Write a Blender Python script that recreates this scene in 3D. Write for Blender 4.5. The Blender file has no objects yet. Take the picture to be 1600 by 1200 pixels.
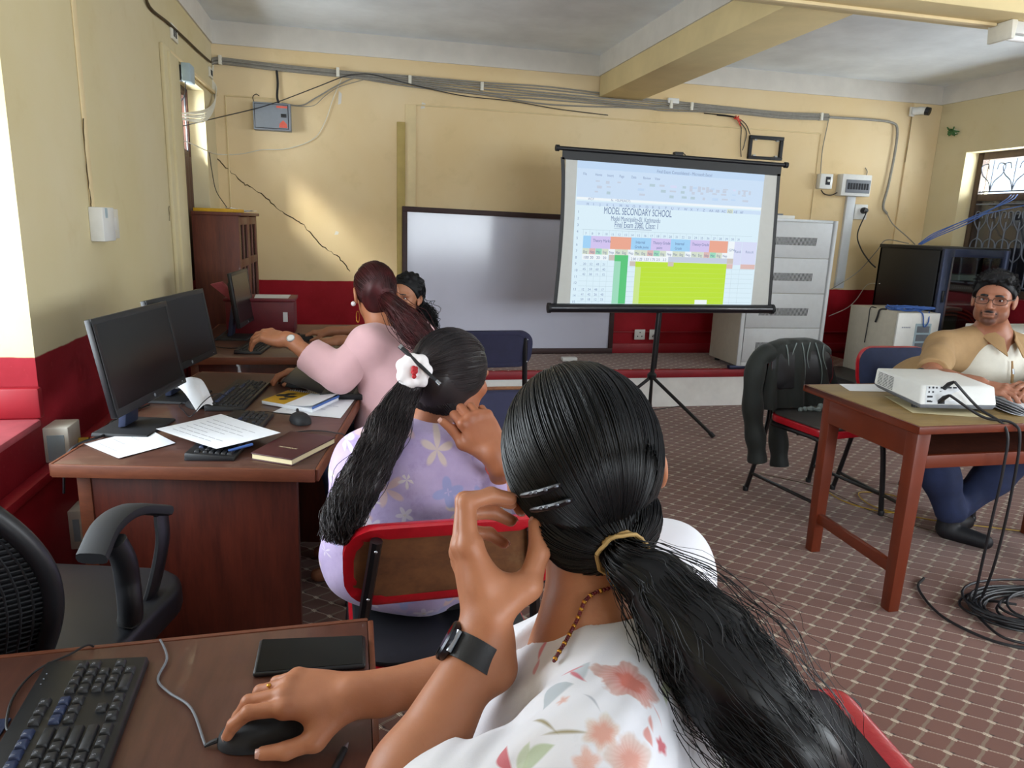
import bpy, bmesh, math, random
import numpy as np
from mathutils import Vector, Matrix

random.seed(7)
RNG = np.random.default_rng(11)
SC = bpy.context.scene
COL = SC.collection
PI = math.pi

# ---------------------------------------------------------------- camera
F_PX, PITCH, YAW, ROLL, CAM_Z = 1108.0, math.radians(12.76), math.radians(12.92), math.radians(2.07), 1.42


def cam_axes():
    cp, sp, cy, sy, cr, sr = math.cos(PITCH), math.sin(PITCH), math.cos(YAW), math.sin(YAW), math.cos(ROLL), math.sin(ROLL)
    f = Vector((sy * cp, cy * cp, -sp))
    rt = Vector((cy, -sy, 0))
    up = rt.cross(f)
    return cr * rt + sr * up, -sr * rt + cr * up, f


CR, CU, CF = cam_axes()
cam_data = bpy.data.cameras.new('camera')
cam = bpy.data.objects.new('camera', cam_data)
COL.objects.link(cam)
cam_data.sensor_width = 36.0
cam_data.lens = 36.0 * F_PX / 1600.0
cam_data.clip_start = 0.02
cam.matrix_world = Matrix(((CR.x, CU.x, -CF.x, 0), (CR.y, CU.y, -CF.y, 0), (CR.z, CU.z, -CF.z, CAM_Z), (0, 0, 0, 1)))
SC.camera = cam


def at(px, py, x=None, y=None, z=None, d=None):
    """World point seen at a pixel of the survey photograph, on a known plane (x, y or z) or at a known depth d."""
    r = CF + CR * ((px - 800) / F_PX) - CU * ((py - 600) / F_PX)
    if x is not None:
        t = x / r.x
    elif y is not None:
        t = y / r.y
    elif z is not None:
        t = (z - CAM_Z) / r.z
    else:
        t = d
    return Vector((0, 0, CAM_Z)) + r * t


# ---------------------------------------------------------------- world, light, exposure
XL, XR, YB, YF, ZC = -0.98, 5.34, 5.95, -2.6, 2.78
SC.view_settings.view_transform = 'Standard'
SC.view_settings.look = 'None'
SC.view_settings.gamma = 1.0
SC.view_settings.use_curve_mapping = False
SC.view_settings.exposure = 0.0

world = bpy.data.worlds.new('sky')
SC.world = world
world.use_nodes = True
bg = world.node_tree.nodes['Background']
bg.inputs['Color'].default_value = (0.75, 0.87, 1.0, 1)
bg.inputs['Strength'].default_value = 2.2


def area(name, loc, target, sx, sy, watts, color=(1, 1, 1), spread=PI):
    l = bpy.data.lights.new(name, 'AREA')
    l.shape = 'RECTANGLE'
    l.size, l.size_y = sx, sy
    l.energy = watts
    l.color = color
    l.spread = spread
    o = bpy.data.objects.new(name, l)
    COL.objects.link(o)
    o.location = loc
    o.rotation_euler = (Vector(target) - Vector(loc)).to_track_quat('-Z', 'Y').to_euler()
    return o


DAY = (0.93, 0.97, 1.0)
area('daylight_near_window', (-1.66, 1.72, 1.55), (0.6, 1.95, 2.1), 1.5, 1.4, 112, DAY)
area('daylight_back_window', (-1.45, 5.14, 1.90), (0.2, 5.0, 2.2), 0.75, 0.6, 60, DAY)
area('daylight_right_window', (5.80, 4.50, 1.65), (4.0, 4.4, 2.4), 1.9, 1.0, 215, DAY)
area('daylight_right_near_window', (5.80, 0.8, 1.55), (3.5, 1.6, 1.9), 2.2, 1.3, 175, DAY)
area('daylight_rear_window', (2.4, -3.05, 1.55), (2.2, 0, 2.2), 3.2, 1.3, 285, DAY)
area('sky_glint_back_window', (-2.55, 4.44, 3.065), (-0.12, 5.95, 1.42), 0.26, 0.26, 7.0, (1, 0.98, 0.93), math.radians(30))

# ---------------------------------------------------------------- mesh helpers
OFF = {}


def hx(h):
    h = h.lstrip('#')
    c = [int(h[i:i + 2], 16) / 255 for i in (0, 2, 4)]
    return tuple(x / 12.92 if x <= 0.04045 else ((x + 0.055) / 1.055) ** 2.4 for x in c) + (1.0,)


def tag(o, label, cat, group=None, kind=None):
    if label:
        o['label'] = label
    if cat:
        o['category'] = cat
    if group:
        o['group'] = group
    if kind:
        o['kind'] = kind
    return o


def thing(name, label, cat, loc=(0, 0, 0), group=None):
    o = bpy.data.objects.new(name, None)
    o.empty_display_size = 0.05
    COL.objects.link(o)
    o.location = loc
    OFF[o.name] = Vector(loc)
    return tag(o, label, cat, group)


def mesh_obj(name, me, parent=None):
    o = bpy.data.objects.new(name, me)
    COL.objects.link(o)
    if parent is not None:
        o.parent = parent
        OFF[o.name] = OFF.get(parent.name, Vector((0, 0, 0)))
    else:
        OFF[o.name] = Vector((0, 0, 0))
    return o


def dup(root, loc, rotz, label=None):
    r = root.copy()
    COL.objects.link(r)
    r.location = loc
    r.rotation_euler = (0, 0, rotz)
    if label:
        r['label'] = label
    for ch in list(root.children):
        c = ch.copy()
        COL.objects.link(c)
        c.parent = r
        for g in ch.children:
            d = g.copy()
            COL.objects.link(d)
            d.parent = c
    return r


def rotz(a, at_=(0, 0, 0)):
    p = Vector(at_)
    return Matrix.Translation(p) @ Matrix.Rotation(a, 4, 'Z')


class MB:
    """Collects shapes; build() links them as one mesh object."""

    def __init__(s, M=None):
        s.v, s.f, s.m, s.M, s.mi = [], [], [], M, 0

    def add(s, vs, fs):
        n = len(s.v)
        if s.M is not None:
            vs = [s.M @ Vector(p) for p in vs]
        s.v += [tuple(p) for p in vs]
        for f in fs:
            s.f.append(tuple(i + n for i in f))
            s.m.append(s.mi)
        return s

    def box(s, a, b):
        x0, y0, z0 = (min(a[i], b[i]) for i in range(3))
        x1, y1, z1 = (max(a[i], b[i]) for i in range(3))
        return s.add([(x0, y0, z0), (x1, y0, z0), (x1, y1, z0), (x0, y1, z0), (x0, y0, z1), (x1, y0, z1), (x1, y1, z1), (x0, y1, z1)],
                     [(0, 3, 2, 1), (4, 5, 6, 7), (0, 1, 5, 4), (1, 2, 6, 5), (2, 3, 7, 6), (3, 0, 4, 7)])

    def hexa(s, lo, hi):
        """lo and hi: four corners each, counter-clockwise seen from hi."""
        return s.add(list(lo) + list(hi), [(0, 3, 2, 1), (4, 5, 6, 7), (0, 1, 5, 4), (1, 2, 6, 5), (2, 3, 7, 6), (3, 0, 4, 7)])

    def tube(s, path, r, n=8, caps=True):
        P = [Vector(p) for p in path]
        R = r if isinstance(r, (list, tuple)) else [r] * len(P)
        T = []
        for i in range(len(P)):
            t = P[min(i + 1, len(P) - 1)] - P[max(i - 1, 0)]
            T.append(t.normalized() if t.length > 1e-9 else Vector((0, 0, 1)))
        u = T[0].orthogonal().normalized()
        vs, fs = [], []
        for i, p in enumerate(P):
            u = (u - T[i] * u.dot(T[i])).normalized()
            w = T[i].cross(u)
            for k in range(n):
                a = 2 * PI * k / n
                vs.append(p + (u * math.cos(a) + w * math.sin(a)) * R[i])
        for i in range(len(P) - 1):
            for k in range(n):
                k2 = (k + 1) % n
                fs.append((i * n + k, i * n + k2, (i + 1) * n + k2, (i + 1) * n + k))
        if caps:
            fs.append(tuple(range(n - 1, -1, -1)))
            fs.append(tuple((len(P) - 1) * n + k for k in range(n)))
        return s.add(vs, fs)

    def bar(s, p0, p1, w, h, up=(0, 0, 1)):
        """A rectangular bar from p0 to p1: w across, h along up."""
        p0, p1 = Vector(p0), Vector(p1)
        t = (p1 - p0).normalized()
        a = t.cross(Vector(up)).normalized() * (w / 2)
        b = a.cross(t).normalized() * (h / 2)
        return s.hexa([p0 - a - b, p0 - a + b, p0 + a + b, p0 + a - b][::-1], [p1 - a - b, p1 - a + b, p1 + a + b, p1 + a - b][::-1])

    def prism(s, poly, vec):
        n = len(poly)
        vec = Vector(vec)
        vs = [Vector(p) for p in poly] + [Vector(p) + vec for p in poly]
        fs = [tuple(range(n - 1, -1, -1)), tuple(range(n, 2 * n))]
        fs += [(i, (i + 1) % n, n + (i + 1) % n, n + i) for i in range(n)]
        return s.add(vs, fs)

    def lathe(s, prof, c=(0, 0, 0), n=20, axis=None):
        """prof: (radius, height) pairs; axis: optional direction, z by default."""
        Q = Vector((0, 0, 1)).rotation_difference(Vector(axis)).to_matrix() if axis is not None else Matrix.Identity(3)
        c = Vector(c)
        vs, fs = [], []
        for r, z in prof:
            for k in range(n):
                a = 2 * PI * k / n
                vs.append(c + Q @ Vector((r * math.cos(a), r * math.sin(a), z)))
        for i in range(len(prof) - 1):
            for k in range(n):
                k2 = (k + 1) % n
                fs.append((i * n + k, i * n + k2, (i + 1) * n + k2, (i + 1) * n + k))
        fs.append(tuple(range(n - 1, -1, -1)))
        fs.append(tuple((len(prof) - 1) * n + k for k in range(n)))
        return s.add(vs, fs)

    def ball(s, c, r, nu=16, nv=10):
        r = r if isinstance(r, (list, tuple)) else (r, r, r)
        vs, fs = [], []
        for j in range(nv + 1):
            th = PI * j / nv
            for i in range(nu):
                a = 2 * PI * i / nu
                vs.append((c[0] + r[0] * math.sin(th) * math.cos(a), c[1] + r[1] * math.sin(th) * math.sin(a), c[2] - r[2] * math.cos(th)))
        for j in range(nv):
            for i in range(nu):
                i2 = (i + 1) % nu
                fs.append((j * nu + i, j * nu + i2, (j + 1) * nu + i2, (j + 1) * nu + i))
        return s.add(vs, fs)

    def sheet(s, fn, nu, nv):
        vs = [fn(i / nu, j / nv) for j in range(nv + 1) for i in range(nu + 1)]
        w = nu + 1
        return s.add(vs, [(j * w + i, j * w + i + 1, (j + 1) * w + i + 1, (j + 1) * w + i) for j in range(nv) for i in range(nu)])

    def quad(s, a, b, c, d):
        return s.add([a, b, c, d], [(0, 1, 2, 3)])

    def build(s, name, mats, parent=None, bevel=0.0, seg=2, solid=0.0, smooth=True, angle=38, kind=None, label=None):
        off = OFF.get(parent.name, Vector((0, 0, 0))) if parent is not None else Vector((0, 0, 0))
        me = bpy.data.meshes.new(name)
        me.from_pydata([(p[0] - off.x, p[1] - off.y, p[2] - off.z) for p in s.v], [], s.f)
        mats = mats if isinstance(mats, (list, tuple)) else [mats]
        for m in mats:
            me.materials.append(m)
        if len(mats) > 1:
            me.polygons.foreach_set('material_index', s.m)
        bm = bmesh.new()
        bm.from_mesh(me)
        bmesh.ops.remove_doubles(bm, verts=bm.verts, dist=1e-6)
        if solid:
            bmesh.ops.recalc_face_normals(bm, faces=bm.faces)
            bmesh.ops.solidify(bm, geom=bm.faces[:], thickness=solid)
        bmesh.ops.recalc_face_normals(bm, faces=bm.faces)
        if bevel:
            es = [e for e in bm.edges if len(e.link_faces) == 2 and e.calc_face_angle(0) > 0.5]
            bmesh.ops.bevel(bm, geom=es, offset=bevel, segments=seg, profile=0.5, affect='EDGES', clamp_overlap=True)
        bm.to_mesh(me)
        bm.free()
        if smooth:
            me.polygons.foreach_set('use_smooth', [True] * len(me.polygons))
            me.set_sharp_from_angle(angle=math.radians(angle))
        o = mesh_obj(name, me, parent)
        if kind:
            o['kind'] = kind
        if label:
            o['label'] = label
        return o


def smooth_path(pts, n=8):
    """Catmull-Rom through the points."""
    P = [Vector(p) for p in pts]
    P = [2 * P[0] - P[1]] + P + [2 * P[-1] - P[-2]]
    out = []
    for i in range(1, len(P) - 2):
        for k in range(n):
            t = k / n
            a, b, c, d = P[i - 1], P[i], P[i + 1], P[i + 2]
            out.append(0.5 * ((2 * b) + (c - a) * t + (2 * a - 5 * b + 4 * c - d) * t * t + (3 * b - a - 3 * c + d) * t ** 3))
    out.append(P[-2])
    return out


def text_mesh(s, txt, size, M, align='LEFT', sx=1.0):
    """Adds lettering to an MB: text in the local x-y plane of matrix M."""
    cu = bpy.data.curves.new('lettering', 'FONT')
    cu.body = txt
    cu.size = size
    cu.align_x = align
    o = bpy.data.objects.new('lettering', cu)
    COL.objects.link(o)
    dg = bpy.context.evaluated_depsgraph_get()
    me = bpy.data.meshes.new_from_object(o.evaluated_get(dg))
    s.add([M @ Vector((v.co.x * sx, v.co.y, 0)) for v in me.vertices], [tuple(p.vertices) for p in me.polygons])
    bpy.data.objects.remove(o)
    bpy.data.curves.remove(cu)
    bpy.data.meshes.remove(me)


# ---------------------------------------------------------------- materials
class NT:
    """Small node-tree writer."""

    def __init__(s, name):
        s.mat = bpy.data.materials.new(name)
        s.mat.use_nodes = True
        s.t = s.mat.node_tree
        s.b = s.t.nodes['Principled BSDF']

    def n(s, typ, **kw):
        nd = s.t.nodes.new(typ)
        for k, v in kw.items():
            setattr(nd, k, v)
        return nd

    def put(s, sock, v):
        if isinstance(v, bpy.types.NodeSocket):
            s.t.links.new(v, sock)
        elif v is not None:
            sock.default_value = v

    def math(s, op, a, b=None, c=None, clamp=False):
        nd = s.n('ShaderNodeMath', operation=op, use_clamp=clamp)
        for i, v in enumerate((a, b, c)):
            s.put(nd.inputs[i], v)
        return nd.outputs[0]

    def vmath(s, op, a, b=None):
        nd = s.n('ShaderNodeVectorMath', operation=op)
        s.put(nd.inputs[0], a)
        s.put(nd.inputs[1], b)
        return nd.outputs['Value'] if op in ('DOT_PRODUCT', 'LENGTH', 'DISTANCE') else nd.outputs[0]

    def mix(s, f, a, b):
        nd = s.n('ShaderNodeMix', data_type='RGBA')
        s.put(nd.inputs[0], f)
        s.put(nd.inputs[6], a)
        s.put(nd.inputs[7], b)
        return nd.outputs[2]

    def noise(s, vec, scale, detail=3, rough=0.5):
        nd = s.n('ShaderNodeTexNoise')
        s.put(nd.inputs['Vector'], vec)
        nd.inputs['Scale'].default_value = scale
        nd.inputs['Detail'].default_value = detail
        nd.inputs['Roughness'].default_value = rough
        return nd.outputs['Fac']

    def ramp(s, f, lo, hi):
        nd = s.n('ShaderNodeMapRange')
        nd.clamp = True
        s.put(nd.inputs[0], f)
        s.put(nd.inputs[1], lo)
        s.put(nd.inputs[2], hi)
        return nd.outputs[0]

    def coord(s, which='Object'):
        return s.n('ShaderNodeTexCoord').outputs[which]

    def mapping(s, vec, scale=(1, 1, 1), rot=(0, 0, 0)):
        nd = s.n('ShaderNodeMapping')
        s.put(nd.inputs[0], vec)
        nd.inputs['Scale'].default_value = scale
        nd.inputs['Rotation'].default_value = rot
        return nd.outputs[0]

    def bump(s, h, strength=0.2, dist=0.002):
        nd = s.n('ShaderNodeBump')
        nd.inputs['Strength'].default_value = strength
        nd.inputs['Distance'].default_value = dist
        s.put(nd.inputs['Height'], h)
        s.t.links.new(nd.outputs[0], s.b.inputs['Normal'])

    def set(s, **kw):
        names = dict(col='Base Color', rough='Roughness', metal='Metallic', coat='Coat Weight', sheen='Sheen Weight', spec='Specular IOR Level',
                     sss='Subsurface Weight', ecol='Emission Color', emit='Emission Strength', trans='Transmission Weight', alpha='Alpha', aniso='Anisotropic')
        for k, v in kw.items():
            s.put(s.b.inputs[names[k]], v)
        return s


def plain(name, col, rough=0.6, metal=0.0, var=0.12, scale=25.0, bump=0.0, bscale=200.0, **kw):
    """One colour with a little mottling and optional fine relief."""
    t = NT(name)
    c = hx(col)
    co = t.coord()
    if var:
        nz = t.noise(co, scale, 4, 0.6)
        dark = tuple(x * (1 - var) for x in c[:3]) + (1,)
        lite = tuple(min(1, x * (1 + var)) for x in c[:3]) + (1,)
        t.set(col=t.mix(t.ramp(nz, 0.3, 0.7), dark, lite))
    else:
        t.set(col=c)
    t.set(rough=rough, metal=metal, **kw)
    if bump:
        t.bump(t.noise(co, bscale, 3, 0.6), bump, 0.002)
    return t.mat


def wood(name, c1, c2, rough=0.45, scale=(3, 30, 30), coat=0.0, wear=None):
    t = NT(name)
    co = t.coord()
    g = t.noise(t.mapping(co, scale), 1.6, 6, 0.62)
    g2 = t.noise(t.mapping(co, tuple(k * 4 for k in scale)), 2.0, 4, 0.6)
    f = t.math('ADD', t.math('MULTIPLY', g, 0.7), t.math('MULTIPLY', g2, 0.3))
    col = t.mix(t.ramp(f, 0.33, 0.67), hx(c1), hx(c2))
    if wear:
        w = t.ramp(t.noise(co, 7, 6, 0.68), 0.6, 0.72)
        col = t.mix(t.math('MULTIPLY', w, 0.55), col, hx(wear))
    t.set(col=col, rough=t.math('ADD', rough, t.math('MULTIPLY', g2, 0.12)), coat=coat)
    t.bump(f, 0.12, 0.001)
    return t.mat


def wall_paint(name, zband, c1, c2, r1, r2):
    """Cream distemper above, red dado paint below a slightly uneven line."""
    t = NT(name)
    co = t.coord()
    sep = t.n('ShaderNodeSeparateXYZ')
    t.put(sep.inputs[0], co)
    z = sep.outputs[2]
    big, mid, fine = t.noise(co, 0.9, 4, 0.6), t.noise(co, 5, 5, 0.6), t.noise(co, 60, 3, 0.6)
    cream = t.mix(t.ramp(big, 0.35, 0.65), hx(c1), hx(c2))
    cream = t.mix(t.math('MULTIPLY', t.ramp(mid, 0.58, 0.8), 0.28), cream, hx('b9a473'))
    red = t.mix(t.ramp(mid, 0.3, 0.7), hx(r1), hx(r2))
    red = t.mix(t.math('MULTIPLY', t.ramp(fine, 0.62, 0.8), 0.25), red, hx('c75a5e'))
    edge = t.math('ADD', z, t.math('MULTIPLY', t.math('SUBTRACT', t.noise(co, 9, 3), 0.5), 0.012))
    f = t.ramp(edge, zband - 0.002, zband + 0.002)
    t.set(col=t.mix(f, red, cream), rough=t.math('ADD', 0.6, t.math('MULTIPLY', f, 0.3)), spec=0.2)
    t.bump(t.math('ADD', t.math('MULTIPLY', mid, 0.6), t.math('MULTIPLY', fine, 0.4)), 0.18, 0.006)
    return t.mat


def carpet_mat():
    """Woven pattern: brown six-sided cells between beige ribs, cream rope lines and bright knots."""
    t = NT('carpet')
    co = t.coord()
    a, b = (0.057, -0.049), (0.0605, 0.045)
    det = a[0] * b[1] - a[1] * b[0]
    o = t.vmath('SUBTRACT', co, (1.463, 1.654, 0))
    u = t.vmath('DOT_PRODUCT', o, (b[1] / det, -b[0] / det, 0))
    v = t.vmath('DOT_PRODUCT', o, (-a[1] / det, a[0] / det, 0))
    fu = t.math('SUBTRACT', t.math('FRACT', t.math('ADD', u, 0.5)), 0.5)
    fv = t.math('SUBTRACT', t.math('FRACT', t.math('ADD', v, 0.5)), 0.5)
    au, av = t.math('ABSOLUTE', fu), t.math('ABSOLUTE', fv)
    fine = t.noise(co, 420, 2, 0.6)
    blot = t.noise(co, 2.2, 5, 0.65)
    cell = t.mix(t.ramp(blot, 0.3, 0.7), hx('62382e'), hx('714537'))
    cell = t.mix(t.math('MULTIPLY', fine, 0.5), cell, hx('7d5747'))
    # painted corner shade beside each knot and a shadow line above each rope
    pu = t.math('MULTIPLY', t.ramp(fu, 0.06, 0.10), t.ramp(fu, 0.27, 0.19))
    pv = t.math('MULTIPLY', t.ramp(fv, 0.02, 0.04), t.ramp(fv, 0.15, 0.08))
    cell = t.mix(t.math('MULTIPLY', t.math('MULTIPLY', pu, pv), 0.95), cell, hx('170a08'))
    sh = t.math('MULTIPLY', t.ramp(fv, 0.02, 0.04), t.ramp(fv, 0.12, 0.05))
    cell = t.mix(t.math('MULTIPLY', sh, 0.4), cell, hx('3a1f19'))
    rope = t.ramp(t.math('SINE', t.math('MULTIPLY', u, 2 * PI * 9)), -0.9, 0.3)
    line = t.ramp(t.math('ABSOLUTE', t.math('ADD', fv, t.math('MULTIPLY', t.math('SINE', t.math('MULTIPLY', u, 2 * PI)), 0.016))), 0.050, 0.026)
    col = t.mix(t.math('MULTIPLY', line, t.math('ADD', 0.45, t.math('MULTIPLY', rope, 0.45))), cell, hx('b39a88'))
    jog = t.math('ABSOLUTE', t.math('ADD', fu, t.math('MULTIPLY', t.math('SINE', t.math('MULTIPLY', v, 2 * PI)), 0.035)))
    rib = t.ramp(jog, 0.075, 0.05)
    ribc = t.mix(t.ramp(t.math('SINE', t.math('MULTIPLY', v, 2 * PI * 12)), -0.6, 0.6), hx('75604f'), hx('8f7966'))
    col = t.mix(t.math('MULTIPLY', rib, 0.9), col, ribc)
    sl = t.math('ADD', fv, t.math('MULTIPLY', fu, 0.22))
    knot = t.math('MULTIPLY', t.ramp(au, 0.165, 0.14), t.ramp(t.math('ABSOLUTE', sl), 0.095, 0.075))
    st = t.ramp(t.math('SINE', t.math('MULTIPLY', sl, 2 * PI * 13)), -0.7, 0.0)
    col = t.mix(knot, col, t.mix(st, hx('7c6655'), hx('d9c6b0')))
    t.set(col=col, rough=0.95, sheen=0.25, spec=0.1)
    h = t.math('ADD', t.math('MULTIPLY', fine, 0.5), t.math('MULTIPLY', t.math('MAXIMUM', line, knot), 0.5))
    t.bump(h, 0.5, 0.004)
    return t.mat


def glass(name, col=(1, 1, 1, 1), gloss=0.12, rough=0.02):
    t = NT(name)
    t.t.nodes.remove(t.b)
    tr, gl, mx = t.n('ShaderNodeBsdfTransparent'), t.n('ShaderNodeBsdfGlossy'), t.n('ShaderNodeMixShader')
    tr.inputs[0].default_value = col
    gl.inputs['Roughness'].default_value = rough
    mx.inputs[0].default_value = gloss
    t.t.links.new(tr.outputs[0], mx.inputs[1])
    t.t.links.new(gl.outputs[0], mx.inputs[2])
    t.t.links.new(mx.outputs[0], t.t.nodes['Material Output'].inputs[0])
    return t.mat


def glow(name, col, strength=1.0):
    t = NT(name)
    c = hx(col)
    t.set(col=(0.02, 0.02, 0.02, 1), rough=0.8, ecol=c, emit=strength)
    return t.mat


M_ = {}
M_['wall_left'] = wall_paint('painted_wall_side', 0.955, 'cdbe93', 'd3c6a3', '84141f', '97202d')
M_['wall_back'] = wall_paint('painted_wall_back', 0.915, 'dcc294', 'e2cda6', '92101c', 'a41827')
M_['cream'] = plain('cream_paint', 'dcc79a', 0.8, var=0.08, scale=4, bump=0.1, bscale=50)
M_['cream_dark'] = plain('aged_cream_paint', 'b09a5c', 0.8, var=0.1, scale=9)
M_['beam'] = plain('yellow_beam_paint', 'd9c593', 0.8, var=0.08, scale=3, bump=0.1, bscale=40)
M_['ceiling'] = plain('limewash', 'e9eff3', 0.9, var=0.1, scale=2.2, bump=0.1, bscale=30)
M_['frieze'] = plain('white_frieze', 'd3cec5', 0.85, var=0.05, scale=6, bump=0.08, bscale=60)
M_['dusty_red'] = plain('dusty_red_sill', 'a84a52', 0.7, var=0.15, scale=12)
M_['red'] = plain('red_gloss_paint', '961624', 0.5, var=0.15, scale=6, bump=0.08, bscale=60)
M_['riser'] = plain('cream_riser', 'f6f6f2', 0.8, var=0.07, scale=6)
M_['carpet'] = carpet_mat()
M_['outside'] = plain('pale_facade', 'c8c4b8', 0.9)
M_['window_wood'] = wood('dark_window_wood', '3d2219', '55301f', 0.5, (20, 20, 3))
M_['glass'] = glass('window_glass', (0.95, 0.97, 0.98, 1), 0.1)
M_['cab_glass'] = glass('cabinet_glass', (0.6, 0.66, 0.64, 1), 0.22, 0.04)
M_['desk_top'] = wood('desk_laminate', '452a22', '5b3a2f', 0.32, (4, 26, 26), 0.25, '6e5348')
M_['desk_side'] = wood('desk_veneer', '3d140b', '5c2415', 0.38, (22, 22, 2.6), 0.25)
M_['desk_edge'] = wood('desk_edge_lipping', '5e301c', '733e25', 0.45, (5, 40, 40))
M_['near_top'] = wood('near_desk_laminate', '4a2b21', '5e392c', 0.38, (30, 5, 30), 0.2, '775a4c')
M_['table_paint'] = plain('brick_red_paint', '6b2b15', 0.4, var=0.1, scale=8, coat=0.2)
M_['table_top'] = wood('worn_tabletop', '7a6237', '94794a', 0.4, (2.5, 14, 14), 0.1, '4b3a20')
M_['book_wood'] = wood('bookcase_wood', '4a1f14', '6a3321', 0.5, (24, 24, 2.4), 0.1)
M_['black'] = plain('black_plastic', '15161a', 0.42, var=0.15, bump=0.05, bscale=900)
M_['black_soft'] = plain('black_matt', '18191d', 0.65, var=0.15)
M_['key'] = plain('key_cap', '1b1c20', 0.5, var=0.1)
M_['key_blue'] = plain('key_cap_dark_blue', '1d2a4a', 0.5, var=0.1)
M_['screen_off'] = plain('dark_display', '0b0d10', 0.28, var=0.0)
M_['tube_black'] = plain('black_enamel_tube', '101013', 0.35, var=0.1, coat=0.3)
M_['red_vinyl'] = plain('red_vinyl', 'b01422', 0.32, var=0.12, scale=30, bump=0.35, bscale=70, coat=0.2)
M_['black_vinyl'] = plain('black_vinyl', '1b1b20', 0.45, var=0.15, bump=0.15, bscale=400)
M_['grey_vinyl'] = plain('grey_vinyl', '3a3634', 0.5, var=0.15, bump=0.15, bscale=400)
M_['navy'] = plain('navy_cloth', '20203a', 0.85, var=0.12, bump=0.2, bscale=700)
M_['navy_blue'] = plain('blue_navy_cloth', '26304f', 0.8, var=0.12, bump=0.2, bscale=700)
M_['ply'] = wood('bare_plywood', '5a341d', '7d502e', 0.75, (9, 40, 9), 0, '8a6a45')
M_['paper'] = plain('white_paper', 'e6e8ec', 0.75, var=0.02)
M_['paper_cream'] = plain('buff_paper', 'd6c8a0', 0.8, var=0.04)
M_['ink'] = plain('grey_print', '9a9ca4', 0.8, var=0.0)
M_['yellow_card'] = plain('yellow_card', 'c89a1c', 0.6, var=0.1)
M_['white_plastic'] = plain('white_plastic', 'dadad6', 0.4, var=0.03)
M_['grey_plastic'] = plain('grey_plastic', '6d7178', 0.5, var=0.06)
M_['beige_metal'] = plain('beige_metal', 'b9b3a3', 0.5, var=0.05)
M_['pale_metal'] = plain('pale_grey_metal', 'cdd0d2', 0.45, var=0.03)
M_['slot'] = plain('slot_shadow', '2e2f33', 0.9, var=0.0)
M_['box_grey'] = plain('grey_enamel_box', '7c828a', 0.42, var=0.05)
M_['box_blue'] = plain('pale_blue_enamel', '9fb2ba', 0.5, var=0.05)
M_['cable_grey'] = plain('grey_cable', '8b877e', 0.6, var=0.12, scale=40)
M_['cable_black'] = plain('black_cable', '16161a', 0.5, var=0.1)
M_['cable_white'] = plain('white_cable', 'dad6c8', 0.5, var=0.05)
M_['cable_blue'] = plain('blue_cable', '3e62a8', 0.5, var=0.08)
M_['cable_yellow'] = plain('yellow_cable', 'b08a20', 0.5, var=0.1)
M_['tape_red'] = plain('red_tape', 'c8402c', 0.5, var=0.1)
M_['sticker_red'] = plain('red_sticker', 'cc5a48', 0.5, var=0.1)
M_['steel'] = plain('brushed_steel', 'a8acb2', 0.3, 1.0, var=0.1)
M_['dark_steel'] = plain('blued_steel', '39415a', 0.4, 0.6, var=0.08)
M_['rack_black'] = plain('rack_black', '0f1013', 0.5, var=0.2)
M_['whiteboard'] = plain('whiteboard_enamel', 'c9cbdc', 0.16, var=0.03, scale=2)
M_['board_frame'] = wood('dark_board_frame', '2a1414', '3a1d1b', 0.5, (20, 20, 20))
M_['screen_cloth'] = plain('screen_cloth', 'cfd0cb', 0.85, var=0.02)
M_['notebook'] = plain('maroon_leatherette', '3d1218', 0.42, var=0.1, bump=0.15, bscale=500)
M_['crack'] = plain('crack_shadow', '4a3b22', 0.9, var=0.1)
M_['box_red'] = plain('maroon_box_paint', '6a1522', 0.5, var=0.12)
M_['pink_card'] = plain('faded_red_card', 'a8505a', 0.7, var=0.08)
M_['jacket'] = plain('dark_olive_cloth', '151a16', 0.7, var=0.2, scale=14, bump=0.3, bscale=300, sheen=0.08)
M_['gleam_and_cloth'] = plain('pale_gleam_and_cloth', '78827f', 0.6, var=0.1)  # pale tone for painted jacket gleams and the crumpled white cloth
M_['green_metal'] = plain('grey_green_metal', '8d968a', 0.5, var=0.05)
M_['brass'] = plain('gold', 'c08a3a', 0.3, 1.0, var=0.1)


# ================================================================ THE ROOM
def struct(o):
    o['kind'] = 'structure'
    return o


TH = 0.3
floor = struct(MB().box((XL - TH, YF - TH, -0.12), (XR + TH, YB + TH, 0)).build('floor', M_['carpet']))
struct(MB().box((XL - TH, YF - TH, ZC), (XR + TH, YB + TH, ZC + 0.15)).build('ceiling', M_['ceiling']))

# left wall: a near window (mostly out of frame) and a back window, both deep in the wall
WN, WB_ = (0.95, 2.47, 0.762, 2.25), (4.66, 5.56, 0.95, 2.235)      # y0, y1, z0, z1
b = MB()
for (y0, y1, z0, z1) in ((YF, WN[0], 0, ZC), (WN[0], WN[1], 0, WN[2]), (WN[0], WN[1], WN[3], ZC), (WN[1], WB_[0], 0, ZC),
                         (WB_[0], WB_[1], 0, WB_[2]), (WB_[0], WB_[1], WB_[3], ZC), (WB_[1], YB, 0, ZC)):
    b.box((XL - TH, y0, z0), (XL, y1, z1))
wall_l = struct(b.build('wall_left', M_['wall_left']))
b = MB().box((XL, YB, 0), (XR, YB + TH, ZC))
wall_b = struct(b.build('wall_back', M_['wall_back']))
WR, WR2 = (3.35, 5.575, 0.95, 2.175), (-0.3, 1.9, 0.95, 2.2)
b = MB()
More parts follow.
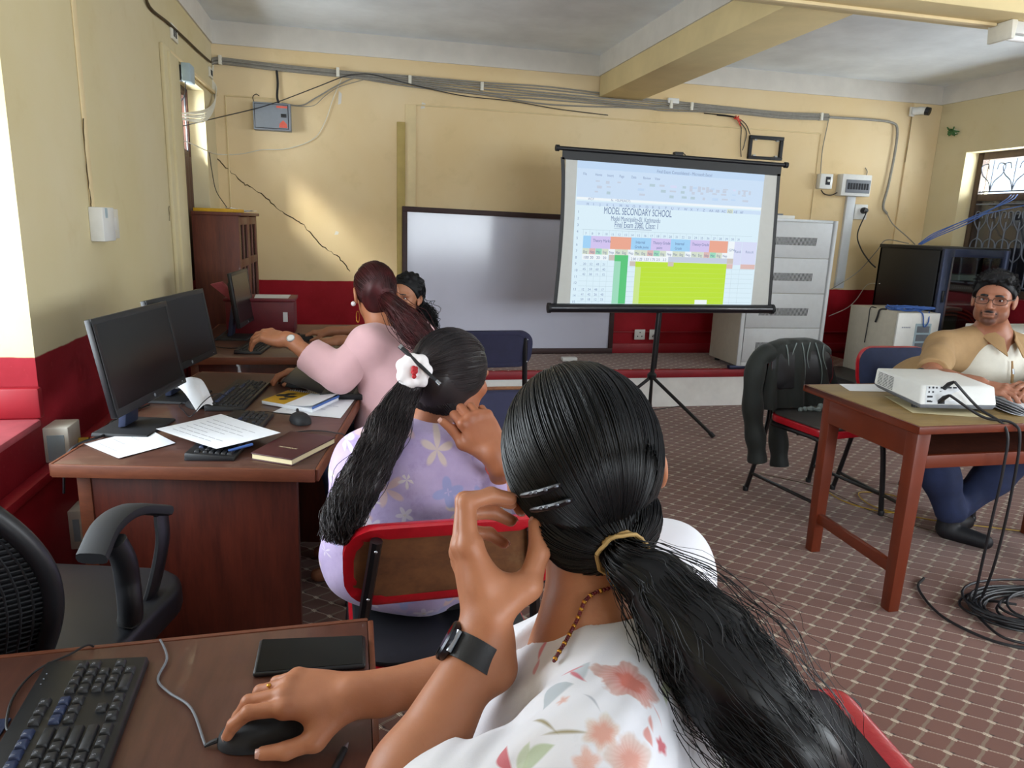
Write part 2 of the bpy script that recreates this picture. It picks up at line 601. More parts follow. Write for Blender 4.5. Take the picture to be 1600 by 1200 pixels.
for (y0, y1, z0, z1) in ((YF, WR2[0], 0, ZC), (WR2[0], WR2[1], 0, WR2[2]), (WR2[0], WR2[1], WR2[3], ZC), (WR2[1], WR[0], 0, ZC),
                         (WR[0], WR[1], 0, WR[2]), (WR[0], WR[1], WR[3], ZC), (WR[1], YB, 0, ZC)):
    b.box((XR, y0, z0), (XR + TH, y1, z1))
wall_r = struct(b.build('wall_right', M_['wall_left']))
WF = (0.8, 4.0, 0.95, 2.25)
b = MB()
for (x0, x1, z0, z1) in ((XL, WF[0], 0, ZC), (WF[0], WF[1], 0, WF[2]), (WF[0], WF[1], WF[3], ZC), (WF[1], XR, 0, ZC)):
    b.box((x0, YF - TH, z0), (x1, YF, z1))
struct(b.build('wall_front', M_['wall_left']))

# white frieze below the ceiling
FZ = 2.622
for nm, a, c in (('trim_1', (XL, YB - 0.012, FZ), (XR, YB, ZC)), ('trim_2', (XL, YF, FZ), (XL + 0.012, YB - 0.012, ZC)), ('trim_3', (XR - 0.012, YF, FZ), (XR, YB - 0.012, ZC))):
    struct(MB().box(a, c).build(nm, M_['frieze']))
# beams: one along the room, one across
struct(MB().box((2.01, 3.30, 2.46), (2.385, YB - 0.012, ZC)).build('beam_1', M_['beam'], bevel=0.008))
struct(MB().box((XL + 0.012, 3.02, 2.46), (XR - 0.012, 3.30, ZC)).build('beam_2', M_['beam'], bevel=0.008))
struct(MB().box((1.998, 3.312, FZ), (2.01, YB - 0.012, ZC)).box((2.385, 3.312, FZ), (2.397, YB - 0.012, ZC)).build('trim_4', M_['frieze']))
struct(MB().box((1.0, 3.18, 2.445), (3.10, 3.215, 2.46)).build('trim_5', M_['cream'], bevel=0.003))

# left wall relief: window pilaster, lintel, plastered cable chase, moulding over the skirting
struct(MB().box((XL, 4.365, 0.0), (XL + 0.022, 4.655, 2.29)).box((XL, 4.44, 0.0), (XL + 0.036, 4.655, 2.262)).build('trim_6', M_['wall_left'], bevel=0.006))
struct(MB().box((XL, 4.53, 2.262), (XL + 0.026, YB, 2.285)).build('trim_7', M_['cream'], bevel=0.004))
struct(MB().box((XL, 3.09, 1.42), (XL + 0.006, 3.135, 2.62)).build('trim_8', M_['cream'], bevel=0.004))
struct(MB().box((XL, 0.4, 0.0), (XL + 0.03, 4.36, 0.575)).box((XL, 0.4, 0.575), (XL + 0.045, 4.36, 0.607)).build('baseboard_left', M_['red'], bevel=0.005))
struct(MB().box((XL - 0.26, 2.435, WN[2]), (XL + 0.012, 2.4695, 0.862)).build('trim_9', M_['red'], bevel=0.008))
struct(MB().box((XL - 0.29, WN[0] + 0.002, 0.74), (XL + 0.012, 2.435, 0.763)).build('trim_10', M_['dusty_red'], bevel=0.006))
# back wall relief
struct(MB().box((0.362, YB - 0.018, 0.93), (0.425, YB, 2.165)).build('trim_11', M_['cream_dark'], bevel=0.004))
struct(MB().box((0.425, YB - 0.008, 0.93), (0.51, YB, 2.30)).build('trim_12', M_['cream'], bevel=0.004))
struct(MB().box((5.03, YB - 0.02, 0.0), (XR, YB, 2.62)).build('trim_13', M_['wall_back'], bevel=0.006))
b = MB()
b.tube([(0.51, YB - 0.003, 2.30), (4.12, YB - 0.003, 2.30), (4.12, YB - 0.003, 1.10)], 0.006, 6)
b.tube([(-0.9, YB - 0.003, 2.27), (-0.55, YB - 0.003, 2.27)], 0.006, 6)
b.tube([(-0.9, YB - 0.003, 2.27), (-0.9, YB - 0.003, 1.3)], 0.006, 6)
struct(b.build('trim_14', M_['cream']))
struct(MB().box((0.95, YB - 0.014, 0.312), (5.03, YB, 0.40)).box((0.95, YB - 0.02, 0.50), (5.03, YB, 0.512)).build('baseboard_back', M_['red'], bevel=0.004))

# crack running down the back wall from the corner, and cracks on the left wall
ck = [at(x, y, y=YB - 0.001) for x, y in ((336, 244), (347, 254), (358, 265), (372, 279), (384, 288), (394, 293), (408, 302), (420, 313), (432, 325), (446, 334),
                                         (462, 344), (474, 352), (484, 364), (500, 380), (514, 391), (526, 400), (536, 410), (548, 424))]
ck = [p + Vector((random.uniform(-0.008, 0.008), 0, random.uniform(-0.008, 0.008))) for p in smooth_path(ck, 3)]
w_ = [0.0045 if i % 9 < 6 else 0.002 for i in range(len(ck))]
MB().tube(ck, w_, 5).build('crack', M_['crack'], wall_b)
for pts in (((130, 185), (134, 250), (140, 300), (143, 328)), ((264, 322), (265, 345)), ((271, 310), (272, 360))):
    pp = [at(x, y, x=XL + 0.008) for x, y in pts]
    pp = [p + Vector((0, random.uniform(-0.006, 0.006), 0)) for p in smooth_path(pp, 6)]
    MB().tube(pp, [0.002 if i % 7 < 4 else 0.0012 for i in range(len(pp))], 5).build('crack', M_['crack'], wall_l)
# scraps of tape and bare plaster on the back wall
for x, y, w, h in ((531, 153, 0.03, 0.10), (661, 165, 0.04, 0.05), (526, 364, 0.035, 0.03), (1131, 78, 0.02, 0.02)):
    c = at(x, y, y=YB)
    MB().prism([(c.x - w / 2, YB - 0.002, c.z - h / 2), (c.x + w * 0.3, YB - 0.002, c.z - h * 0.4), (c.x + w / 2, YB - 0.002, c.z + h * 0.3), (c.x - w * 0.2, YB - 0.002, c.z + h / 2)],
               (0, 0.002, 0)).build('paint_scrap', M_['frieze'], wall_b)


# ---------------------------------------------------------------- windows
def window(n, axis, plane, a0, a1, z0, z1, trans, nv, mat=None):
    """Wooden window in a wall plane (axis 'x': plane x=..., spans y; axis 'y': spans x): frame, transom, mullions, panes."""
    mat = mat or M_['window_wood']
    o = bpy.data.objects.new('window_%d' % n, None)
    COL.objects.link(o)
    o.location = (plane, a0, z0) if axis == 'x' else (a0, plane, z0)
    OFF[o.name] = Vector(o.location)
    struct(o)

    def bx(m, u0, v0, u1, v1, d0, d1):
        return m.box((plane + d0, u0, v0), (plane + d1, u1, v1)) if axis == 'x' else m.box((u0, plane + d0, v0), (u1, plane + d1, v1))
    f = MB()
    w = 0.06
    bx(f, a0, z0, a0 + w, z1, -0.035, 0.035)
    bx(f, a1 - w, z0, a1, z1, -0.035, 0.035)
    bx(f, a0 + w, z0, a1 - w, z0 + w, -0.035, 0.035)
    bx(f, a0 + w, z1 - w, a1 - w, z1, -0.035, 0.035)
    if trans:
        bx(f, a0 + w, trans - 0.03, a1 - w, trans + 0.03, -0.035, 0.035)
    f.build('window_frame', mat, o, bevel=0.004)
    us = [a0 + w + (a1 - a0 - 2 * w) * i / nv for i in range(nv + 1)]
    for u in us[1:-1]:
        bx(MB(), u - 0.025, z0 + w, u + 0.025, z1 - w, -0.03, 0.03).build('mullion', mat, o, bevel=0.003)
    for i in range(nv):
        u0, u1 = us[i] + (0.025 if i else 0), us[i + 1] - (0.025 if i < nv - 1 else 0)
        zs = ((z0 + w, (trans - 0.03) if trans else z1 - w),) + (((trans + 0.03, z1 - w),) if trans else ())
        for (q0, q1) in zs:
            bx(MB(), u0, q0, u1, q1, -0.003, 0.003).build('pane', M_['glass'], o)
    return o


window(1, 'x', XL - 0.25, WN[0], WN[1], WN[2], WN[3], 1.85, 3)
w2 = window(2, 'x', XL - 0.14, WB_[0], WB_[1], WB_[2], WB_[3], 1.80, 2)
# lower sash of the back window: a boarded shutter with vertical slats, iron bars above
for i in range(9):
    y = WB_[0] + 0.1 + i * 0.088
    MB().box((XL - 0.115, y - 0.042, 1.00), (XL - 0.095, y + 0.042, 1.785)).build('slat', M_['window_wood'], w2, bevel=0.003)
for i in range(6):
    y = WB_[0] + 0.12 + i * 0.13
    MB().tube([(XL - 0.10, y, 1.82), (XL - 0.10, y, 2.18)], 0.007, 6).build('window_bar', M_['tube_black'], w2)
wr = window(3, 'x', XR + 0.17, WR[0], WR[1], WR[2], WR[3], 1.79, 3, wood('grey_brown_window_wood', '4a3a30', '5d4a3c', 0.55, (20, 20, 3)))
window(4, 'x', XR + 0.2, WR2[0], WR2[1], WR2[2], WR2[3], 1.8, 3)
window(5, 'y', YF - 0.2, WF[0], WF[1], WF[2], WF[3], 1.8, 4)
# closed dark shutter boards behind the lower lights of the right-hand window
SHUT = plain('dark_blue_shutter', '191d33', 0.6, var=0.15)
for i in range(13):
    y0 = WR[0] + 0.003 + i * 0.1706
    MB().box((XR + 0.206, y0 + 0.0015, 0.953), (XR + 0.226, y0 + 0.1690, 1.815)).build('shutter_board', SHUT, wr, bevel=0.003)
# wrought-iron grille in front of it
IRON = plain('painted_iron', '6f7684', 0.5, var=0.1, metal=0.3)
gx = XR + 0.10


def grille_panel(y0, y1):
    g = MB()
    g.bar((gx, y0, 1.73), (gx, y1, 1.73), 0.012, 0.012)
    g.bar((gx, y0, 1.04), (gx, y1, 1.04), 0.012, 0.012)
    n = 5
    for i in range(n):
        y = y0 + (y1 - y0) * (i + 0.5) / n
        g.tube([(gx, y, 1.04), (gx, y, 1.58)], 0.006, 6)
        dy = (y1 - y0) / n * 0.42
        for sgn in (-1, 1):
            g.tube(smooth_path([(gx, y, 1.50), (gx, y + sgn * dy, 1.58), (gx, y + sgn * dy * 0.9, 1.66), (gx, y + sgn * dy * 0.25, 1.66), (gx, y + sgn * dy * 0.35, 1.61)], 5), 0.005, 6)
            g.tube(smooth_path([(gx, y, 1.24), (gx, y + sgn * dy, 1.30), (gx, y + sgn * dy, 1.40), (gx, y, 1.44)], 5), 0.005, 6)
    g.build('iron_grille', IRON, wr)
    g = MB()
    g.bar((gx, y0, 1.835), (gx, y1, 1.835), 0.01, 0.01)
    for i in range(3):
        y = y0 + (y1 - y0) * (i + 0.5) / 3
        for sgn in (-1, 1):
            g.tube(smooth_path([(gx, y, 1.84), (gx, y + sgn * 0.03, 1.92), (gx, y + sgn * 0.10, 1.98), (gx, y + sgn * 0.12, 2.05), (gx, y + sgn * 0.06, 2.07), (gx, y + sgn * 0.04, 2.02)], 5), 0.005, 6)
        g.tube([(gx, y, 1.84), (gx, y, 2.1)], 0.005, 6)
    g.build('iron_scroll', IRON, wr)


for k in range(3):
    ya = WR[0] + 0.06 + k * 0.70
    grille_panel(ya, ya + 0.66)

# ---------------------------------------------------------------- the low stage
stage = bpy.data.objects.new('floor_stage', None)
COL.objects.link(stage)
stage.location = (0.3, 5.2, 0)
OFF[stage.name] = Vector(stage.location)
struct(stage)
MB().box((0.3, 5.212, 0.0), (4.38, YB - 0.0005, 0.245)).build('stage_riser', M_['riser'], stage)
MB().box((0.29, 5.2, 0.245), (4.39, YB - 0.0005, 0.309)).build('stage_edge', M_['red'], stage, bevel=0.006)
MB().box((0.29, 5.235, 0.309), (4.39, YB - 0.0205, 0.313)).build('stage_carpet', M_['carpet'], stage)


# ================================================================ DESKS
def desk(name, label, corners, top_mat, drawer_end=True, height=0.75, panel_in=0.04, group=None):
    """corners: near-left, near-right, far-right, far-left of the top (world x,y). Panel ends, modesty panel along the wall side."""
    c = [Vector((x, y, 0)) for x, y in corners]
    o = thing(name, label, 'desk', ((c[0] + c[2]) / 2)[:], group)
    up = Vector((0, 0, height))
    t = Vector((0, 0, 0.032))
    mb = MB().hexa([p + up - t for p in c], [p + up for p in c])
    mb.build('desktop', top_mat, o, bevel=0.004)
    # lipping along the edges
    lip = MB()
    cc = (c[0] + c[2]) / 2
    for i in range(4):
        a, b2 = c[i], c[(i + 1) % 4]
        n = ((a + b2) / 2 - cc).normalized()
        lip.bar(a + up - t * 0.55 + n * 0.0045, b2 + up - t * 0.55 + n * 0.0045, 0.009, 0.036)
    lip.build('edge_lipping', M_['desk_edge'], o, bevel=0.002)
    ex = (c[1] - c[0]).normalized()
    ey = (c[3] - c[0]).normalized()
    W, L = (c[1] - c[0]).length, (c[3] - c[0]).length
    lo = Vector((0, 0, 0.0))
    for k, s0 in ((0, 0.045), (1, L - 0.07)):
        p = c[0] + ey * s0
        q = [p + ex * 0.05, p + ex * (W - 0.06), p + ex * (W - 0.06) + ey * 0.022, p + ex * 0.05 + ey * 0.022]
        MB().hexa([v + lo for v in q], [v + up - t for v in q]).build('end_panel', M_['desk_side'], o, bevel=0.002)
        q = [p + ex * 0.038, p + ex * 0.075, p + ex * 0.075 + ey * 0.03, p + ex * 0.038 + ey * 0.03]
        q = [v - ey * 0.004 for v in q]
        MB().hexa([v + lo for v in q], [v + up - t for v in q]).build('corner_post', M_['desk_edge'], o, bevel=0.002)
    p = c[0] + ex * 0.06 + ey * 0.068
    q = [p, p + ex * 0.02, p + ex * 0.02 + ey * (L - 0.14), p + ey * (L - 0.14)]
    MB().hexa([v + Vector((0, 0, 0.25)) for v in q], [v + up - t for v in q]).build('modesty_panel', M_['desk_side'], o)
    return o


desk('computer_desk', 'long dark computer desk carrying two monitors and loose papers', ((-0.79, 2.02), (-0.105, 1.895), (0.075, 3.06), (-0.64, 3.20)), M_['desk_top'])
desk('computer_desk', 'far dark desk below the bookcase carrying a maroon box', ((-0.80, 3.54), (0.03, 3.52), (0.06, 4.62), (-0.80, 4.64)), M_['desk_top'])
# the nearest desk, its end towards the camera running out of frame
desk('computer_desk', 'nearest brown desk with keyboard, mouse and dark phone on it', ((-0.72, 0.18), (0.018, 0.18), (0.018, 1.115), (-0.72, 1.092)), M_['near_top'])


# ================================================================ MONITORS
def monitor(label, bl, br, height, tilt_deg, base, body='black'):
    """bl, br: the lower front corners of the display; the picture faces the left-hand normal of bl->br, tilted back."""
    bl, br = Vector(bl), Vector(br)
    e = (br - bl).normalized()
    n = Vector((e.y, -e.x, 0)).normalized()
    tl = math.radians(tilt_deg)
    up = (Vector((0, 0, 1)) * math.cos(tl) - n * math.sin(tl)).normalized()
    nn = e.cross(up).normalized()
    if nn.dot(n) < 0:
        nn = -nn
    W = (br - bl).length
    base = Vector(base)
    o = thing('monitor', label, 'monitor', base[:])

    def P(u, v, w):
        return bl + e * u + up * v + nn * w

    def slab(m, u0, v0, u1, v1, w0, w1):
        return m.hexa([P(u0, v0, w0), P(u1, v0, w0), P(u1, v1, w0), P(u0, v1, w0)], [P(u0, v0, w1), P(u1, v0, w1), P(u1, v1, w1), P(u0, v1, w1)])
    H = height
    slab(MB(), 0, 0, W, H, -0.022, -0.004).build('housing', M_['black'], o, bevel=0.004)
    slab(MB(), 0.08, 0.04, W - 0.08, H - 0.05, -0.05, -0.022).build('back_cover', M_['black_soft'], o, bevel=0.01)
    bz = MB()
    w = 0.016
    slab(bz, 0, 0, W, w + 0.008, -0.004, 0.0)
    slab(bz, 0, H - w, W, H, -0.004, 0.0)
    slab(bz, 0, w + 0.008, w, H - w, -0.004, 0.0)
    slab(bz, W - w, w + 0.008, W, H - w, -0.004, 0.0)
    bz.build('bezel', M_['black'], o, bevel=0.001)
    slab(MB(), w, w + 0.008, W - w, H - w, -0.004, -0.0015).build('display', M_['screen_off'], o)
    lg = MB()
    lg.lathe([(0.006, 0), (0.006, 0.0008)], P(W / 2, 0.0125, 0.0), 14, nn)
    lg.build('badge', M_['grey_plastic'], o)
    MB().lathe([(0.0016, 0), (0.0016, 0.0008)], P(W - 0.03, 0.011, 0.0), 8, nn).build('power_light', M_['white_plastic'], o)
    # stand: neck leaning from the base up to the back cover
    neck_top = P(W / 2, H * 0.42, -0.052)
    q = e * 0.034
    d = nn * 0.012
    b0 = base + Vector((0, 0, 0.014)) - n * 0.02
    MB().hexa([b0 - q * 1.25 - d, b0 + q * 1.25 - d, b0 + q * 1.25 + d, b0 - q * 1.25 + d],
              [neck_top - q - d, neck_top + q - d, neck_top + q + d, neck_top - q + d]).build('stand_neck', M_['dark_steel'], o, bevel=0.004)
    g = b0 + Vector((0, 0, 0.055)) + nn * 0.013
    MB().lathe([(0.013, 0), (0.013, 0.002), (0.009, 0.002)], g, 16, nn).build('cable_hole', M_['grey_plastic'], o)
    fb = MB()
    a, c = e * 0.10, n * 0.085
    fb.hexa([base - a - c, base + a - c, base + a + c, base - a + c][::1], [base - a * 0.97 - c * 0.97 + Vector((0, 0, 0.012)), base + a * 0.97 - c * 0.97 + Vector((0, 0, 0.012)),
            base + a * 0.97 + c * 0.97 + Vector((0, 0, 0.008)), base - a * 0.97 + c * 0.97 + Vector((0, 0, 0.008))])
    fb.build('stand_foot', M_['black_soft'], o, bevel=0.003)
    return o


DZ = 0.7503
monitor('black monitor at the near end of the long desk, its picture dark', (-0.651, 2.127, 0.842), (-0.566, 2.588, 0.842), 0.285, 10, (-0.672, 2.345, DZ))
monitor('black monitor half hidden behind the nearer monitor on the long desk', (-0.618, 2.515, 0.872), (-0.528, 2.965, 0.872), 0.262, 9, (-0.63, 2.745, DZ))
monitor('black monitor seen edge-on on the far desk beside the maroon box', (-0.575, 3.92, 0.83), (-0.545, 4.30, 0.83), 0.29, 7, (-0.635, 4.11, DZ))


# ================================================================ KEYBOARDS, MICE
def keyboard(label, p0, p1, width, z, tilt=0.02, keys=True, lettered=False):
    """p0: user-left end, p1: user-right end of the front (user-side) edge; width: depth away from the user."""
    p0, p1 = Vector((*p0, z)), Vector((*p1, z))
    e = (p1 - p0).normalized()
    n = Vector((-e.y, e.x, 0))
    L = (p1 - p0).length
    o = thing('keyboard', label, 'keyboard', ((p0 + p1) / 2 + n * width / 2)[:])
    hz = lambda v: 0.012 + tilt * 0.55 * v / width

    def P(u, v, h):
        return p0 + e * u + n * v + Vector((0, 0, h))
    MB().hexa([P(0, 0, 0.0), P(L, 0, 0), P(L, width, 0), P(0, width, 0)], [P(0.002, 0.002, hz(0)), P(L - 0.002, 0.002, hz(0)), P(L - 0.002, width - 0.002, hz(width)), P(0.002, width - 0.002, hz(width))]
              ).build('keyboard_case', M_['black'], o, bevel=0.003)
    rows = [(0.10, [(0, 1.25), (1.25, 1.25), (2.5, 1.25), (3.75, 6.25), (10, 1.25), (11.25, 1.25), (12.5, 1.25), (13.75, 1.25), (15.35, 1), (16.35, 1), (17.35, 1), (18.75, 2), (20.75, 1)]),
            (1.1, [(0, 2.25)] + [(2.25 + i, 1) for i in range(10)] + [(12.25, 2.75), (16.35, 1), (18.75, 1), (19.75, 1), (20.75, 1), (21.75, 1)]),
            (2.1, [(0, 1.75)] + [(1.75 + i, 1) for i in range(11)] + [(12.75, 2.25), (18.75, 1), (19.75, 1), (20.75, 1)]),
            (3.1, [(0, 1.5)] + [(1.5 + i, 1) for i in range(12)] + [(13.5, 1.5), (15.35, 1), (16.35, 1), (17.35, 1), (18.75, 1), (19.75, 1), (20.75, 1), (21.75, 1)]),
            (4.1, [(i, 1) for i in range(13)] + [(13, 2), (15.35, 1), (16.35, 1), (17.35, 1), (18.75, 1), (19.75, 1), (20.75, 1), (21.75, 1)]),
            (5.5, [(0, 1)] + [(2 + i, 1) for i in range(4)] + [(6.5 + i, 1) for i in range(4)] + [(11 + i, 1) for i in range(4)] + [(15.35, 1), (16.35, 1), (17.35, 1)])]
    U = (L - 0.024) / 22.75
    VV = (width - 0.03) / 6.5
    cache = {}
    allk = MB()
    lets = MB()
    M0 = Matrix((e.to_4d(), n.to_4d(), (0, 0, 1, 0), (0, 0, 0, 1))).transposed()
    M0[3][0] = M0[3][1] = M0[3][2] = 0
    chars = iter('1234567890QWERTYUIOPASDFGHJKLZXCVBNM' * 4)
    for (ry, ks) in rows:
        for (kx, kw) in ks:
            hgt = 1 if not (kx == 21.75 and ry in (1.1, 3.1)) else 1
            cx, cy = 0.012 + (kx + kw / 2) * U, 0.008 + (ry + 0.5) * VV
            w2, d2 = kw * U / 2 - 0.0012, VV / 2 - 0.0012
            blue = (kx in (15.35, 16.35, 17.35) and ry == 4.1) or (ry > 5 and 2 <= kx < 15)
            c = P(cx, cy, hz(cy) - 0.001)
            if not keys:
                q = [c + e * sx * w2 + n * sy * d2 for sx, sy in ((-1, -1), (1, -1), (1, 1), (-1, 1))]
                q2 = [c + e * sx * w2 * 0.82 + n * sy * d2 * 0.82 + Vector((0, 0, 0.006)) for sx, sy in ((-1, -1), (1, -1), (1, 1), (-1, 1))]
                allk.hexa(q, q2)
                continue
            key = (kw, blue)
            if key not in cache:
                m = MB()
                q = [e * sx * w2 + n * sy * d2 for sx, sy in ((-1, -1), (1, -1), (1, 1), (-1, 1))]
                q2 = [e * sx * (w2 - 0.0018) + n * (sy * (d2 - 0.0018)) + Vector((0, 0, 0.0065)) for sx, sy in ((-1, -1), (1, -1), (1, 1), (-1, 1))]
                m.hexa(q, q2)
                k = m.build('key', M_['key_blue' if blue else 'key'], None, bevel=0.0007, seg=1)
                k.parent = o
                cache[key] = k.data
            else:
                k = bpy.data.objects.new('key', cache[key])
                COL.objects.link(k)
                k.parent = o
            k.location = c - OFF[o.name]
            if lettered and kw <= 1.25:
                Mx = Matrix.Translation(c + Vector((0, 0, 0.0068)) - e * 0.004 - n * 0.0005) @ M0
                text_mesh(lets, next(chars), 0.0055, Mx)
    if not keys:
        allk.build('keys', M_['key'], o, kind='stuff')
    if lettered:
        lets.build('key_lettering', M_['ink'], o, kind='stuff')
    lt = MB()
    for i in range(3):
        lt.ball(P(L - 0.06 + i * 0.012, width - 0.012, hz(width) + 0.0002), 0.0012, 6, 4)
    lt.build('indicator_lights', M_['grey_plastic'], o, kind='stuff')
    return o


def mouse(label, p, heading, z, length=0.115, width=0.064, height=0.037):
    """p: centre (x, y); heading: direction of the buttons (radians)."""
    o = thing('computer_mouse', label, 'mouse', (p[0], p[1], z))
    M = rotz(heading, (p[0], p[1], z))
    m = MB(M)

    def sh(a, t):
        # a around, t 0 base..1 top
        rr = math.sqrt(max(0, 1 - t ** 2.4))
        ca, sa = math.cos(a), math.sin(a)
        x = length / 2 * rr * math.copysign(abs(ca) ** 0.85, ca)
        y = width / 2 * rr * math.copysign(abs(sa) ** 0.85, sa) * (1 - 0.10 * math.cos(a))
        zz = 0.001 + height * t * (0.86 + 0.14 * -math.cos(a) * rr)
        return (x, y, zz)
    nu, nv = 28, 10
    vs = [sh(2 * PI * i / nu, j / nv) for j in range(nv + 1) for i in range(nu)]
    fs = [(j * nu + i, j * nu + (i + 1) % nu, (j + 1) * nu + (i + 1) % nu, (j + 1) * nu + i) for j in range(nv) for i in range(nu)]
    fs.append(tuple(range(nu - 1, -1, -1)))
    m.add(vs, fs)
    m.build('mouse_shell', M_['black_soft'], o)
    hh = height * 0.90
    MB(M).lathe([(0.009, -0.003), (0.010, 0), (0.009, 0.003)], (length * 0.24, 0, hh * 0.86), 14, (0, 1, 0)).build('scroll_wheel', M_['key'], o)
    MB(M).tube([(length * 0.06, 0, hh * 1.0), (length * 0.15, 0, hh * 0.975), (length * 0.2, 0, hh * 0.93)], 0.0011, 5).build('button_seam', M_['screen_off'], o)
    MB(M).tube([(length * 0.49, 0, 0.008), (length * 0.56, 0, 0.006), (length * 0.62, 0, 0.003)], [0.0035, 0.003, 0.002], 8).build('strain_relief', M_['cable_black'], o)
    return o


def cable(name, label, pts, r, mat, n=6, cat='cable', group=None, curve=6):
    P = [Vector(p) for p in pts]
    o = MB().tube(smooth_path(P, curve), r, n).build(name, M_[mat] if isinstance(mat, str) else mat)
    return tag(o, label, cat, group)


# near desk
keyboard('black keyboard on the nearest desk, dark blue keys along its top row', (-0.285, 0.605), (-0.308, 1.05), 0.137, DZ, 0.02, True, True)
mouse('black mouse under the hand of the woman in white', (-0.118, 0.856), PI + 0.15, DZ, 0.122, 0.068, 0.040)
cable('mouse_cable', 'thin dark lead of the mouse under the white-clad woman\'s hand', [(-0.192, 0.845, 0.755), (-0.225, 0.925, 0.753), (-0.262, 0.965, 0.753), (-0.285, 1.00, 0.753), (-0.284, 1.05, 0.754), (-0.305, 1.10, 0.755), (-0.31, 1.125, 0.72), (-0.31, 1.13, 0.62)], 0.0018, 'grey_plastic')
cable('keyboard_cable', 'thin black lead curving round the corner of the nearest keyboard', [(-0.40, 1.115, 0.70), (-0.405, 1.104, 0.754), (-0.43, 1.085, 0.753), (-0.462, 1.05, 0.753), (-0.468, 0.99, 0.753), (-0.452, 0.93, 0.753), (-0.434, 0.905, 0.756)], 0.0018, 'cable_black')
# phone
o = thing('mobile_phone', 'dark mobile phone lying at the corner of the nearest desk', 'phone', (-0.066, 1.024, DZ))
cs = [Vector(p) for p in ((-0.152, 0.982, DZ), (0.012, 0.977, DZ), (0.013, 1.057, DZ), (-0.152, 1.072, DZ))]
MB().hexa(cs, [p + Vector((0, 0, 0.009)) for p in cs]).build('phone_case', M_['black'], o, bevel=0.004, seg=3)
cc_ = sum(cs, Vector()) / 4
MB().hexa([cc_ + (p - cc_) * 0.94 + Vector((0, 0, 0.009)) for p in cs], [cc_ + (p - cc_) * 0.94 + Vector((0, 0, 0.0096)) for p in cs]).build('phone_screen', plain('phone_glass', '0a0c0e', 0.12, var=0), o)
o = tag(MB().box((-0.71, 0.45, DZ), (-0.452, 0.945, DZ + 0.003)).build('mouse_pad', M_['navy_blue'], bevel=0.001), 'dark blue mouse pad at the left end of the nearest desk', 'mouse pad')
# pen
o = thing('pen', 'slim black pen at the front edge of the nearest desk', 'pen', (-0.03, 0.79, DZ))
MB().tube([(-0.040, 0.745, DZ + 0.005), (-0.018, 0.806, DZ + 0.005)], 0.0045, 10).build('pen_barrel', M_['black'], o)
MB().tube([(-0.018, 0.806, DZ + 0.005), (-0.0135, 0.818, DZ + 0.004)], [0.0042, 0.001], 10).build('pen_tip', M_['steel'], o)

# long desk
keyboard('black keyboard under the loose printed sheets on the long desk', (-0.325, 1.985), (-0.265, 2.45), 0.135, DZ, 0.02, True)
keyboard('black keyboard beside the crumpled white paper on the long desk', (-0.372, 2.52), (-0.325, 2.93), 0.135, DZ, 0.02, True)
mouse('black mouse beside the spiral notebook on the long desk', (-0.176, 2.375), 1.9, DZ)
mouse('small dark mouse lying behind the crumpled white paper on the long desk', (-0.545, 2.60), 2.2, DZ, 0.10, 0.055, 0.03)
mouse('black mouse under the lowered hand of the woman in pink', (-0.235, 2.90), 2.6, DZ)
cable('mouse_cable', 'thin black lead trailing from the mouse beside the spiral notebook', [(-0.198, 2.435, 0.757), (-0.25, 2.47, 0.754), (-0.30, 2.50, 0.754), (-0.36, 2.49, 0.754), (-0.42, 2.46, 0.754)], 0.0018, 'cable_black')
cable('keyboard_cable', 'black lead looping over the desk beside the crumpled white paper', [(-0.51, 2.74, 0.754), (-0.56, 2.72, 0.755), (-0.60, 2.62, 0.755), (-0.57, 2.53, 0.757), (-0.53, 2.45, 0.756), (-0.50, 2.50, 0.79), (-0.475, 2.58, 0.80), (-0.44, 2.62, 0.785)], 0.0018, 'cable_black')
cable('monitor_cable', 'black lead lying behind the nearer monitor on the long desk', [(-0.815, 2.14, 0.62), (-0.805, 2.15, 0.72), (-0.775, 2.17, 0.757), (-0.735, 2.26, 0.756), (-0.755, 2.40, 0.756), (-0.735, 2.52, 0.756), (-0.70, 2.62, 0.756)], 0.004, 'cable_black')
cable('desk_cable', 'black lead crossing the bare desk beside the maroon diary', [(-0.20, 2.235, 0.754), (-0.14, 2.25, 0.754), (-0.09, 2.24, 0.754), (-0.06, 2.22, 0.754), (-0.03, 2.20, 0.75), (-0.012, 2.19, 0.70), (-0.012, 2.18, 0.60)], 0.002, 'cable_black')


def sheet_of_paper(label, corners, z, curl=0.0, lines=0, name='paper_sheet', mat='paper', seed=1, mid=0.0):
    c = [Vector((x, y, z)) for x, y in corners]
    rr = random.Random(seed)
    k = [rr.uniform(0, 1) for _ in range(4)]

    def fn(u, v):
        p = (c[0] * (1 - u) + c[1] * u) * (1 - v) + (c[3] * (1 - u) + c[2] * u) * v
        d = (k[0] * (1 - u) * (1 - v)) ** 2 + (k[1] * u * (1 - v)) ** 2 + (k[2] * u * v) ** 2 + (k[3] * (1 - u) * v) ** 2
        return p + Vector((0, 0, curl * d + mid * math.sin(PI * u) * math.sin(PI * v)))
    o = thing(name, label, 'paper', (sum(c, Vector()) / 4)[:])
    MB().sheet(fn, 12, 12).build('sheet', M_[mat], o, solid=0.0006)
    if lines:
        m = MB()
        for i in range(lines):
            v = 0.14 + 0.72 * i / lines
            u1 = 0.12 + rr.uniform(0.35, 0.76)
            for s0 in range(6):
                ua, ub = 0.12 + (u1 - 0.12) * s0 / 6, 0.12 + (u1 - 0.12) * (s0 + 0.86) / 6
                q = [fn(ua, v), fn(ub, v), fn(ub, v + 0.012), fn(ua, v + 0.012)]
                m.quad(*[p + Vector((0, 0, 0.0012)) for p in q])
        m.build('printed_lines', M_['ink'], o, kind='stuff')
    return o


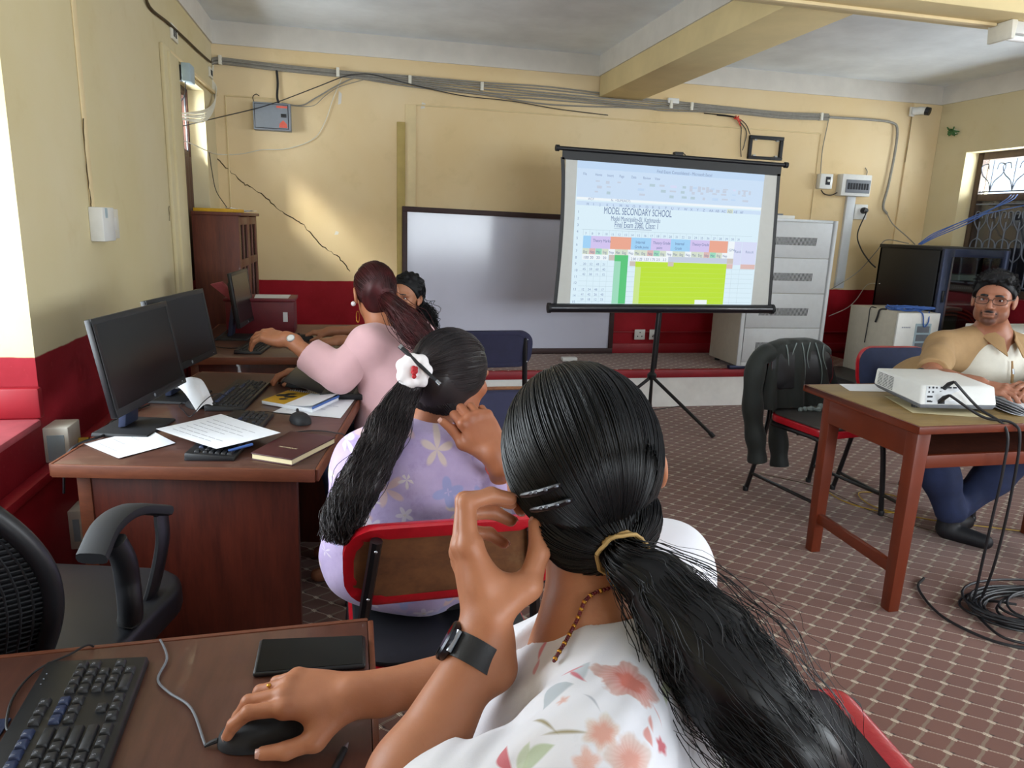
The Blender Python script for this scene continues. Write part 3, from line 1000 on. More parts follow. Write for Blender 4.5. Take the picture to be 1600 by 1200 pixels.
sheet_of_paper('white sheet nearest the wall at the front of the long desk', ((-0.765, 2.185), (-0.632, 2.037), (-0.515, 2.165), (-0.63, 2.325)), DZ + 0.002, 0.004, 3, seed=3)
o = sheet_of_paper('white printed sheet draped over the keyboard on the long desk', ((-0.578, 2.215), (-0.372, 1.998), (-0.215, 2.135), (-0.42, 2.362)), DZ + 0.0315, 0.004, 7, seed=5)
sheet_of_paper('plain white sheet under the spiral notebook on the long desk', ((-0.275, 2.50), (-0.045, 2.40), (0.005, 2.665), (-0.16, 2.75)), DZ + 0.001, 0.001, 4, seed=9)


def crumple(u, v):
    a, b, c, d = Vector((-0.665, 2.735, DZ + 0.055)), Vector((-0.585, 2.80, DZ + 0.075)), Vector((-0.47, 2.545, DZ + 0.012)), Vector((-0.515, 2.47, DZ + 0.016))
    p = (a * (1 - u) + b * u) * (1 - v) + (d * (1 - u) + c * u) * v
    return p + Vector((0, 0, 0.03 * math.sin(PI * v) + 0.018 * math.sin(PI * u) - (0.05 * (1 - v) ** 6)))


o = MB().sheet(crumple, 14, 14).build('crumpled_paper', M_['paper'], solid=0.0008)
tag(o, 'curled white paper standing up behind the keyboard on the long desk', 'paper')
# diary
o = thing('diary', 'maroon diary lying closed at the corner of the long desk', 'book', (-0.17, 2.05, DZ))
c = [Vector((x, y, DZ)) for x, y in ((-0.283, 1.995), (-0.168, 1.925), (-0.055, 2.118), (-0.192, 2.20))]
ctr = sum(c, Vector()) / 4
lift = lambda k, z: [ctr + (p - ctr) * k + Vector((0, 0, z)) for p in c]
MB().hexa(lift(1, 0), lift(1, 0.003)).build('back_cover', M_['notebook'], o, bevel=0.001)
MB().hexa(lift(0.965, 0.003), lift(0.965, 0.017)).build('pages', M_['paper_cream'], o)
MB().hexa(lift(1, 0.017), lift(1, 0.0205)).build('front_cover', M_['notebook'], o, bevel=0.001)
m = MB()
ee = (c[1] - c[0]).normalized()
nn_ = Vector((-ee.y, ee.x, 0))
Mx = Matrix(((ee.x, nn_.x, 0, 0), (ee.y, nn_.y, 0, 0), (0, 0, 1, DZ + 0.021), (0, 0, 0, 1)))
Mx.translation = c[0] * 0.5 + c[1] * 0.5 + nn_ * 0.075 + Vector((0, 0, 0.0212))
text_mesh(m, 'NOTEBOOK', 0.011, Mx, 'CENTER')
m.build('cover_lettering', M_['paper_cream'], o)
# thin blue pen peeping from under the draped sheet
o = tag(MB().tube([(-0.345, 2.02, DZ + 0.02), (-0.285, 2.055, DZ + 0.026)], 0.004, 8).build('ballpoint_pen', M_['cable_blue']), 'pale blue pen between the draped sheet and the maroon diary', 'pen')
o.location.z -= 0.0
# spiral notebook: yellow printed cover page, white leaf turned up at one edge
o = thing('spiral_notebook', 'spiral notebook with a yellow photo page on the long desk', 'notebook', (-0.19, 2.62, DZ))
c = [Vector((x, y, DZ + 0.002)) for x, y in ((-0.325, 2.615), (-0.142, 2.478), (-0.055, 2.648), (-0.245, 2.765))]


def bil(u, v, h=0):
    return (c[0] * (1 - u) + c[1] * u) * (1 - v) + (c[3] * (1 - u) + c[2] * u) * v + Vector((0, 0, h))


MB().hexa([bil(0, 0), bil(1, 0), bil(1, 1), bil(0, 1)], [bil(0, 0, 0.012), bil(1, 0, 0.012), bil(1, 1, 0.012), bil(0, 1, 0.012)]).build('page_block', M_['paper'], o, bevel=0.001)
MB().sheet(lambda u, v: bil(u * 0.46, v, 0.0135), 4, 4).build('yellow_page', M_['yellow_card'], o, solid=0.0006)
m = MB()
for (u, v, r) in ((0.12, 0.55, 0.028), (0.2, 0.72, 0.022), (0.29, 0.52, 0.026), (0.27, 0.3, 0.018)):
    p = bil(u, v, 0.0146)
    m.prism([p + Vector((r * math.cos(a) * rr_, r * 0.6 * math.sin(a), 0)) for a, rr_ in ((0, 1), (1, .8), (2, 1.1), (3, .9), (4.1, 1.05), (5.2, .85))], (0, 0, 0.0004))
m.build('printed_picture', M_['black_soft'], o, kind='stuff')
MB().sheet(lambda u, v: bil(0.46 + 0.54 * u, v, 0.0135 + 0.012 * u ** 2), 8, 4).build('white_page', M_['paper'], o, solid=0.0006)
MB().prism([bil(1.0, 0, 0.012), bil(1.015, 0, 0.012), bil(1.015, 1, 0.012), bil(1.0, 1, 0.012)], (0, 0, 0.008)).build('blue_edge', M_['cable_blue'], o)
m = MB()
for i in range(22):
    q = bil(0.04 + 0.92 * i / 21, 1.0, 0.012)
    m.tube([q + Vector((0.004 * math.cos(a), 0.008 * math.sin(a), 0.008 * math.cos(a))) for a in np.linspace(0, 2 * PI, 9)], 0.0007, 4, caps=False)
m.build('wire_binding', M_['steel'], o, kind='stuff')
# laptop of the woman in pink (screen edge-on, keys towards the aisle)
o = thing('laptop', 'open black laptop on the long desk under the pink sleeve', 'laptop', (-0.03, 2.80, DZ))
c = [Vector((x, y, DZ)) for x, y in ((-0.125, 2.672), (0.072, 2.640), (0.118, 2.965), (-0.085, 2.995))]
MB().hexa(c, [p + Vector((0, 0, 0.022)) for p in c]).build('laptop_base', M_['black'], o, bevel=0.003)
ex_, ey_ = (c[1] - c[0]), (c[3] - c[0])
km = MB()
for i in range(5):
    for j in range(14):
        p = c[0] + ex_ * (0.10 + i * 0.105) + ey_ * (0.05 + j * 0.064)
        q = [p, p + ex_ * 0.09, p + ex_ * 0.09 + ey_ * 0.055, p + ey_ * 0.055]
        km.hexa([v + Vector((0, 0, 0.0215)) for v in q], [v + Vector((0, 0, 0.0245)) for v in q])
km.build('laptop_keys', M_['key'], o, kind='stuff')
MB().box((0.05, 2.655, DZ + 0.0222), (0.064, 2.695, DZ + 0.0226)).build('sticker', M_['white_plastic'], o)
q = [c[0], c[0] + ex_ * 0.035, c[3] + ex_ * 0.035, c[3]]
tip = Vector((-0.135, 0.0, 0.05))
MB().hexa([v + Vector((0, 0, 0.022)) for v in q], [v + Vector((0, 0, 0.022)) + tip for v in q]).build('laptop_lid', M_['black'], o, bevel=0.003)

# far desk
o = thing('maroon_box', 'maroon wooden box standing at the far end of the far desk', 'box', (-0.45, 4.36, DZ))
MB().box((-0.70, 4.25, DZ), (-0.33, 4.47, DZ + 0.185)).build('box_body', M_['box_red'], o, bevel=0.003)
MB().box((-0.71, 4.24, DZ + 0.185), (-0.32, 4.48, DZ + 0.203)).build('box_lid', M_['box_red'], o, bevel=0.003)
MB().box((-0.39, 4.248, DZ + 0.07), (-0.365, 4.25, DZ + 0.125)).build('white_label', M_['paper'], o)
sheet_of_paper('white sheet lying on the lid of the maroon box', ((-0.545, 4.26), (-0.36, 4.26), (-0.36, 4.46), (-0.56, 4.46)), DZ + 0.2035, 0.0005, 0)
o = MB().prism([(-0.77, 4.225, 1.03), (-0.71, 4.215, 1.045), (-0.625, 4.215, 0.955), (-0.66, 4.225, 0.935)], (0.006, 0.02, 0.004)).build('card_box', M_['pink_card'], bevel=0.002)
tag(o, 'faded red card flap leaning up from the maroon box', 'card')
keyboard('dark keyboard in front of the edge-on monitor on the far desk', (-0.44, 3.60), (-0.40, 3.97), 0.13, DZ, 0.015, False)
mouse('black mouse under the hand on the far desk', (-0.265, 4.03), 2.9, DZ)
cable('monitor_cable', 'loose black lead behind the edge-on monitor on the far desk', [(-0.66, 4.13, 0.80), (-0.72, 4.00, 0.757), (-0.70, 3.82, 0.757), (-0.60, 3.74, 0.757), (-0.52, 3.80, 0.757)], 0.003, 'cable_black')

# ================================================================ BOOKCASE in the corner
o = thing('bookcase', 'tall brown glass-fronted bookcase in the corner by the window', 'bookcase', (-0.90, 5.1, 0))
X0, X1, Y0, Y1, ZT = -0.943, -0.675, 4.72, 5.585, 1.425
MB().box((X0, Y0, 0), (X1, Y0 + 0.022, ZT - 0.02)).build('side_panel', M_['book_wood'], o, bevel=0.002)
MB().box((X0, Y1 - 0.022, 0), (X1, Y1, ZT - 0.02)).build('side_panel', M_['book_wood'], o, bevel=0.002)
MB().box((X0, Y0 - 0.01, ZT - 0.02), (X1 + 0.02, Y1 + 0.01, ZT)).build('top_board', M_['book_wood'], o, bevel=0.003)
MB().box((X0, Y0 + 0.022, 0.05), (X0 + 0.01, Y1 - 0.022, ZT - 0.02)).build('back_board', M_['book_wood'], o)
for z in (0.06, 0.40, 0.74, 1.08):
    MB().box((X0 + 0.01, Y0 + 0.022, z), (X1 - 0.03, Y1 - 0.022, z + 0.018)).build('shelf', M_['book_wood'], o)
for k in range(2):
    ya, yb = Y0 + 0.022 + k * 0.411, Y0 + 0.022 + (k + 1) * 0.411 - 0.003
    d = MB()
    for (a, b2, z0, z1) in ((ya, ya + 0.05, 0.06, ZT - 0.022), (yb - 0.05, yb, 0.06, ZT - 0.022)):
        d.box((X1 - 0.022, a, z0), (X1, b2, z1))
    for z in (0.06, 0.42, 0.755, 1.085, ZT - 0.075):
        d.box((X1 - 0.022, ya + 0.05, z), (X1, yb - 0.05, z + 0.05))
    d.box((X1 - 0.02, (ya + yb) / 2 - 0.014, 0.11), (X1 - 0.002, (ya + yb) / 2 + 0.014, ZT - 0.075))
    dr = d.build('door', M_['book_wood'], o, bevel=0.002)
    for z in (0.11, 0.47, 0.805, 1.135):
        for (a, b2) in ((ya + 0.05, (ya + yb) / 2 - 0.014), ((ya + yb) / 2 + 0.014, yb - 0.05)):
            MB().box((X1 - 0.014, a, z), (X1 - 0.010, b2, z + (0.31 if z < 0.2 else 0.285 if z < 1.1 else 0.215))).build('pane', M_['cab_glass'], dr)
    MB().ball((X1 + 0.006, yb - 0.025 if k == 0 else ya + 0.025, 0.72), 0.009, 10, 6).build('knob', M_['steel'], dr)
k0 = 0
for z, n in ((0.418, 7), (0.758, 6), (1.098, 7)):
    for i in range(n):
        yy = Y0 + 0.06 + i * 0.115
        h = 0.2 + 0.05 * ((i * 7 + k0) % 3) / 2 - (0.03 if z > 1 else 0)
        wdt = 0.035 + 0.012 * ((i * 5) % 3)
        b = MB().box((X0 + 0.03, yy, z + 0.0005), (X1 - 0.06, yy + wdt, z + h)).build('file_folder', M_[('paper', 'paper_cream', 'green_metal', 'box_grey')[(i + k0) % 4]], bevel=0.002)
        tag(b, 'pale file standing on a shelf behind the bookcase glass', 'file', 'files inside the bookcase')
    k0 += 1
o = MB().prism([(-0.965 + 0.03, 4.74, ZT + 0.0005), (-0.70, 4.72, ZT + 0.0005), (-0.68, 5.02, ZT + 0.0005), (-0.93, 5.05, ZT + 0.0005)], (0, 0, 0.02)).build('yellow_folder', M_['yellow_card'], bevel=0.002)
tag(o, 'yellow folder lying on top of the bookcase', 'folder')
for i, (dx, dy) in enumerate(((0, 0), (0.03, 0.1), (0.02, 0.22))):
    sheet_of_paper(('white paper overlapping the yellow folder on the bookcase', 'middle loose white paper on top of the bookcase', 'farthest loose white paper on top of the bookcase')[i],
                   ((-0.86 + dx, 5.07 + dy), (-0.68 + dx, 5.05 + dy), (-0.66 + dx, 5.16 + dy), (-0.84 + dx, 5.20 + dy)), ZT + 0.002 + 0.006 * i, 0.02, 0, seed=20 + i)


# ================================================================ CHAIRS
def stadium(w, h, n=10, r=None):
    """Rounded rectangle outline in x-z, centred, counter-clockwise."""
    r = min(w, h) / 2 * 0.98 if r is None else r
    pts = []
    for cx, cz, a0 in ((w / 2 - r, h / 2 - r, 0), (-w / 2 + r, h / 2 - r, PI / 2), (-w / 2 + r, -h / 2 + r, PI), (w / 2 - r, -h / 2 + r, 1.5 * PI)):
        for k in range(n + 1):
            a = a0 + PI / 2 * k / n
            pts.append((cx + r * math.cos(a), cz + r * math.sin(a)))
    return pts


def make_chair(label, loc, face, pad='black_vinyl', edge='red_vinyl', back='ply', h_top=0.82, group=None, seat_edge='red_vinyl', bw=0.43, bh=0.2, top_worn=False, seat_pad=None):
    """Tube-framed visitor chair. Local frame: faces +y; face = world heading angle of that +y (radians from +x)."""
    o = thing('chair', label, 'chair', (0, 0, 0), group)
    rr = random.Random(len(bpy.data.objects))
    for sx in (-1, 1):
        x = sx * 0.2
        # front leg bends into the seat rail, rear leg carries on up as the back upright
        MB().tube(smooth_path([(x * 1.12, 0.235, 0.0), (x * 1.06, 0.215, 0.25), (x * 1.0, 0.195, 0.395), (x, 0.15, 0.425), (x, 0.0, 0.425), (x, -0.16, 0.42)], 5), 0.0135, 8).build('leg', M_['tube_black'], o)
        MB().tube(smooth_path([(x * 1.15, -0.275, 0.0), (x * 1.06, -0.225, 0.25), (x, -0.195, 0.44), (x * 0.93, -0.22, 0.6), (x * 0.80, -0.262, h_top - 0.02)], 6), 0.0125, 8).build('leg', M_['tube_black'], o)
        MB().tube([(x * 1.10, 0.225, 0.11), (x * 1.11, -0.25, 0.11)], 0.0095, 8).build('side_rail', M_['tube_black'], o)
        for yy, zz in ((0.235, 0.0), (-0.275, 0.0)):
            MB().lathe([(0.015, 0.0), (0.016, 0.02), (0.0135, 0.026)], (x * (1.12 if yy > 0 else 1.15), yy, 0), 10).build('foot_cap', M_['black'], o)
    MB().tube([(-0.2, 0.02, 0.415), (0.2, 0.02, 0.415)], 0.009, 8).build('cross_rail', M_['tube_black'], o)
    # seat: red-edged slab with a pad on top
    out = stadium(0.42, 0.43, 6, 0.09)
    vs, fs = [], []
    m = MB()
    m.prism([(x, y, 0.437) for x, y in out], (0, 0, 0.036))
    m.build('seat_board', M_[seat_edge], o, bevel=0.006)
    m = MB()
    m.prism([(x * 0.96, y * 0.96, 0.473) for x, y in out], (0, 0, 0.014))
    m.build('seat_pad', M_[seat_pad or pad], o, bevel=0.006)
    # backrest: pad in front, bare ply behind, vinyl wrapped over its rim
    zc = h_top - bh / 2
    tilt = 0.20

    def Q(x, z, d):
        return Vector((x, -0.225 - (z - 0.62) * tilt + 0.026 + d - 0.012 * (1 - (x / (bw / 2)) ** 2), z))
    st = stadium(bw, bh, 7, bh * 0.36)
    n = len(st)
    m = MB()
    for (k, d) in ((0.0, 0.030), (0.55, 0.030), (0.93, 0.027), (1.0, 0.018)):
        m.add([Q(x * k, zc + z * k, d) for x, z in st], [])
    fs = []
    for j in range(3):
        for i in range(n):
            fs.append((j * n + i, j * n + (i + 1) % n, (j + 1) * n + (i + 1) % n, (j + 1) * n + i))
    m.f += fs
    m.m += [0] * len(fs)
    m.build('backrest', M_[pad], o)
    ring = [(1.0, 0.020), (1.035, 0.010), (1.035, -0.004), (1.0, -0.010), (0.92, -0.0115), (0.76, -0.0095)]
    m = MB()
    fs = []
    for j, (k, d) in enumerate(ring):
        jit = [rr.uniform(-1, 1) for _ in range(n)]
        for i, (x, z) in enumerate(st):
            kk = k + (jit[i] * 0.045 if j == 5 else jit[i] * 0.008 if j else 0)
            dd = d + (jit[i] * 0.002 if j > 2 else 0)
            hw = bh / 2 * (1 - kk)
            m.v.append(tuple(Q(x - math.copysign(min(abs(x), hw), x), zc + z * (1 - 2 * hw / bh), dd)))
    for j in range(len(ring) - 1):
        for i in range(n):
            fs.append((j * n + i, j * n + (i + 1) % n, (j + 1) * n + (i + 1) % n, (j + 1) * n + i))
    m.f += fs
    m.m += [0] * len(fs)
    m.build('vinyl_edge', M_[edge], o)
    m = MB()
    m.add([Q(x * 0.93, zc + z * 0.9, -0.0085) for x, z in st] + [Q(x * 0.93, zc + z * 0.9, 0.015) for x, z in st], [tuple(range(n)), tuple(range(2 * n - 1, n - 1, -1))])
    m.f += [(i, (i + 1) % n, n + (i + 1) % n, n + i) for i in range(n)]
    m.m += [0] * n
    m.build('back_board', M_[back], o)
    if top_worn:
        MB().tube([Q(-bw / 2 * 0.8, zc + bh / 2 + 0.006, 0.004), Q(0, zc + bh / 2 + 0.006, 0.004), Q(bw / 2 * 0.8, zc + bh / 2 + 0.006, 0.004)], 0.008, 8).build('worn_top_edge', M_['ply'], o)
    sc = MB()
    for sx in (-1, 1):
        for zz in (zc - bh * 0.32, zc + bh * 0.3):
            xx = sx * (0.2 * (0.93 + (0.80 - 0.93) * (zz - 0.6) / (h_top - 0.62)))
            sc.ball(Q(xx, zz, -0.040), (0.0035, 0.003, 0.0035), 8, 5)
    sc.build('screws', M_['steel'], o, kind='stuff')
    o.location = loc
    o.rotation_euler = (0, 0, face - PI / 2)
    return o


make_chair('chair turned from us, red vinyl round a bare plywood back', (0.192, 1.585, 0), PI / 2 + 0.03, h_top=0.82, bw=0.45, bh=0.185)
make_chair('chair whose black and red back tops the bottom edge of the picture', (0.43, 0.64, 0), PI - 0.1, h_top=0.775, back='black_vinyl')
make_chair('chair with the dark green jacket hung over its back', (2.42, 3.15, 0), -PI / 2 + 0.17, h_top=0.80, seat_pad='grey_vinyl', back='black_vinyl')
make_chair('blue chair with red edging that carries the man in the two-tone polo', (2.90, 3.06, 0), -PI / 2, pad='navy_blue', back='navy_blue', h_top=0.83, bw=0.46, bh=0.24)
make_chair('dark navy chair with square back in front of the whiteboard', (0.585, 3.36, 0), PI / 2 + 0.08, pad='navy', edge='navy', back='navy', h_top=0.945, bh=0.17, seat_edge='navy', bw=0.40)
make_chair('navy chair with a worn tan top edge beside the lilac blouse', (0.53, 2.26, 0), -PI / 2 + 0.05, pad='navy', edge='navy', back='navy', h_top=0.815, bh=0.14, seat_edge='navy', bw=0.36, top_worn=True)
make_chair('chair under the woman in the pink top', (0.16, 2.74, 0), PI + 0.2, pad='navy', edge='navy', back='navy', h_top=0.78, seat_edge='navy')
make_chair('chair under the curly-haired girl at the far desk', (0.33, 3.95, 0), PI, pad='navy', edge='navy', back='navy', h_top=0.80, seat_edge='navy')

# ---------------------------------------------------------------- the office chair at the left
o = thing('office_chair', 'black office chair with a mesh back at the nearest desk', 'office chair', (-0.66, 1.45, 0))
# seat
m = MB(rotz(-0.25, (-0.68, 1.53, 0)))
out = stadium(0.50, 0.50, 7, 0.11)
m.prism([(x, y, 0.50) for x, y in out], (0, 0, 0.075))
m.build('seat', M_['black'], o, bevel=0.02, seg=3)
MB().lathe([(0.03, 0.06), (0.03, 0.30), (0.045, 0.31), (0.045, 0.40), (0.10, 0.44), (0.12, 0.50)], (-0.68, 1.53, 0), 16).build('gas_column', M_['black'], o)
for k in range(5):
    a = 0.3 + k * 2 * PI / 5
    d = Vector((math.cos(a), math.sin(a), 0))
    c0 = Vector((-0.68, 1.53, 0))
    MB().tube([c0 + d * 0.03 + Vector((0, 0, 0.10)), c0 + d * 0.15 + Vector((0, 0, 0.095)), c0 + d * 0.27 + Vector((0, 0, 0.065))], [0.024, 0.02, 0.014], 8).build('base_spoke', M_['black'], o)
    w_ = c0 + d * 0.27
    MB().lathe([(0.022, -0.018), (0.026, -0.014), (0.026, 0.014), (0.022, 0.018)], (w_.x, w_.y, 0.026), 14, (-d.y, d.x, 0)).build('caster', M_['black'], o)


# back: curved rim with mesh, leaning; its outer edge sweeps from (0,770) down to (85,1000)
def back_pt(u, v):
    """u across (-1..1), v up (0..1)."""
    base = Vector((-0.735, 1.20, 0.60))
    right = Vector((0.93, 0.12, 0)).normalized()
    wv = 0.175 + 0.06 * math.sin(PI * min(1, v * 1.05)) - 0.075 * v ** 3
    p = base + right * (u * wv) + Vector((0, 0, 0.43 * v))
    depth = Vector((0.12, -0.99, 0))
    return p + depth * (0.055 * v + 0.045 * v * v - 0.055 * u * u)


rim = [back_pt(1, v) for v in np.linspace(0, 1, 12)] + [back_pt(u, 1) + Vector((0, 0, 0.02 * (1 - u * u))) for u in np.linspace(0.8, -0.8, 7)] + [back_pt(-1, v) for v in np.linspace(1, 0, 12)] + [back_pt(u, 0) for u in np.linspace(-0.8, 0.8, 7)]
rim = smooth_path(rim + [rim[0]], 3)
MB().tube(rim, 0.017, 10, caps=False).build('back_rim', M_['black'], o)
mm = MB()
for i in range(26):
    u = -0.96 + 1.92 * i / 25
    mm.tube([back_pt(u, v) for v in np.linspace(0.02, 0.98, 10)], 0.0022, 4)
for j in range(40):
    v = 0.02 + 0.96 * j / 39
    mm.tube([back_pt(u, v) for u in np.linspace(-0.97, 0.97, 8)], 0.0016, 4)
mm.build('back_mesh', M_['black_soft'], o, kind='stuff')
MB().sheet(lambda u, v: back_pt(-0.97 + 1.94 * u, 0.02 + 0.96 * v) + Vector((0, 0.012, 0)), 14, 14).build('back_panel', M_['black'], o, solid=0.003)
MB().tube(smooth_path([(-0.735, 1.175, 0.66), (-0.73, 1.18, 0.54), (-0.72, 1.25, 0.48), (-0.70, 1.38, 0.48)], 6), [0.03] * 19, 8).build('back_support', M_['black'], o)


def armrest(sgn):
    """Loop armrest: padded top, two posts down to a foot on the seat side."""
    if sgn > 0:
        A = at(143, 873, d=1.34)
        B = at(168, 822, d=1.43)
        C = at(205, 797, d=1.52)
        D = at(251, 797, d=1.60)
        low_f = at(232, 955, d=1.60)
        low_b = at(204, 960, d=1.46)
    else:
        sh_ = Vector((-0.37, 0.04, 0))
        A, B, C, D = [at(*q[:2], d=q[2]) + sh_ for q in ((143, 873, 1.34), (168, 822, 1.43), (205, 797, 1.52), (251, 797, 1.60))]
        low_f, low_b = at(232, 955, d=1.60) + sh_, at(204, 960, d=1.46) + sh_
    top = smooth_path([A, B, C, D], 6)
    side = Vector((0.93, -0.2, 0)).normalized()
    m = MB()
    n = 12
    ring = []
    for i, p in enumerate(top):
        t = (top[min(i + 1, len(top) - 1)] - top[max(i - 1, 0)]).normalized()
        b = side.cross(t).normalized()
        hw, hh = 0.030, 0.013
        ring += [p + side * hw * math.copysign(abs(math.cos(a)) ** 0.6, math.cos(a)) + b * hh * math.copysign(abs(math.sin(a)) ** 0.6, math.sin(a)) for a in np.linspace(0, 2 * PI, n, endpoint=False)]
    L = len(top)
    m.add(ring, [(i * n + k, i * n + (k + 1) % n, (i + 1) * n + (k + 1) % n, (i + 1) * n + k) for i in range(L - 1) for k in range(n)] + [tuple(range(n - 1, -1, -1)), tuple((L - 1) * n + k for k in range(n))])
    m.build('armrest_pad', M_['black_soft'], o)
    q = smooth_path([D + Vector((0, 0, -0.006)), D + (low_f - D) * 0.35 + Vector((0.012, 0, 0)), low_f + Vector((0.004, 0, 0.03)), low_f + Vector((-0.03, 0, -0.01))], 5)
    m = MB()
    n2 = 10
    ring = []
    for p in q:
        ring += [p + side * 0.011 * math.cos(a) + Vector((0.25, 0.95, 0)) * 0.026 * math.sin(a) for a in np.linspace(0, 2 * PI, n2, endpoint=False)]
    m.add(ring, [(i * n2 + k, i * n2 + (k + 1) % n2, (i + 1) * n2 + (k + 1) % n2, (i + 1) * n2 + k) for i in range(len(q) - 1) for k in range(n2)] + [tuple(range(n2 - 1, -1, -1)), tuple((len(q) - 1) * n2 + k for k in range(n2))])
    m.build('armrest_post', M_['black'], o)
    e0 = A + (B - A) * 0.55 + side * 0.012
    q = smooth_path([e0 + Vector((0.01, 0.01, -0.008)), e0 + Vector((0.02, 0.02, -0.05)), low_b + Vector((0, 0, 0.08)), low_b, low_f + Vector((-0.05, 0, -0.03))], 5)
    MB().tube(q, [0.024] * len(q), 10).build('armrest_post', M_['black'], o)
    MB().tube([low_b + Vector((0.0, 0, -0.012)), low_f + Vector((-0.02, 0, -0.02)), Vector((low_f.x - 0.16 * sgn, low_f.y, 0.52))], 0.019, 8).build('armrest_bracket', M_['black'], o)


armrest(1)
armrest(-1)

# ================================================================ WHITEBOARD
o = thing('whiteboard', 'wide whiteboard in a dark frame leaning behind the projection screen', 'whiteboard', (1.33, 5.93, 0.313))
wb = [Vector((0.402, 5.93, 1.524)), Vector((2.262, 5.93, 1.500)), Vector((2.262, 5.915, 0.316)), Vector((0.402, 5.915, 0.316))]


def WBP(u, v, d):
    return wb[3] * (1 - u) * (1 - v) + wb[2] * u * (1 - v) + wb[0] * (1 - u) * v + wb[1] * u * v + Vector((0, -d, 0))


MB().hexa([WBP(.01, .01, -0.008), WBP(.99, .01, -0.008), WBP(.99, .99, -0.008), WBP(.01, .99, -0.008)][::-1], [WBP(.01, .01, 0), WBP(.99, .01, 0), WBP(.99, .99, 0), WBP(.01, .99, 0)][::-1]).build('board_face', M_['whiteboard'], o)
for (u0, v0, u1, v1) in ((0, 0.965, 1, 1), (0, 0, 1, 0.04), (0, 0.04, 0.022, 0.965), (0.978, 0.04, 1, 0.965)):
    q = [WBP(u0, v0, -0.01), WBP(u1, v0, -0.01), WBP(u1, v1, -0.01), WBP(u0, v1, -0.01)]
    MB().hexa(q, [p + Vector((0, -0.025, 0)) for p in q]).build('board_frame', M_['board_frame'], o, bevel=0.002)
o = MB().box((1.70, 5.56, 0.3135), (1.83, 5.62, 0.345)).build('board_duster', M_['white_plastic'], bevel=0.006)
tag(o, 'pale board duster lying on the stage carpet below the whiteboard', 'duster')

# ================================================================ PROJECTION SCREEN ON TRIPOD
SY = 4.70
TL, TR, BL, BR = at(884, 246, y=SY), at(1215, 272, y=SY), at(869, 478, y=SY), at(1200, 480, y=SY)
o = thing('projection_screen', 'projection screen on a black tripod showing a spreadsheet', 'projection screen', (2.14, 4.73, 0))


def SP(u, v, d=0.0):
    """u 0..1 left to right, v 0..1 top to bottom; the cloth's left edge is drawn in a little."""
    p = (TL * (1 - u) + TR * u) * (1 - v) + (BL * (1 - u) + BR * u) * v
    p = p + Vector((0.022 * math.sin(PI * v) * ((1 - u) ** 6) * 0.6, 0.0, 0.0))
    return p + Vector((0, -d, 0))


MB().sheet(lambda u, v: SP(u, v), 16, 16).build('screen_cloth', M_['screen_cloth'], o, solid=0.0012)
bd = MB()
bwid = 0.026
for side in (0, 1):
    def fn(u, v, side=side):
        q = SP(side, v, 0.0015)
        sgn = -1 if side == 0 else 1
        drawn = 0.03 * math.exp(-v * 9) * sgn if side == 0 else 0
        return q + Vector((sgn * bwid * (u - 0.12) + drawn * 0.4, 0, 0))
    bd.sheet(fn, 2, 20)
bd.sheet(lambda u, v: SP(u, 0, 0.0015) + Vector(((u - .5) * 0.05, 0, -0.012 + 0.062 * v)), 12, 2)
bd.build('black_border', M_['rack_black'], o, solid=0.0008)
t0, t1 = at(871, 231, y=SY), at(1228, 258, y=SY)
MB().tube([t0, t1], 0.014, 10).build('top_bar', M_['black'], o)
for e in (t0, t1):
    dd = (t1 - t0).normalized()
    MB().tube([e - dd * 0.012, e + dd * 0.012], 0.021, 10).build('bar_end_cap', M_['black_soft'], o)
c0, c1 = at(860, 481, y=SY), at(1204, 483, y=SY)
MB().tube([c0, c1], 0.032, 14).build('roller_case', plain('roller_case_black', '14151d', 0.28, var=0.05, coat=0.3), o)
for e, s_ in ((c0, -1), (c1, 1)):
    MB().tube([e, e + Vector((s_ * 0.02, 0, 0))], 0.036, 14).build('case_end_cap', M_['black_soft'], o)
hook = (t0 + t1) / 2 + Vector((0.03, 0.02, 0))
MB().tube([(2.16, 4.745, 0.42), (hook.x, 4.745, hook.z + 0.03)], 0.011, 8).build('mast', M_['tube_black'], o)
MB().tube([(2.14, 4.745, 0.36), (2.155, 4.745, 0.86)], 0.016, 10).build('tripod_pole', M_['tube_black'], o)
h_ = MB().box((hook.x - 0.03, 4.715, hook.z - 0.005), (hook.x + 0.03, 4.76, hook.z + 0.035))
h_.tube([(hook.x + 0.03, 4.73, hook.z + 0.03), (hook.x + 0.05, 4.73, hook.z + 0.02), (hook.x + 0.05, 4.73, hook.z - 0.02)], 0.004, 6)
h_.build('hook_clamp', M_['black'], o, bevel=0.004)
hub = Vector((2.14, 4.745, 0.36))
MB().lathe([(0.03, -0.02), (0.034, -0.01), (0.034, 0.015), (0.02, 0.03)], hub, 12).build('tripod_hub', M_['black'], o)
MB().tube([hub + Vector((0, 0, -0.02)), (2.138, 4.745, 0.07)], 0.011, 8).build('tripod_pole', M_['tube_black'], o)
for (fx, fy) in ((2.46, 4.34), (2.335, 5.165), (1.66, 4.69)):
    ft = Vector((fx, fy, 0.012))
    leg = MB().tube([hub, ft], 0.0125, 8).build('leg', M_['tube_black'], o)
    MB().tube([ft + (hub - ft) * 0.06, ft + Vector((0, 0, -0.003))], 0.016, 8).build('rubber_foot', M_['black_soft'], leg)
    mid = hub + (ft - hub) * 0.5
    MB().bar(mid, Vector((2.139, 4.745, 0.10)), 0.012, 0.005).build('leg_brace', M_['tube_black'], o)

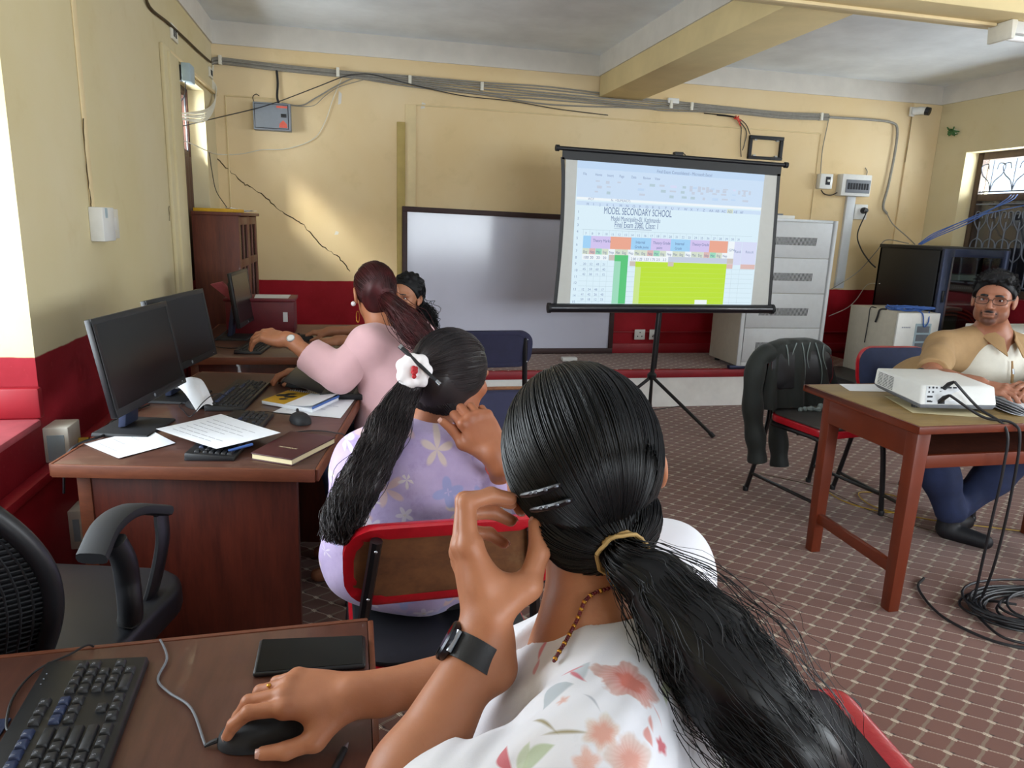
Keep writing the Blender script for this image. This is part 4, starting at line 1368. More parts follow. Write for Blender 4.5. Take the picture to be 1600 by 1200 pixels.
# the projected picture: a spreadsheet
pal = dict(bg='dff4ff', ribbon='cfe4fb', title='c3dcf8', white='f4fbff', line='b8cfda', text='7f93b8', grey='c9d3e4', green='55c87a', green_l='9fdfc0', yellow='bfe62a', yellow_l='cdea8a',
           blue='a3d6fb', violet='d6c8f4', salmon='efaa92', tan='cfc4bb', beige='d9e3d0', lav='dbe0fb', dark='5a6f9e', pinkish='e0bdb8')
pm = [glow('projected_' + k, v, 0.92) for k, v in pal.items()]
pi = {k: i for i, k in enumerate(pal)}
sp = MB()


def IP(u, v, d):
    """Picture coordinates: the picture fills the cloth except its side margins."""
    l = 0.052 + 0.008 * v
    r = 0.935 - 0.022 * v
    return SP(l + (r - l) * u, 0.012 + v * (0.985 - 0.012), 0.0022 + d)


def cell(u0, v0, u1, v1, key, lay=1):
    sp.mi = pi[key]
    sp.quad(IP(u0, v0, lay * 0.0003), IP(u1, v0, lay * 0.0003), IP(u1, v1, lay * 0.0003), IP(u0, v1, lay * 0.0003))


def stxt(txt, u, v, size, key='text', sx=1.0, align='LEFT'):
    sp.mi = pi[key]
    a, b2 = IP(u, v, 0.0016), IP(u + 0.01, v, 0.0016)
    dx = (b2 - a).normalized()
    up = (IP(u, v - 0.01, 0.0016) - a).normalized()
    Mx = Matrix(((dx.x, up.x, 0, a.x), (dx.y, up.y, -1, a.y), (dx.z, up.z, 0, a.z), (0, 0, 0, 1)))
    text_mesh(sp, txt, size, Mx, align, sx)


cell(0, 0, 1, 1, 'bg', 0)
cell(0, 0, 1, 0.255, 'ribbon')
cell(0, 0, 1, 0.05, 'title', 2)
cell(0.0, 0.245, 1, 0.262, 'white', 2)
cell(0.0, 0.272, 1, 0.30, 'ribbon', 2)
stxt('Final Exam Consolidated - Microsoft Excel', 0.41, 0.045, 0.03, 'text', 0.8)
for i, w in enumerate(('File', 'Home', 'Insert', 'Page', 'Data', 'Review', 'View')):
    stxt(w, 0.03 + i * 0.062, 0.095, 0.024, 'text', 0.8)
rr = random.Random(4)
for r_ in range(3):
    for i in range(15):
        u = 0.10 + i * 0.056 + rr.uniform(-0.008, 0.008)
        if rr.random() < 0.82:
            cell(u, 0.125 + r_ * 0.036, u + rr.uniform(0.012, 0.035), 0.125 + r_ * 0.036 + rr.uniform(0.008, 0.02), rr.choice(('grey', 'grey', 'line', 'title', 'lav')), 3)
for i in range(3):
    cell(0.592 + i * 0.045, 0.12, 0.608 + i * 0.045, 0.160, 'grey', 3)
    cell(0.70 + i * 0.037, 0.135, 0.72 + i * 0.037, 0.155, 'grey', 3)
    cell(0.86 + i * 0.03, 0.13, 0.872 + i * 0.03, 0.158, 'grey', 3)
stxt('AC7', 0.06, 0.262, 0.022)
stxt('fx  =SUM(AC7)', 0.18, 0.262, 0.022)
C0, CW = 0.045, 0.0345


def cu(i):
    return C0 + CW * i


letters = 'H I J K L M N O P Q R S T U V W X Y Z AA AB AC AD AE AF'.split()
for i, w in enumerate(letters):
    stxt(w, cu(i) + 0.008, 0.298, 0.024)
cell(cu(22) + 0.005, 0.27, cu(23) + 0.003, 0.301, 'beige', 4)
for i in range(15):
    stxt(str(i + 1), 0.008, 0.355 + i * 0.0455, 0.024)
stxt('MODEL SECONDARY SCHOOL', 0.145, 0.352, 0.066, 'dark', 0.545)
stxt('Model Municipality-01, Kathmandu', 0.185, 0.398, 0.046, 'dark', 0.56)
stxt('Final Exam 2080, Class: 1', 0.205, 0.443, 0.056, 'dark', 0.57)
cell(0.205, 0.451, 0.405, 0.4535, 'dark', 3)
# number row and table
V0 = 0.468
cell(0.035, V0 - 0.002, 0.965, V0, 'line', 4)
for i in range(25):
    stxt(str(i + 7), cu(i) + 0.008, V0 + 0.034, 0.022)
    cell(cu(i) - 0.002, V0, cu(i) - 0.001, V0 + 0.04, 'line', 3)
V1 = V0 + 0.042
heads = [(0, 1.2, 'blue'), (1.2, 4.2, 'violet'), (4.2, 7.4, 'salmon'), (7.4, 10.5, 'blue'), (10.5, 13.6, 'violet'), (13.6, 16.7, 'blue'), (16.7, 19.8, 'violet'), (19.8, 22.8, 'salmon')]
for a, b2, k in heads:
    cell(cu(a), V1, cu(b2), V1 + 0.088, k, 3)
for a, t in ((1.5, 'Theory Marks'), (8.1, 'Internal'), (10.8, 'Theory Grade'), (14.3, 'Internal'), (17.0, 'Theory Grade')):
    stxt(t, cu(a), V1 + 0.042, 0.028, 'dark', 0.8)
for a, t in ((8.0, 'Grade point'), (11.4, 'point'), (14.3, 'Grade')):
    stxt(t, cu(a), V1 + 0.076, 0.026, 'dark', 0.8)
V2 = V1 + 0.088
for i in range(23):
    cell(cu(i), V2, cu(i + 1) - 0.001, V2 + 0.042, ('beige', 'pinkish', 'green_l', 'beige', 'white', 'beige', 'beige', 'white', 'beige')[i % 9], 3)
    stxt(('Eng', 'Nep', 'Mat')[i % 3], cu(i) + 0.004, V2 + 0.034, 0.026, 'dark', 0.75)
cell(cu(22.9), V1, cu(23.9), V2 + 0.042, 'white', 3)
stxt('GPA', cu(23), V1 + 0.075, 0.026)
cell(cu(23.9), V1, cu(25.1), V2 + 0.09, 'lav', 3)
cell(cu(25.15), V1, cu(27.6), V2 + 0.09, 'lav', 3)
stxt('Rank', cu(24.0), V1 + 0.085, 0.026)
stxt('Result', cu(25.8), V1 + 0.085, 0.026)
V3 = V2 + 0.042
for i, t in enumerate(('100', '20', '20', '20')):
    cell(cu(i), V3, cu(i + 1) - 0.001, V3 + 0.04, 'white', 3)
    stxt(t, cu(i) + 0.006, V3 + 0.032, 0.026, 'dark')
cell(cu(4.1), V3, cu(5.0), V3 + 0.04, 'tan', 3)
for i, t in enumerate(('2.08', '1.23', '1.53', '1.75', '2.5', '3.2')):
    cell(cu(7.4 + i), V3, cu(8.4 + i) - 0.001, V3 + 0.042, 'white', 4)
    stxt(t, cu(7.4 + i) + 0.004, V3 + 0.034, 0.026, 'dark', 0.85)
cell(cu(13.4), V3, cu(22.9), V3 + 0.04, 'grey', 3)
cell(cu(22.9), V3, cu(23.9), V3 + 0.04, 'tan', 3)
cell(cu(5.0), V3, cu(7.1), 0.995, 'green_l', 3)
cell(cu(6.0), V3, cu(7.1), 0.995, 'green', 4)
cell(cu(5.0), V3, cu(7.1), V3 + 0.045, 'green', 5)
V4 = V3 + 0.042
cell(cu(7.4), V4, cu(8.3), V4 + 0.035, 'tan', 3)
cell(cu(8.3), V4, cu(22.9), 0.995, 'yellow', 3)
cell(cu(8.3), V4 + 0.04, cu(9.2), 0.995, 'yellow_l', 4)
cell(cu(13.4), V4 - 0.004, cu(14.3), V4 + 0.03, 'tan', 5)
cell(cu(18.2), 0.962, cu(20.2), 0.994, 'white', 5)
cell(cu(22.9), V4, cu(23.9), V4 + 0.036, 'pinkish', 3)
cell(cu(25.2), V4, cu(27.6), V4 + 0.036, 'pinkish', 4)
for r_ in range(8):
    v = V4 + 0.040 + r_ * 0.0365
    if v < 0.99:
        cell(0.035, v, cu(5.0), v + 0.0016, 'line', 5)
        cell(cu(22.9), v, cu(27.4), v + 0.0016, 'line', 5)
        cell(cu(8.3), v, cu(22.9), v + 0.001, 'yellow_l', 5)
        cell(cu(7.1), v, cu(8.3), v + 0.0016, 'line', 5)
    if r_ not in (3, 4):
        for i in range(4):
            stxt(str(rr.randint(10, 60)), cu(i) + 0.007, v - 0.004, 0.022)
for i in range(1, 5):
    cell(cu(i) - 0.002, V4, cu(i) - 0.001, 0.99, 'line', 5)
for i in (23.9, 25.15):
    cell(cu(i) - 0.002, V4 + 0.036, cu(i) - 0.001, 0.99, 'line', 5)
sp.build('spreadsheet_picture', pm, o, smooth=False)

# ================================================================ PALE STEEL CABINET ON THE STAGE
o = thing('vented_cabinet', 'tall pale steel cabinet with vent slots standing on the stage', 'cabinet', (3.46, 5.4, 0.313))
CX0, CX1, CY0, CY1, CZ0, CZ1 = 3.075, 3.85, 5.18, 5.65, 0.313, 1.53
MB().box((CX0, CY0 + 0.012, CZ0 + 0.03), (CX1, CY1, CZ1)).build('cabinet_body', M_['beige_metal'], o, bevel=0.004)
fr = MB()
fr.box((CX0, CY0, CZ0 + 0.03), (CX0 + 0.035, CY0 + 0.012, CZ1)).box((CX1 - 0.045, CY0, CZ0 + 0.03), (CX1, CY0 + 0.012, CZ1)).box((CX0 + 0.035, CY0, CZ1 - 0.02), (CX1 - 0.045, CY0 + 0.012, CZ1)).box((CX0 + 0.035, CY0, CZ0 + 0.03), (CX1 - 0.045, CY0 + 0.012, CZ0 + 0.06))
fr.build('front_frame', M_['pale_metal'], o, bevel=0.002)
nb = 4
ph = (CZ1 - 0.02 - CZ0 - 0.06) / nb
for k in range(nb):
    z0 = CZ0 + 0.06 + k * ph
    pn = MB().box((CX0 + 0.038, CY0 - 0.002, z0 + 0.002), (CX1 - 0.048, CY0 + 0.011, z0 + ph - 0.002)).build('front_panel', M_['pale_metal'], o, bevel=0.002)
    s = MB()
    for i in range(40):
        x = CX0 + 0.15 + i * 0.0112
        s.hexa([(x, CY0 - 0.0028, z0 + ph * 0.36), (x + 0.006, CY0 - 0.0028, z0 + ph * 0.36), (x + 0.006, CY0 + 0.001, z0 + ph * 0.36), (x, CY0 + 0.001, z0 + ph * 0.36)],
               [(x + 0.004, CY0 - 0.0028, z0 + ph * 0.58), (x + 0.010, CY0 - 0.0028, z0 + ph * 0.58), (x + 0.010, CY0 + 0.001, z0 + ph * 0.58), (x + 0.004, CY0 + 0.001, z0 + ph * 0.58)])
    s.build('vent_slots', M_['slot'], pn, kind='stuff')
for x in (CX0 + 0.05, CX1 - 0.05):
    for y in (CY0 + 0.1, CY1 - 0.06):
        MB().lathe([(0.022, 0), (0.022, 0.03)], (x, y, CZ0), 10).build('cabinet_foot', M_['black_soft'], o)
o = MB().box((3.02, 5.19, 0.3135), (3.16, 5.235, 0.342)).build('blue_block', M_['dark_steel'], bevel=0.004)
tag(o, 'small blue block lying on the stage edge by the cabinet', 'block')
o = thing('small_router', 'small pale boxes lying on top of the vented cabinet', 'router', (3.38, 5.3, CZ1))
MB().box((3.30, 5.24, CZ1), (3.49, 5.36, CZ1 + 0.03)).build('router_case', M_['white_plastic'], o, bevel=0.004)
MB().box((3.30, 5.25, CZ1 + 0.03), (3.39, 5.33, CZ1 + 0.042)).build('adapter', M_['grey_plastic'], o, bevel=0.003)
for dx in (0.03, 0.16):
    pass

# ================================================================ RACK, STABILISER, SIDE CABINET in the far right corner
RX0, RX1, RY0, RY1 = 4.51, 5.13, 4.75, 5.46
o = thing('server_rack', 'black glass-doored equipment rack in the corner under the window', 'rack', (4.82, 5.1, 0))
MB().box((RX0, RY0 + 0.05, 0.62), (RX0 + 0.02, RY1, 1.33)).build('side_panel', M_['rack_black'], o, bevel=0.003)
MB().box((RX1 - 0.02, RY0 + 0.05, 0.62), (RX1, RY1, 1.33)).build('side_panel', M_['rack_black'], o, bevel=0.003)
MB().box((RX0, RY1 - 0.02, 0.62), (RX1, RY1, 1.33)).build('back_panel', M_['rack_black'], o)
MB().box((RX0 - 0.004, RY0 + 0.03, 1.33), (RX1 + 0.03, RY1 + 0.01, 1.36)).build('top_panel', M_['rack_black'], o, bevel=0.004)
MB().box((RX0, RY0 + 0.05, 0.58), (RX1, RY1, 0.62)).build('bottom_panel', M_['rack_black'], o, bevel=0.003)
fr = MB()
for (a, b2, z0, z1) in ((RX0, RX0 + 0.09, 0.60, 1.345), (RX1 - 0.06, RX1, 0.60, 1.345), (RX0 + 0.09, RX1 - 0.06, 1.285, 1.345), (RX0 + 0.09, RX1 - 0.06, 0.60, 0.66)):
    fr.box((a, RY0, z0), (b2, RY0 + 0.03, z1))
dr = fr.build('door', M_['dark_steel'], o, bevel=0.003)
MB().box((RX0 + 0.09, RY0 + 0.012, 0.66), (RX1 - 0.06, RY0 + 0.016, 1.285)).build('pane', M_['cab_glass'], dr)
MB().box((RX0 + 0.075, RY0 - 0.004, 0.66), (RX0 + 0.09, RY0, 1.285)).build('door_trim', M_['steel'], dr)
MB().box((RX0 + 0.03, RY0 - 0.012, 0.93), (RX0 + 0.05, RY0, 1.02)).build('handle', M_['black'], dr, bevel=0.003)
MB().box((RX0 + 0.02, RY0 + 0.08, 0.0), (RX1 - 0.02, RY1 - 0.03, 0.58)).build('rack_stand', M_['rack_black'], o, bevel=0.003)
for z, mt in ((1.10, 'white_plastic'), (1.02, 'black'), (0.90, 'pale_metal'), (0.76, 'black')):
    u = thing('rack_switch', {1.10: 'pale rack switch, topmost inside the equipment rack', 1.02: 'dark ported switch below the pale one in the rack', 0.90: 'thin pale shelf unit across the equipment rack', 0.76: 'lowest dark unit inside the equipment rack'}[z], 'switch', (4.8, 4.9, z))
    MB().box((RX0 + 0.06, RY0 + 0.07, z), (RX1 - 0.05, RY0 + 0.32, z + (0.045 if z != 0.90 else 0.012))).build('unit_case', M_[mt], u, bevel=0.002)
    if z in (1.02, 0.76):
        pt = MB()
        for i in range(20):
            pt.box((RX0 + 0.10 + i * 0.02, RY0 + 0.068, z + 0.012), (RX0 + 0.112 + i * 0.02, RY0 + 0.07, z + 0.03))
        pt.build('ports', M_['grey_plastic'], u, kind='stuff')
for k in range(3):
    cable('patch_lead', ('red patch lead drooping highest inside the rack', 'red patch lead drooping in the middle of the rack', 'red patch lead drooping lowest inside the rack')[k],
          [(RX0 + 0.12, 4.81 - 0.006 * k, 0.86 - 0.02 * k), (RX0 + 0.22, 4.795, 0.885 - 0.03 * k), (RX0 + 0.36, 4.795, 0.85 - 0.03 * k), (RX0 + 0.46, 4.81, 0.79 - 0.03 * k)], 0.006, 'tape_red')

o = thing('voltage_stabiliser', 'white and beige voltage stabiliser box beside the equipment rack', 'stabiliser', (4.2, 4.87, 0.335))
VX0, VX1, VY0, VY1, VZ0, VZ1 = 4.05, 4.42, 4.60, 5.15, 0.335, 0.86
MB().box((VX0, VY0 + 0.02, VZ0), (VX1, VY1, VZ1)).build('case', M_['beige_metal'], o, bevel=0.005)
MB().box((VX0 - 0.002, VY0, VZ0), (VX1 + 0.002, VY0 + 0.02, VZ1)).build('front_panel', M_['white_plastic'], o, bevel=0.004)
pn = MB().box((VX0 + 0.16, VY0 - 0.004, VZ1 - 0.30), (VX0 + 0.30, VY0, VZ1 - 0.08)).build('meter_panel', M_['box_blue'], o)
for i in range(3):
    MB().box((VX0 + 0.175, VY0 - 0.006, VZ1 - 0.15 - i * 0.065), (VX0 + 0.285, VY0 - 0.004, VZ1 - 0.10 - i * 0.065)).build('meter_window', M_['grey_plastic'], pn)
lt = MB()
for i in range(5):
    lt.box((VX0 + 0.04 + i * 0.016, VY0 - 0.002, VZ1 - 0.115), (VX0 + 0.051 + i * 0.016, VY0, VZ1 - 0.105))
lt.build('lettering', M_['ink'], o)
o = thing('black_base_box', 'low black box on the floor under the white stabiliser', 'box', (4.1, 4.8, 0))
MB().box((3.72, 4.56, 0.0), (4.45, 5.16, 0.31)).build('box_body', M_['rack_black'], o, bevel=0.004)
MB().box((3.71, 4.55, 0.31), (4.46, 5.17, 0.335)).build('box_lid', M_['rack_black'], o, bevel=0.004)
# blue lanyards heaped on the stabiliser
o = thing('lanyard_heap', 'heap of blue lanyards lying on the white stabiliser', 'lanyards', (4.2, 4.7, VZ1))
for k in range(5):
    q = []
    for i in range(9):
        q.append((VX0 + 0.03 + 0.30 * rr.random(), VY0 + 0.03 + 0.2 * rr.random(), VZ1 + 0.006 + 0.035 * rr.random()))
    MB().tube(smooth_path(q, 5), 0.0055, 5).build('strap', M_['cable_blue'], o)
MB().tube(smooth_path([(VX0 + 0.18, VY0 + 0.05, VZ1 + 0.02), (VX0 + 0.2, VY0 - 0.008, VZ1 - 0.005), (VX0 + 0.22, VY0 - 0.012, VZ1 - 0.09), (VX0 + 0.24, VY0 - 0.01, VZ1 - 0.1), (VX0 + 0.26, VY0 - 0.012, VZ1 - 0.06), (VX0 + 0.28, VY0 + 0.02, VZ1 + 0.01)], 5), 0.005, 5).build('strap', M_['cable_blue'], o)
cable('lanyard_strap', 'thin dark strap hanging down the beige side of the stabiliser', [(VX0 + 0.04, VY0 + 0.30, VZ1 + 0.004), (VX0 - 0.006, VY0 + 0.31, VZ1 + 0.002), (VX0 - 0.007, VY0 + 0.312, VZ1 - 0.10), (VX0 - 0.007, VY0 + 0.32, VZ1 - 0.28)], 0.004, 'cable_black', cat='strap')
cable('lanyard_strap', 'short black tag hanging over the stabiliser edge', [(VX0 + 0.05, VY0 + 0.2, VZ1 + 0.006), (VX0 - 0.008, VY0 + 0.2, VZ1 + 0.0), (VX0 - 0.012, VY0 + 0.21, VZ1 - 0.05), (VX0 - 0.012, VY0 + 0.225, VZ1 - 0.10)], 0.008, 'cable_black', cat='strap')
o = thing('low_cabinet', 'low grey-green cabinet with white top behind the man', 'cabinet', (4.75, 4.05, 0))
MB().box((4.35, 3.85, 0.0), (5.25, 4.25, 0.80)).build('cabinet_body', M_['green_metal'], o, bevel=0.005)
MB().box((4.33, 3.83, 0.80), (5.27, 4.27, 0.83)).build('cabinet_top', M_['white_plastic'], o, bevel=0.004)

# ================================================================ PROJECTOR TABLE
o = thing('table', 'brick-red painted table with worn top carrying the projector', 'table', (2.64, 2.4, 0))
TX0, TX1, TY0, TY1, TZ = 1.985, 3.36, 2.07, 2.735, 0.762
tp = MB().box((TX0, TY0, TZ - 0.024), (TX1, TY1, TZ)).build('tabletop', M_['table_top'], o, bevel=0.004)
lp = MB()
for (a, b2) in (((TX0 - 0.012, TY0 - 0.012), (TX1 + 0.012, TY0)), ((TX0 - 0.012, TY1), (TX1 + 0.012, TY1 + 0.012)), ((TX0 - 0.012, TY0), (TX0, TY1)), ((TX1, TY0), (TX1 + 0.012, TY1))):
    lp.box((*a, TZ - 0.03), (*b2, TZ - 0.001))
lp.build('edge_lipping', M_['table_paint'], o, bevel=0.003)
LW = 0.058
for (x, y) in ((2.035, 2.125), (2.055, 2.64), (3.27, 2.125), (3.27, 2.64)):
    MB().hexa([(x - LW * .4, y - LW * .4, 0), (x + LW * .4, y - LW * .4, 0), (x + LW * .4, y + LW * .4, 0), (x - LW * .4, y + LW * .4, 0)],
              [(x - LW / 2, y - LW / 2, TZ - 0.024), (x + LW / 2, y - LW / 2, TZ - 0.024), (x + LW / 2, y + LW / 2, TZ - 0.024), (x - LW / 2, y + LW / 2, TZ - 0.024)]).build('leg', M_['table_paint'], o, bevel=0.003)
MB().box((2.02, 2.155, TZ - 0.145), (2.045, 2.615, TZ - 0.03)).build('apron', M_['table_paint'], o, bevel=0.002)
MB().box((3.26, 2.155, TZ - 0.145), (3.285, 2.615, TZ - 0.03)).build('apron', M_['table_paint'], o, bevel=0.002)
MB().box((2.08, 2.64, TZ - 0.145), (3.24, 2.66, TZ - 0.03)).build('apron', M_['table_paint'], o, bevel=0.002)
MB().box((2.065, 2.10, TZ - 0.175), (3.24, 2.122, TZ - 0.125)).build('shelf_rail', M_['table_paint'], o, bevel=0.002)
MB().box((2.05, 2.123, TZ - 0.15), (3.25, 2.635, TZ - 0.135)).build('under_shelf', M_['book_wood'], o)
MB().bar((2.04, 2.15, 0.165), (2.055, 2.615, 0.165), 0.025, 0.045).build('stretcher', M_['table_paint'], o, bevel=0.002)
MB().bar((3.27, 2.15, 0.165), (3.27, 2.615, 0.165), 0.025, 0.045).build('stretcher', M_['table_paint'], o, bevel=0.002)

# projector on buff envelopes
o = thing('projector', 'white projector with cables in its back panel on the red table', 'projector', (2.3, 2.4, TZ))
lo = [Vector(p) for p in ((2.118, 2.228, TZ + 0.022), (2.418, 2.192, TZ + 0.018), (2.50, 2.52, TZ + 0.022), (2.175, 2.53, TZ + 0.032))]
hi = [Vector(p) for p in ((2.165, 2.285, TZ + 0.100), (2.455, 2.232, TZ + 0.100), (2.535, 2.545, TZ + 0.104), (2.195, 2.575, TZ + 0.108))]
mid_ = [a + (b2 - a) * 0.2 for a, b2 in zip(lo, hi)]
hi2 = [a + (b2 - a) * 1.0 + ((sum(lo, Vector()) / 4) - a) * 0.0 for a, b2 in zip(lo, hi)]
lo_w = [Vector((2.112, 2.222, TZ + 0.036)), Vector((2.435, 2.19, TZ + 0.034)), Vector((2.52, 2.535, TZ + 0.038)), Vector((2.165, 2.545, TZ + 0.046))]
MB().hexa(lo, lo_w).build('projector_base', M_['grey_plastic'], o, bevel=0.004)
MB().hexa(lo_w, hi).build('projector_shell', M_['white_plastic'], o, bevel=0.008, seg=3)


def PF(u, v, d):
    """Back panel of the projector (towards the camera): u along, v up."""
    a = lo_w[0] * (1 - u) + lo_w[1] * u
    b2 = hi[0] * (1 - u) + hi[1] * u
    nrm = (lo_w[1] - lo_w[0]).cross(hi[0] - lo_w[0]).normalized()
    return a * (1 - v) + b2 * v + nrm * d


def fplate(m, u0, v0, u1, v1, d0=-0.001, d1=0.0012):
    q = [PF(u0, v0, d0), PF(u1, v0, d0), PF(u1, v1, d0), PF(u0, v1, d0)]
    return m.hexa(q, [PF(u0, v0, d1), PF(u1, v0, d1), PF(u1, v1, d1), PF(u0, v1, d1)])


fplate(MB(), 0.06, 0.06, 0.52, 0.93).build('socket_plate', M_['pale_metal'], o)
for (u, v, w, h) in ((0.09, 0.82, 0.02, 0.08), (0.14, 0.82, 0.025, 0.09), (0.19, 0.82, 0.02, 0.08), (0.25, 0.82, 0.07, 0.09), (0.34, 0.84, 0.06, 0.08), (0.42, 0.84, 0.05, 0.08), (0.09, 0.60, 0.02, 0.08), (0.14, 0.60, 0.025, 0.08), (0.24, 0.60, 0.07, 0.09),
                     (0.08, 0.36, 0.07, 0.09), (0.27, 0.36, 0.03, 0.09), (0.08, 0.13, 0.07, 0.09), (0.22, 0.06, 0.09, 0.2)):
    fplate(MB(), u, v, u + w, v + h, 0.0005, 0.0022).build('port', M_['slot'], o)
fplate(MB(), 0.37, 0.2, 0.52, 0.7, 0.0008, 0.0018).build('type_label', M_['paper'], o)


def PS(u, v, d):
    """Left flank of the projector: u from its front-left to its back-left edge."""
    a = lo_w[0] * (1 - u) + lo_w[3] * u
    b2 = hi[0] * (1 - u) + hi[3] * u
    nrm = (hi[0] - lo_w[0]).cross(lo_w[3] - lo_w[0]).normalized()
    return a * (1 - v) + b2 * v + nrm * d


vt = MB()
for i in range(9):
    for j in range(3):
        u0 = 0.58 + j * 0.12
        q = [PS(u0, 0.12 + i * 0.085, 0.0), PS(u0 + 0.10, 0.12 + i * 0.085, 0.0), PS(u0 + 0.10, 0.145 + i * 0.085, 0.0), PS(u0, 0.145 + i * 0.085, 0.0)]
        vt.hexa(q, [PS(u0, 0.12 + i * 0.085, 0.0014), PS(u0 + 0.10, 0.12 + i * 0.085, 0.0014), PS(u0 + 0.10, 0.145 + i * 0.085, 0.0014), PS(u0, 0.145 + i * 0.085, 0.0014)])
vt.build('vent_slots', M_['slot'], o, kind='stuff')
for p in ((2.17, 2.31), (2.40, 2.24), (2.47, 2.49)):
    MB().lathe([(0.012, 0.0), (0.012, 0.03)], (p[0], p[1], TZ + 0.005), 10).build('projector_foot', M_['black'], o)
MB().lathe([(0.035, 0), (0.04, 0.01), (0.03, 0.02)], (2.40, 2.545, TZ + 0.07), 18, (0.06, 1, 0)).build('lens', M_['black'], o)
pl1, pl2 = PF(0.30, 0.84, 0.0), PF(0.245, 0.16, 0.0)
nrm = (PF(0.3, 0.5, 0.1) - PF(0.3, 0.5, 0)).normalized()
for nm, p, lab, run in (('video_cable', pl1, 'black video cable hanging from the upper socket of the projector', [(2.315, 2.16, 0.80), (2.345, 2.055, 0.745), (2.345, 2.035, 0.60), (2.345, 2.04, 0.40), (2.36, 2.06, 0.12), (2.36, 2.06, 0.02), (2.32, 1.98, 0.012), (2.30, 1.86, 0.012), (2.40, 1.80, 0.012), (2.55, 1.83, 0.012)]),
                          ('power_cable', pl2, 'black power cable hanging from the lower socket of the projector', [(2.30, 2.12, 0.775), (2.375, 2.06, 0.765), (2.395, 2.035, 0.70), (2.405, 2.035, 0.45), (2.41, 2.05, 0.20), (2.415, 2.08, 0.03), (2.44, 2.10, 0.012), (2.47, 2.06, 0.03), (2.52, 2.02, 0.035)])):
    c = MB().tube([p + nrm * 0.001, p + nrm * 0.03, p + nrm * 0.055 + Vector((0.008, 0, -0.004))], [0.009, 0.009, 0.005], 8).build('plug', M_['black'], None)
    t = thing(nm, lab, 'cable', (p + nrm * 0.055)[:])
    c.parent = t
    c.matrix_parent_inverse = Matrix.Translation(-t.location)
    MB().tube(smooth_path([p + nrm * 0.055 + Vector((0.008, 0, -0.004))] + [Vector(q) for q in run], 7), 0.0052, 8).build('lead', M_['cable_black'], t)
sheet_of_paper('buff envelope under the projector, sticking out towards us', ((2.10, 2.24), (2.36, 2.14), (2.45, 2.40), (2.19, 2.50)), TZ + 0.001, 0.001, 0, 'envelope', 'paper_cream', 31)
sheet_of_paper('white sheets at the far edge of the table beyond the projector', ((2.10, 2.60), (2.36, 2.56), (2.40, 2.71), (2.14, 2.725)), TZ + 0.001, 0.002, 0, seed=32)
o = thing('paper_stack', 'stack of white printed sheets between projector and laptop', 'paper', (2.58, 2.28, TZ))
for i in range(5):
    q = [Vector((x + 0.006 * i, y - 0.004 * i, TZ + 0.0012 + 0.004 * i)) for x, y in ((2.47, 2.16), (2.66, 2.13), (2.71, 2.38), (2.545, 2.44))]
    MB().sheet(lambda u, v, q=q, i=i: (q[0] * (1 - u) + q[1] * u) * (1 - v) + (q[3] * (1 - u) + q[2] * u) * v + Vector((0, 0, 0.035 * max(0, (1 - u) - 0.75) * 4 * (0.3 + 0.14 * i))), 10, 4).build('sheet', M_['paper'], o, solid=0.0006)
o = thing('laptop', 'dark laptop in front of the man at the red table', 'laptop', (2.86, 2.40, TZ))
q = [Vector((x, y, TZ + 0.0005)) for x, y in ((2.70, 2.28), (3.06, 2.26), (3.07, 2.49), (2.71, 2.51))]
MB().hexa(q, [p + Vector((0, 0, 0.018)) for p in q]).build('laptop_base', M_['black'], o, bevel=0.003)
km = MB()
for i in range(14):
    for j in range(5):
        a = q[0] + (q[1] - q[0]) * (0.04 + i * 0.066) + (q[3] - q[0]) * (0.12 + j * 0.11) + Vector((0, 0, 0.018))
        km.box(a, a + Vector((0.019, 0.02, 0.002)))
km.build('laptop_keys', M_['key'], o, kind='stuff')
lid = [q[0], q[1], q[1] + Vector((0, 0.012, 0)), q[0] + Vector((0, 0.012, 0))]
MB().hexa([p + Vector((0, 0, 0.018)) for p in lid], [p + Vector((0, -0.16, 0.05)) for p in lid]).build('laptop_lid', M_['black'], o, bevel=0.003)

# coil of black cable on the floor and yellow cable
o = thing('cable_coil', 'flat coil of black cable lying on the carpet by the table', 'cable', (2.60, 2.02, 0))
for k in range(16):
    r0 = 0.17 + 0.11 * rr.random()
    cx, cy = 2.62 + rr.uniform(-0.05, 0.05), 2.00 + rr.uniform(-0.04, 0.04)
    ph_ = rr.uniform(0, 6)
    MB().tube([(cx + r0 * 1.15 * math.cos(a), cy + r0 * 0.62 * math.sin(a), 0.008 + 0.03 * k / 16 + 0.008 * math.sin(2 * a + ph_) + 0.006) for a in np.linspace(0, 2 * PI, 30)], 0.005, 6, caps=False).build('coil_turn', M_['cable_black'], o)
cable('floor_cable', 'black cable looping round the coil on the carpet', [(2.36, 2.31, 0.008), (2.27, 2.24, 0.008), (2.20, 2.08, 0.008), (2.20, 1.96, 0.008), (2.26, 1.84, 0.008), (2.38, 1.785, 0.008), (2.55, 1.78, 0.008), (2.75, 1.86, 0.008), (2.95, 1.9, 0.008)], 0.0055, 'cable_black')
cable('floor_cable', 'thin yellow cable tangled on the carpet under the table', [(2.62, 3.38, 0.006), (2.60, 3.15, 0.006), (2.72, 2.98, 0.006), (2.92, 2.98, 0.006), (2.95, 3.18, 0.006), (2.78, 3.25, 0.006), (2.72, 3.05, 0.006), (2.90, 2.85, 0.006), (3.15, 2.72, 0.006), (3.35, 2.60, 0.006), (3.55, 2.35, 0.006)], 0.0032, 'cable_yellow')
cable('floor_cable', 'thin dark wire running across the carpet towards the table', [(2.38, 3.62, 0.005), (2.60, 3.35, 0.005), (2.66, 3.0, 0.005), (2.80, 2.72, 0.005)], 0.002, 'crack')

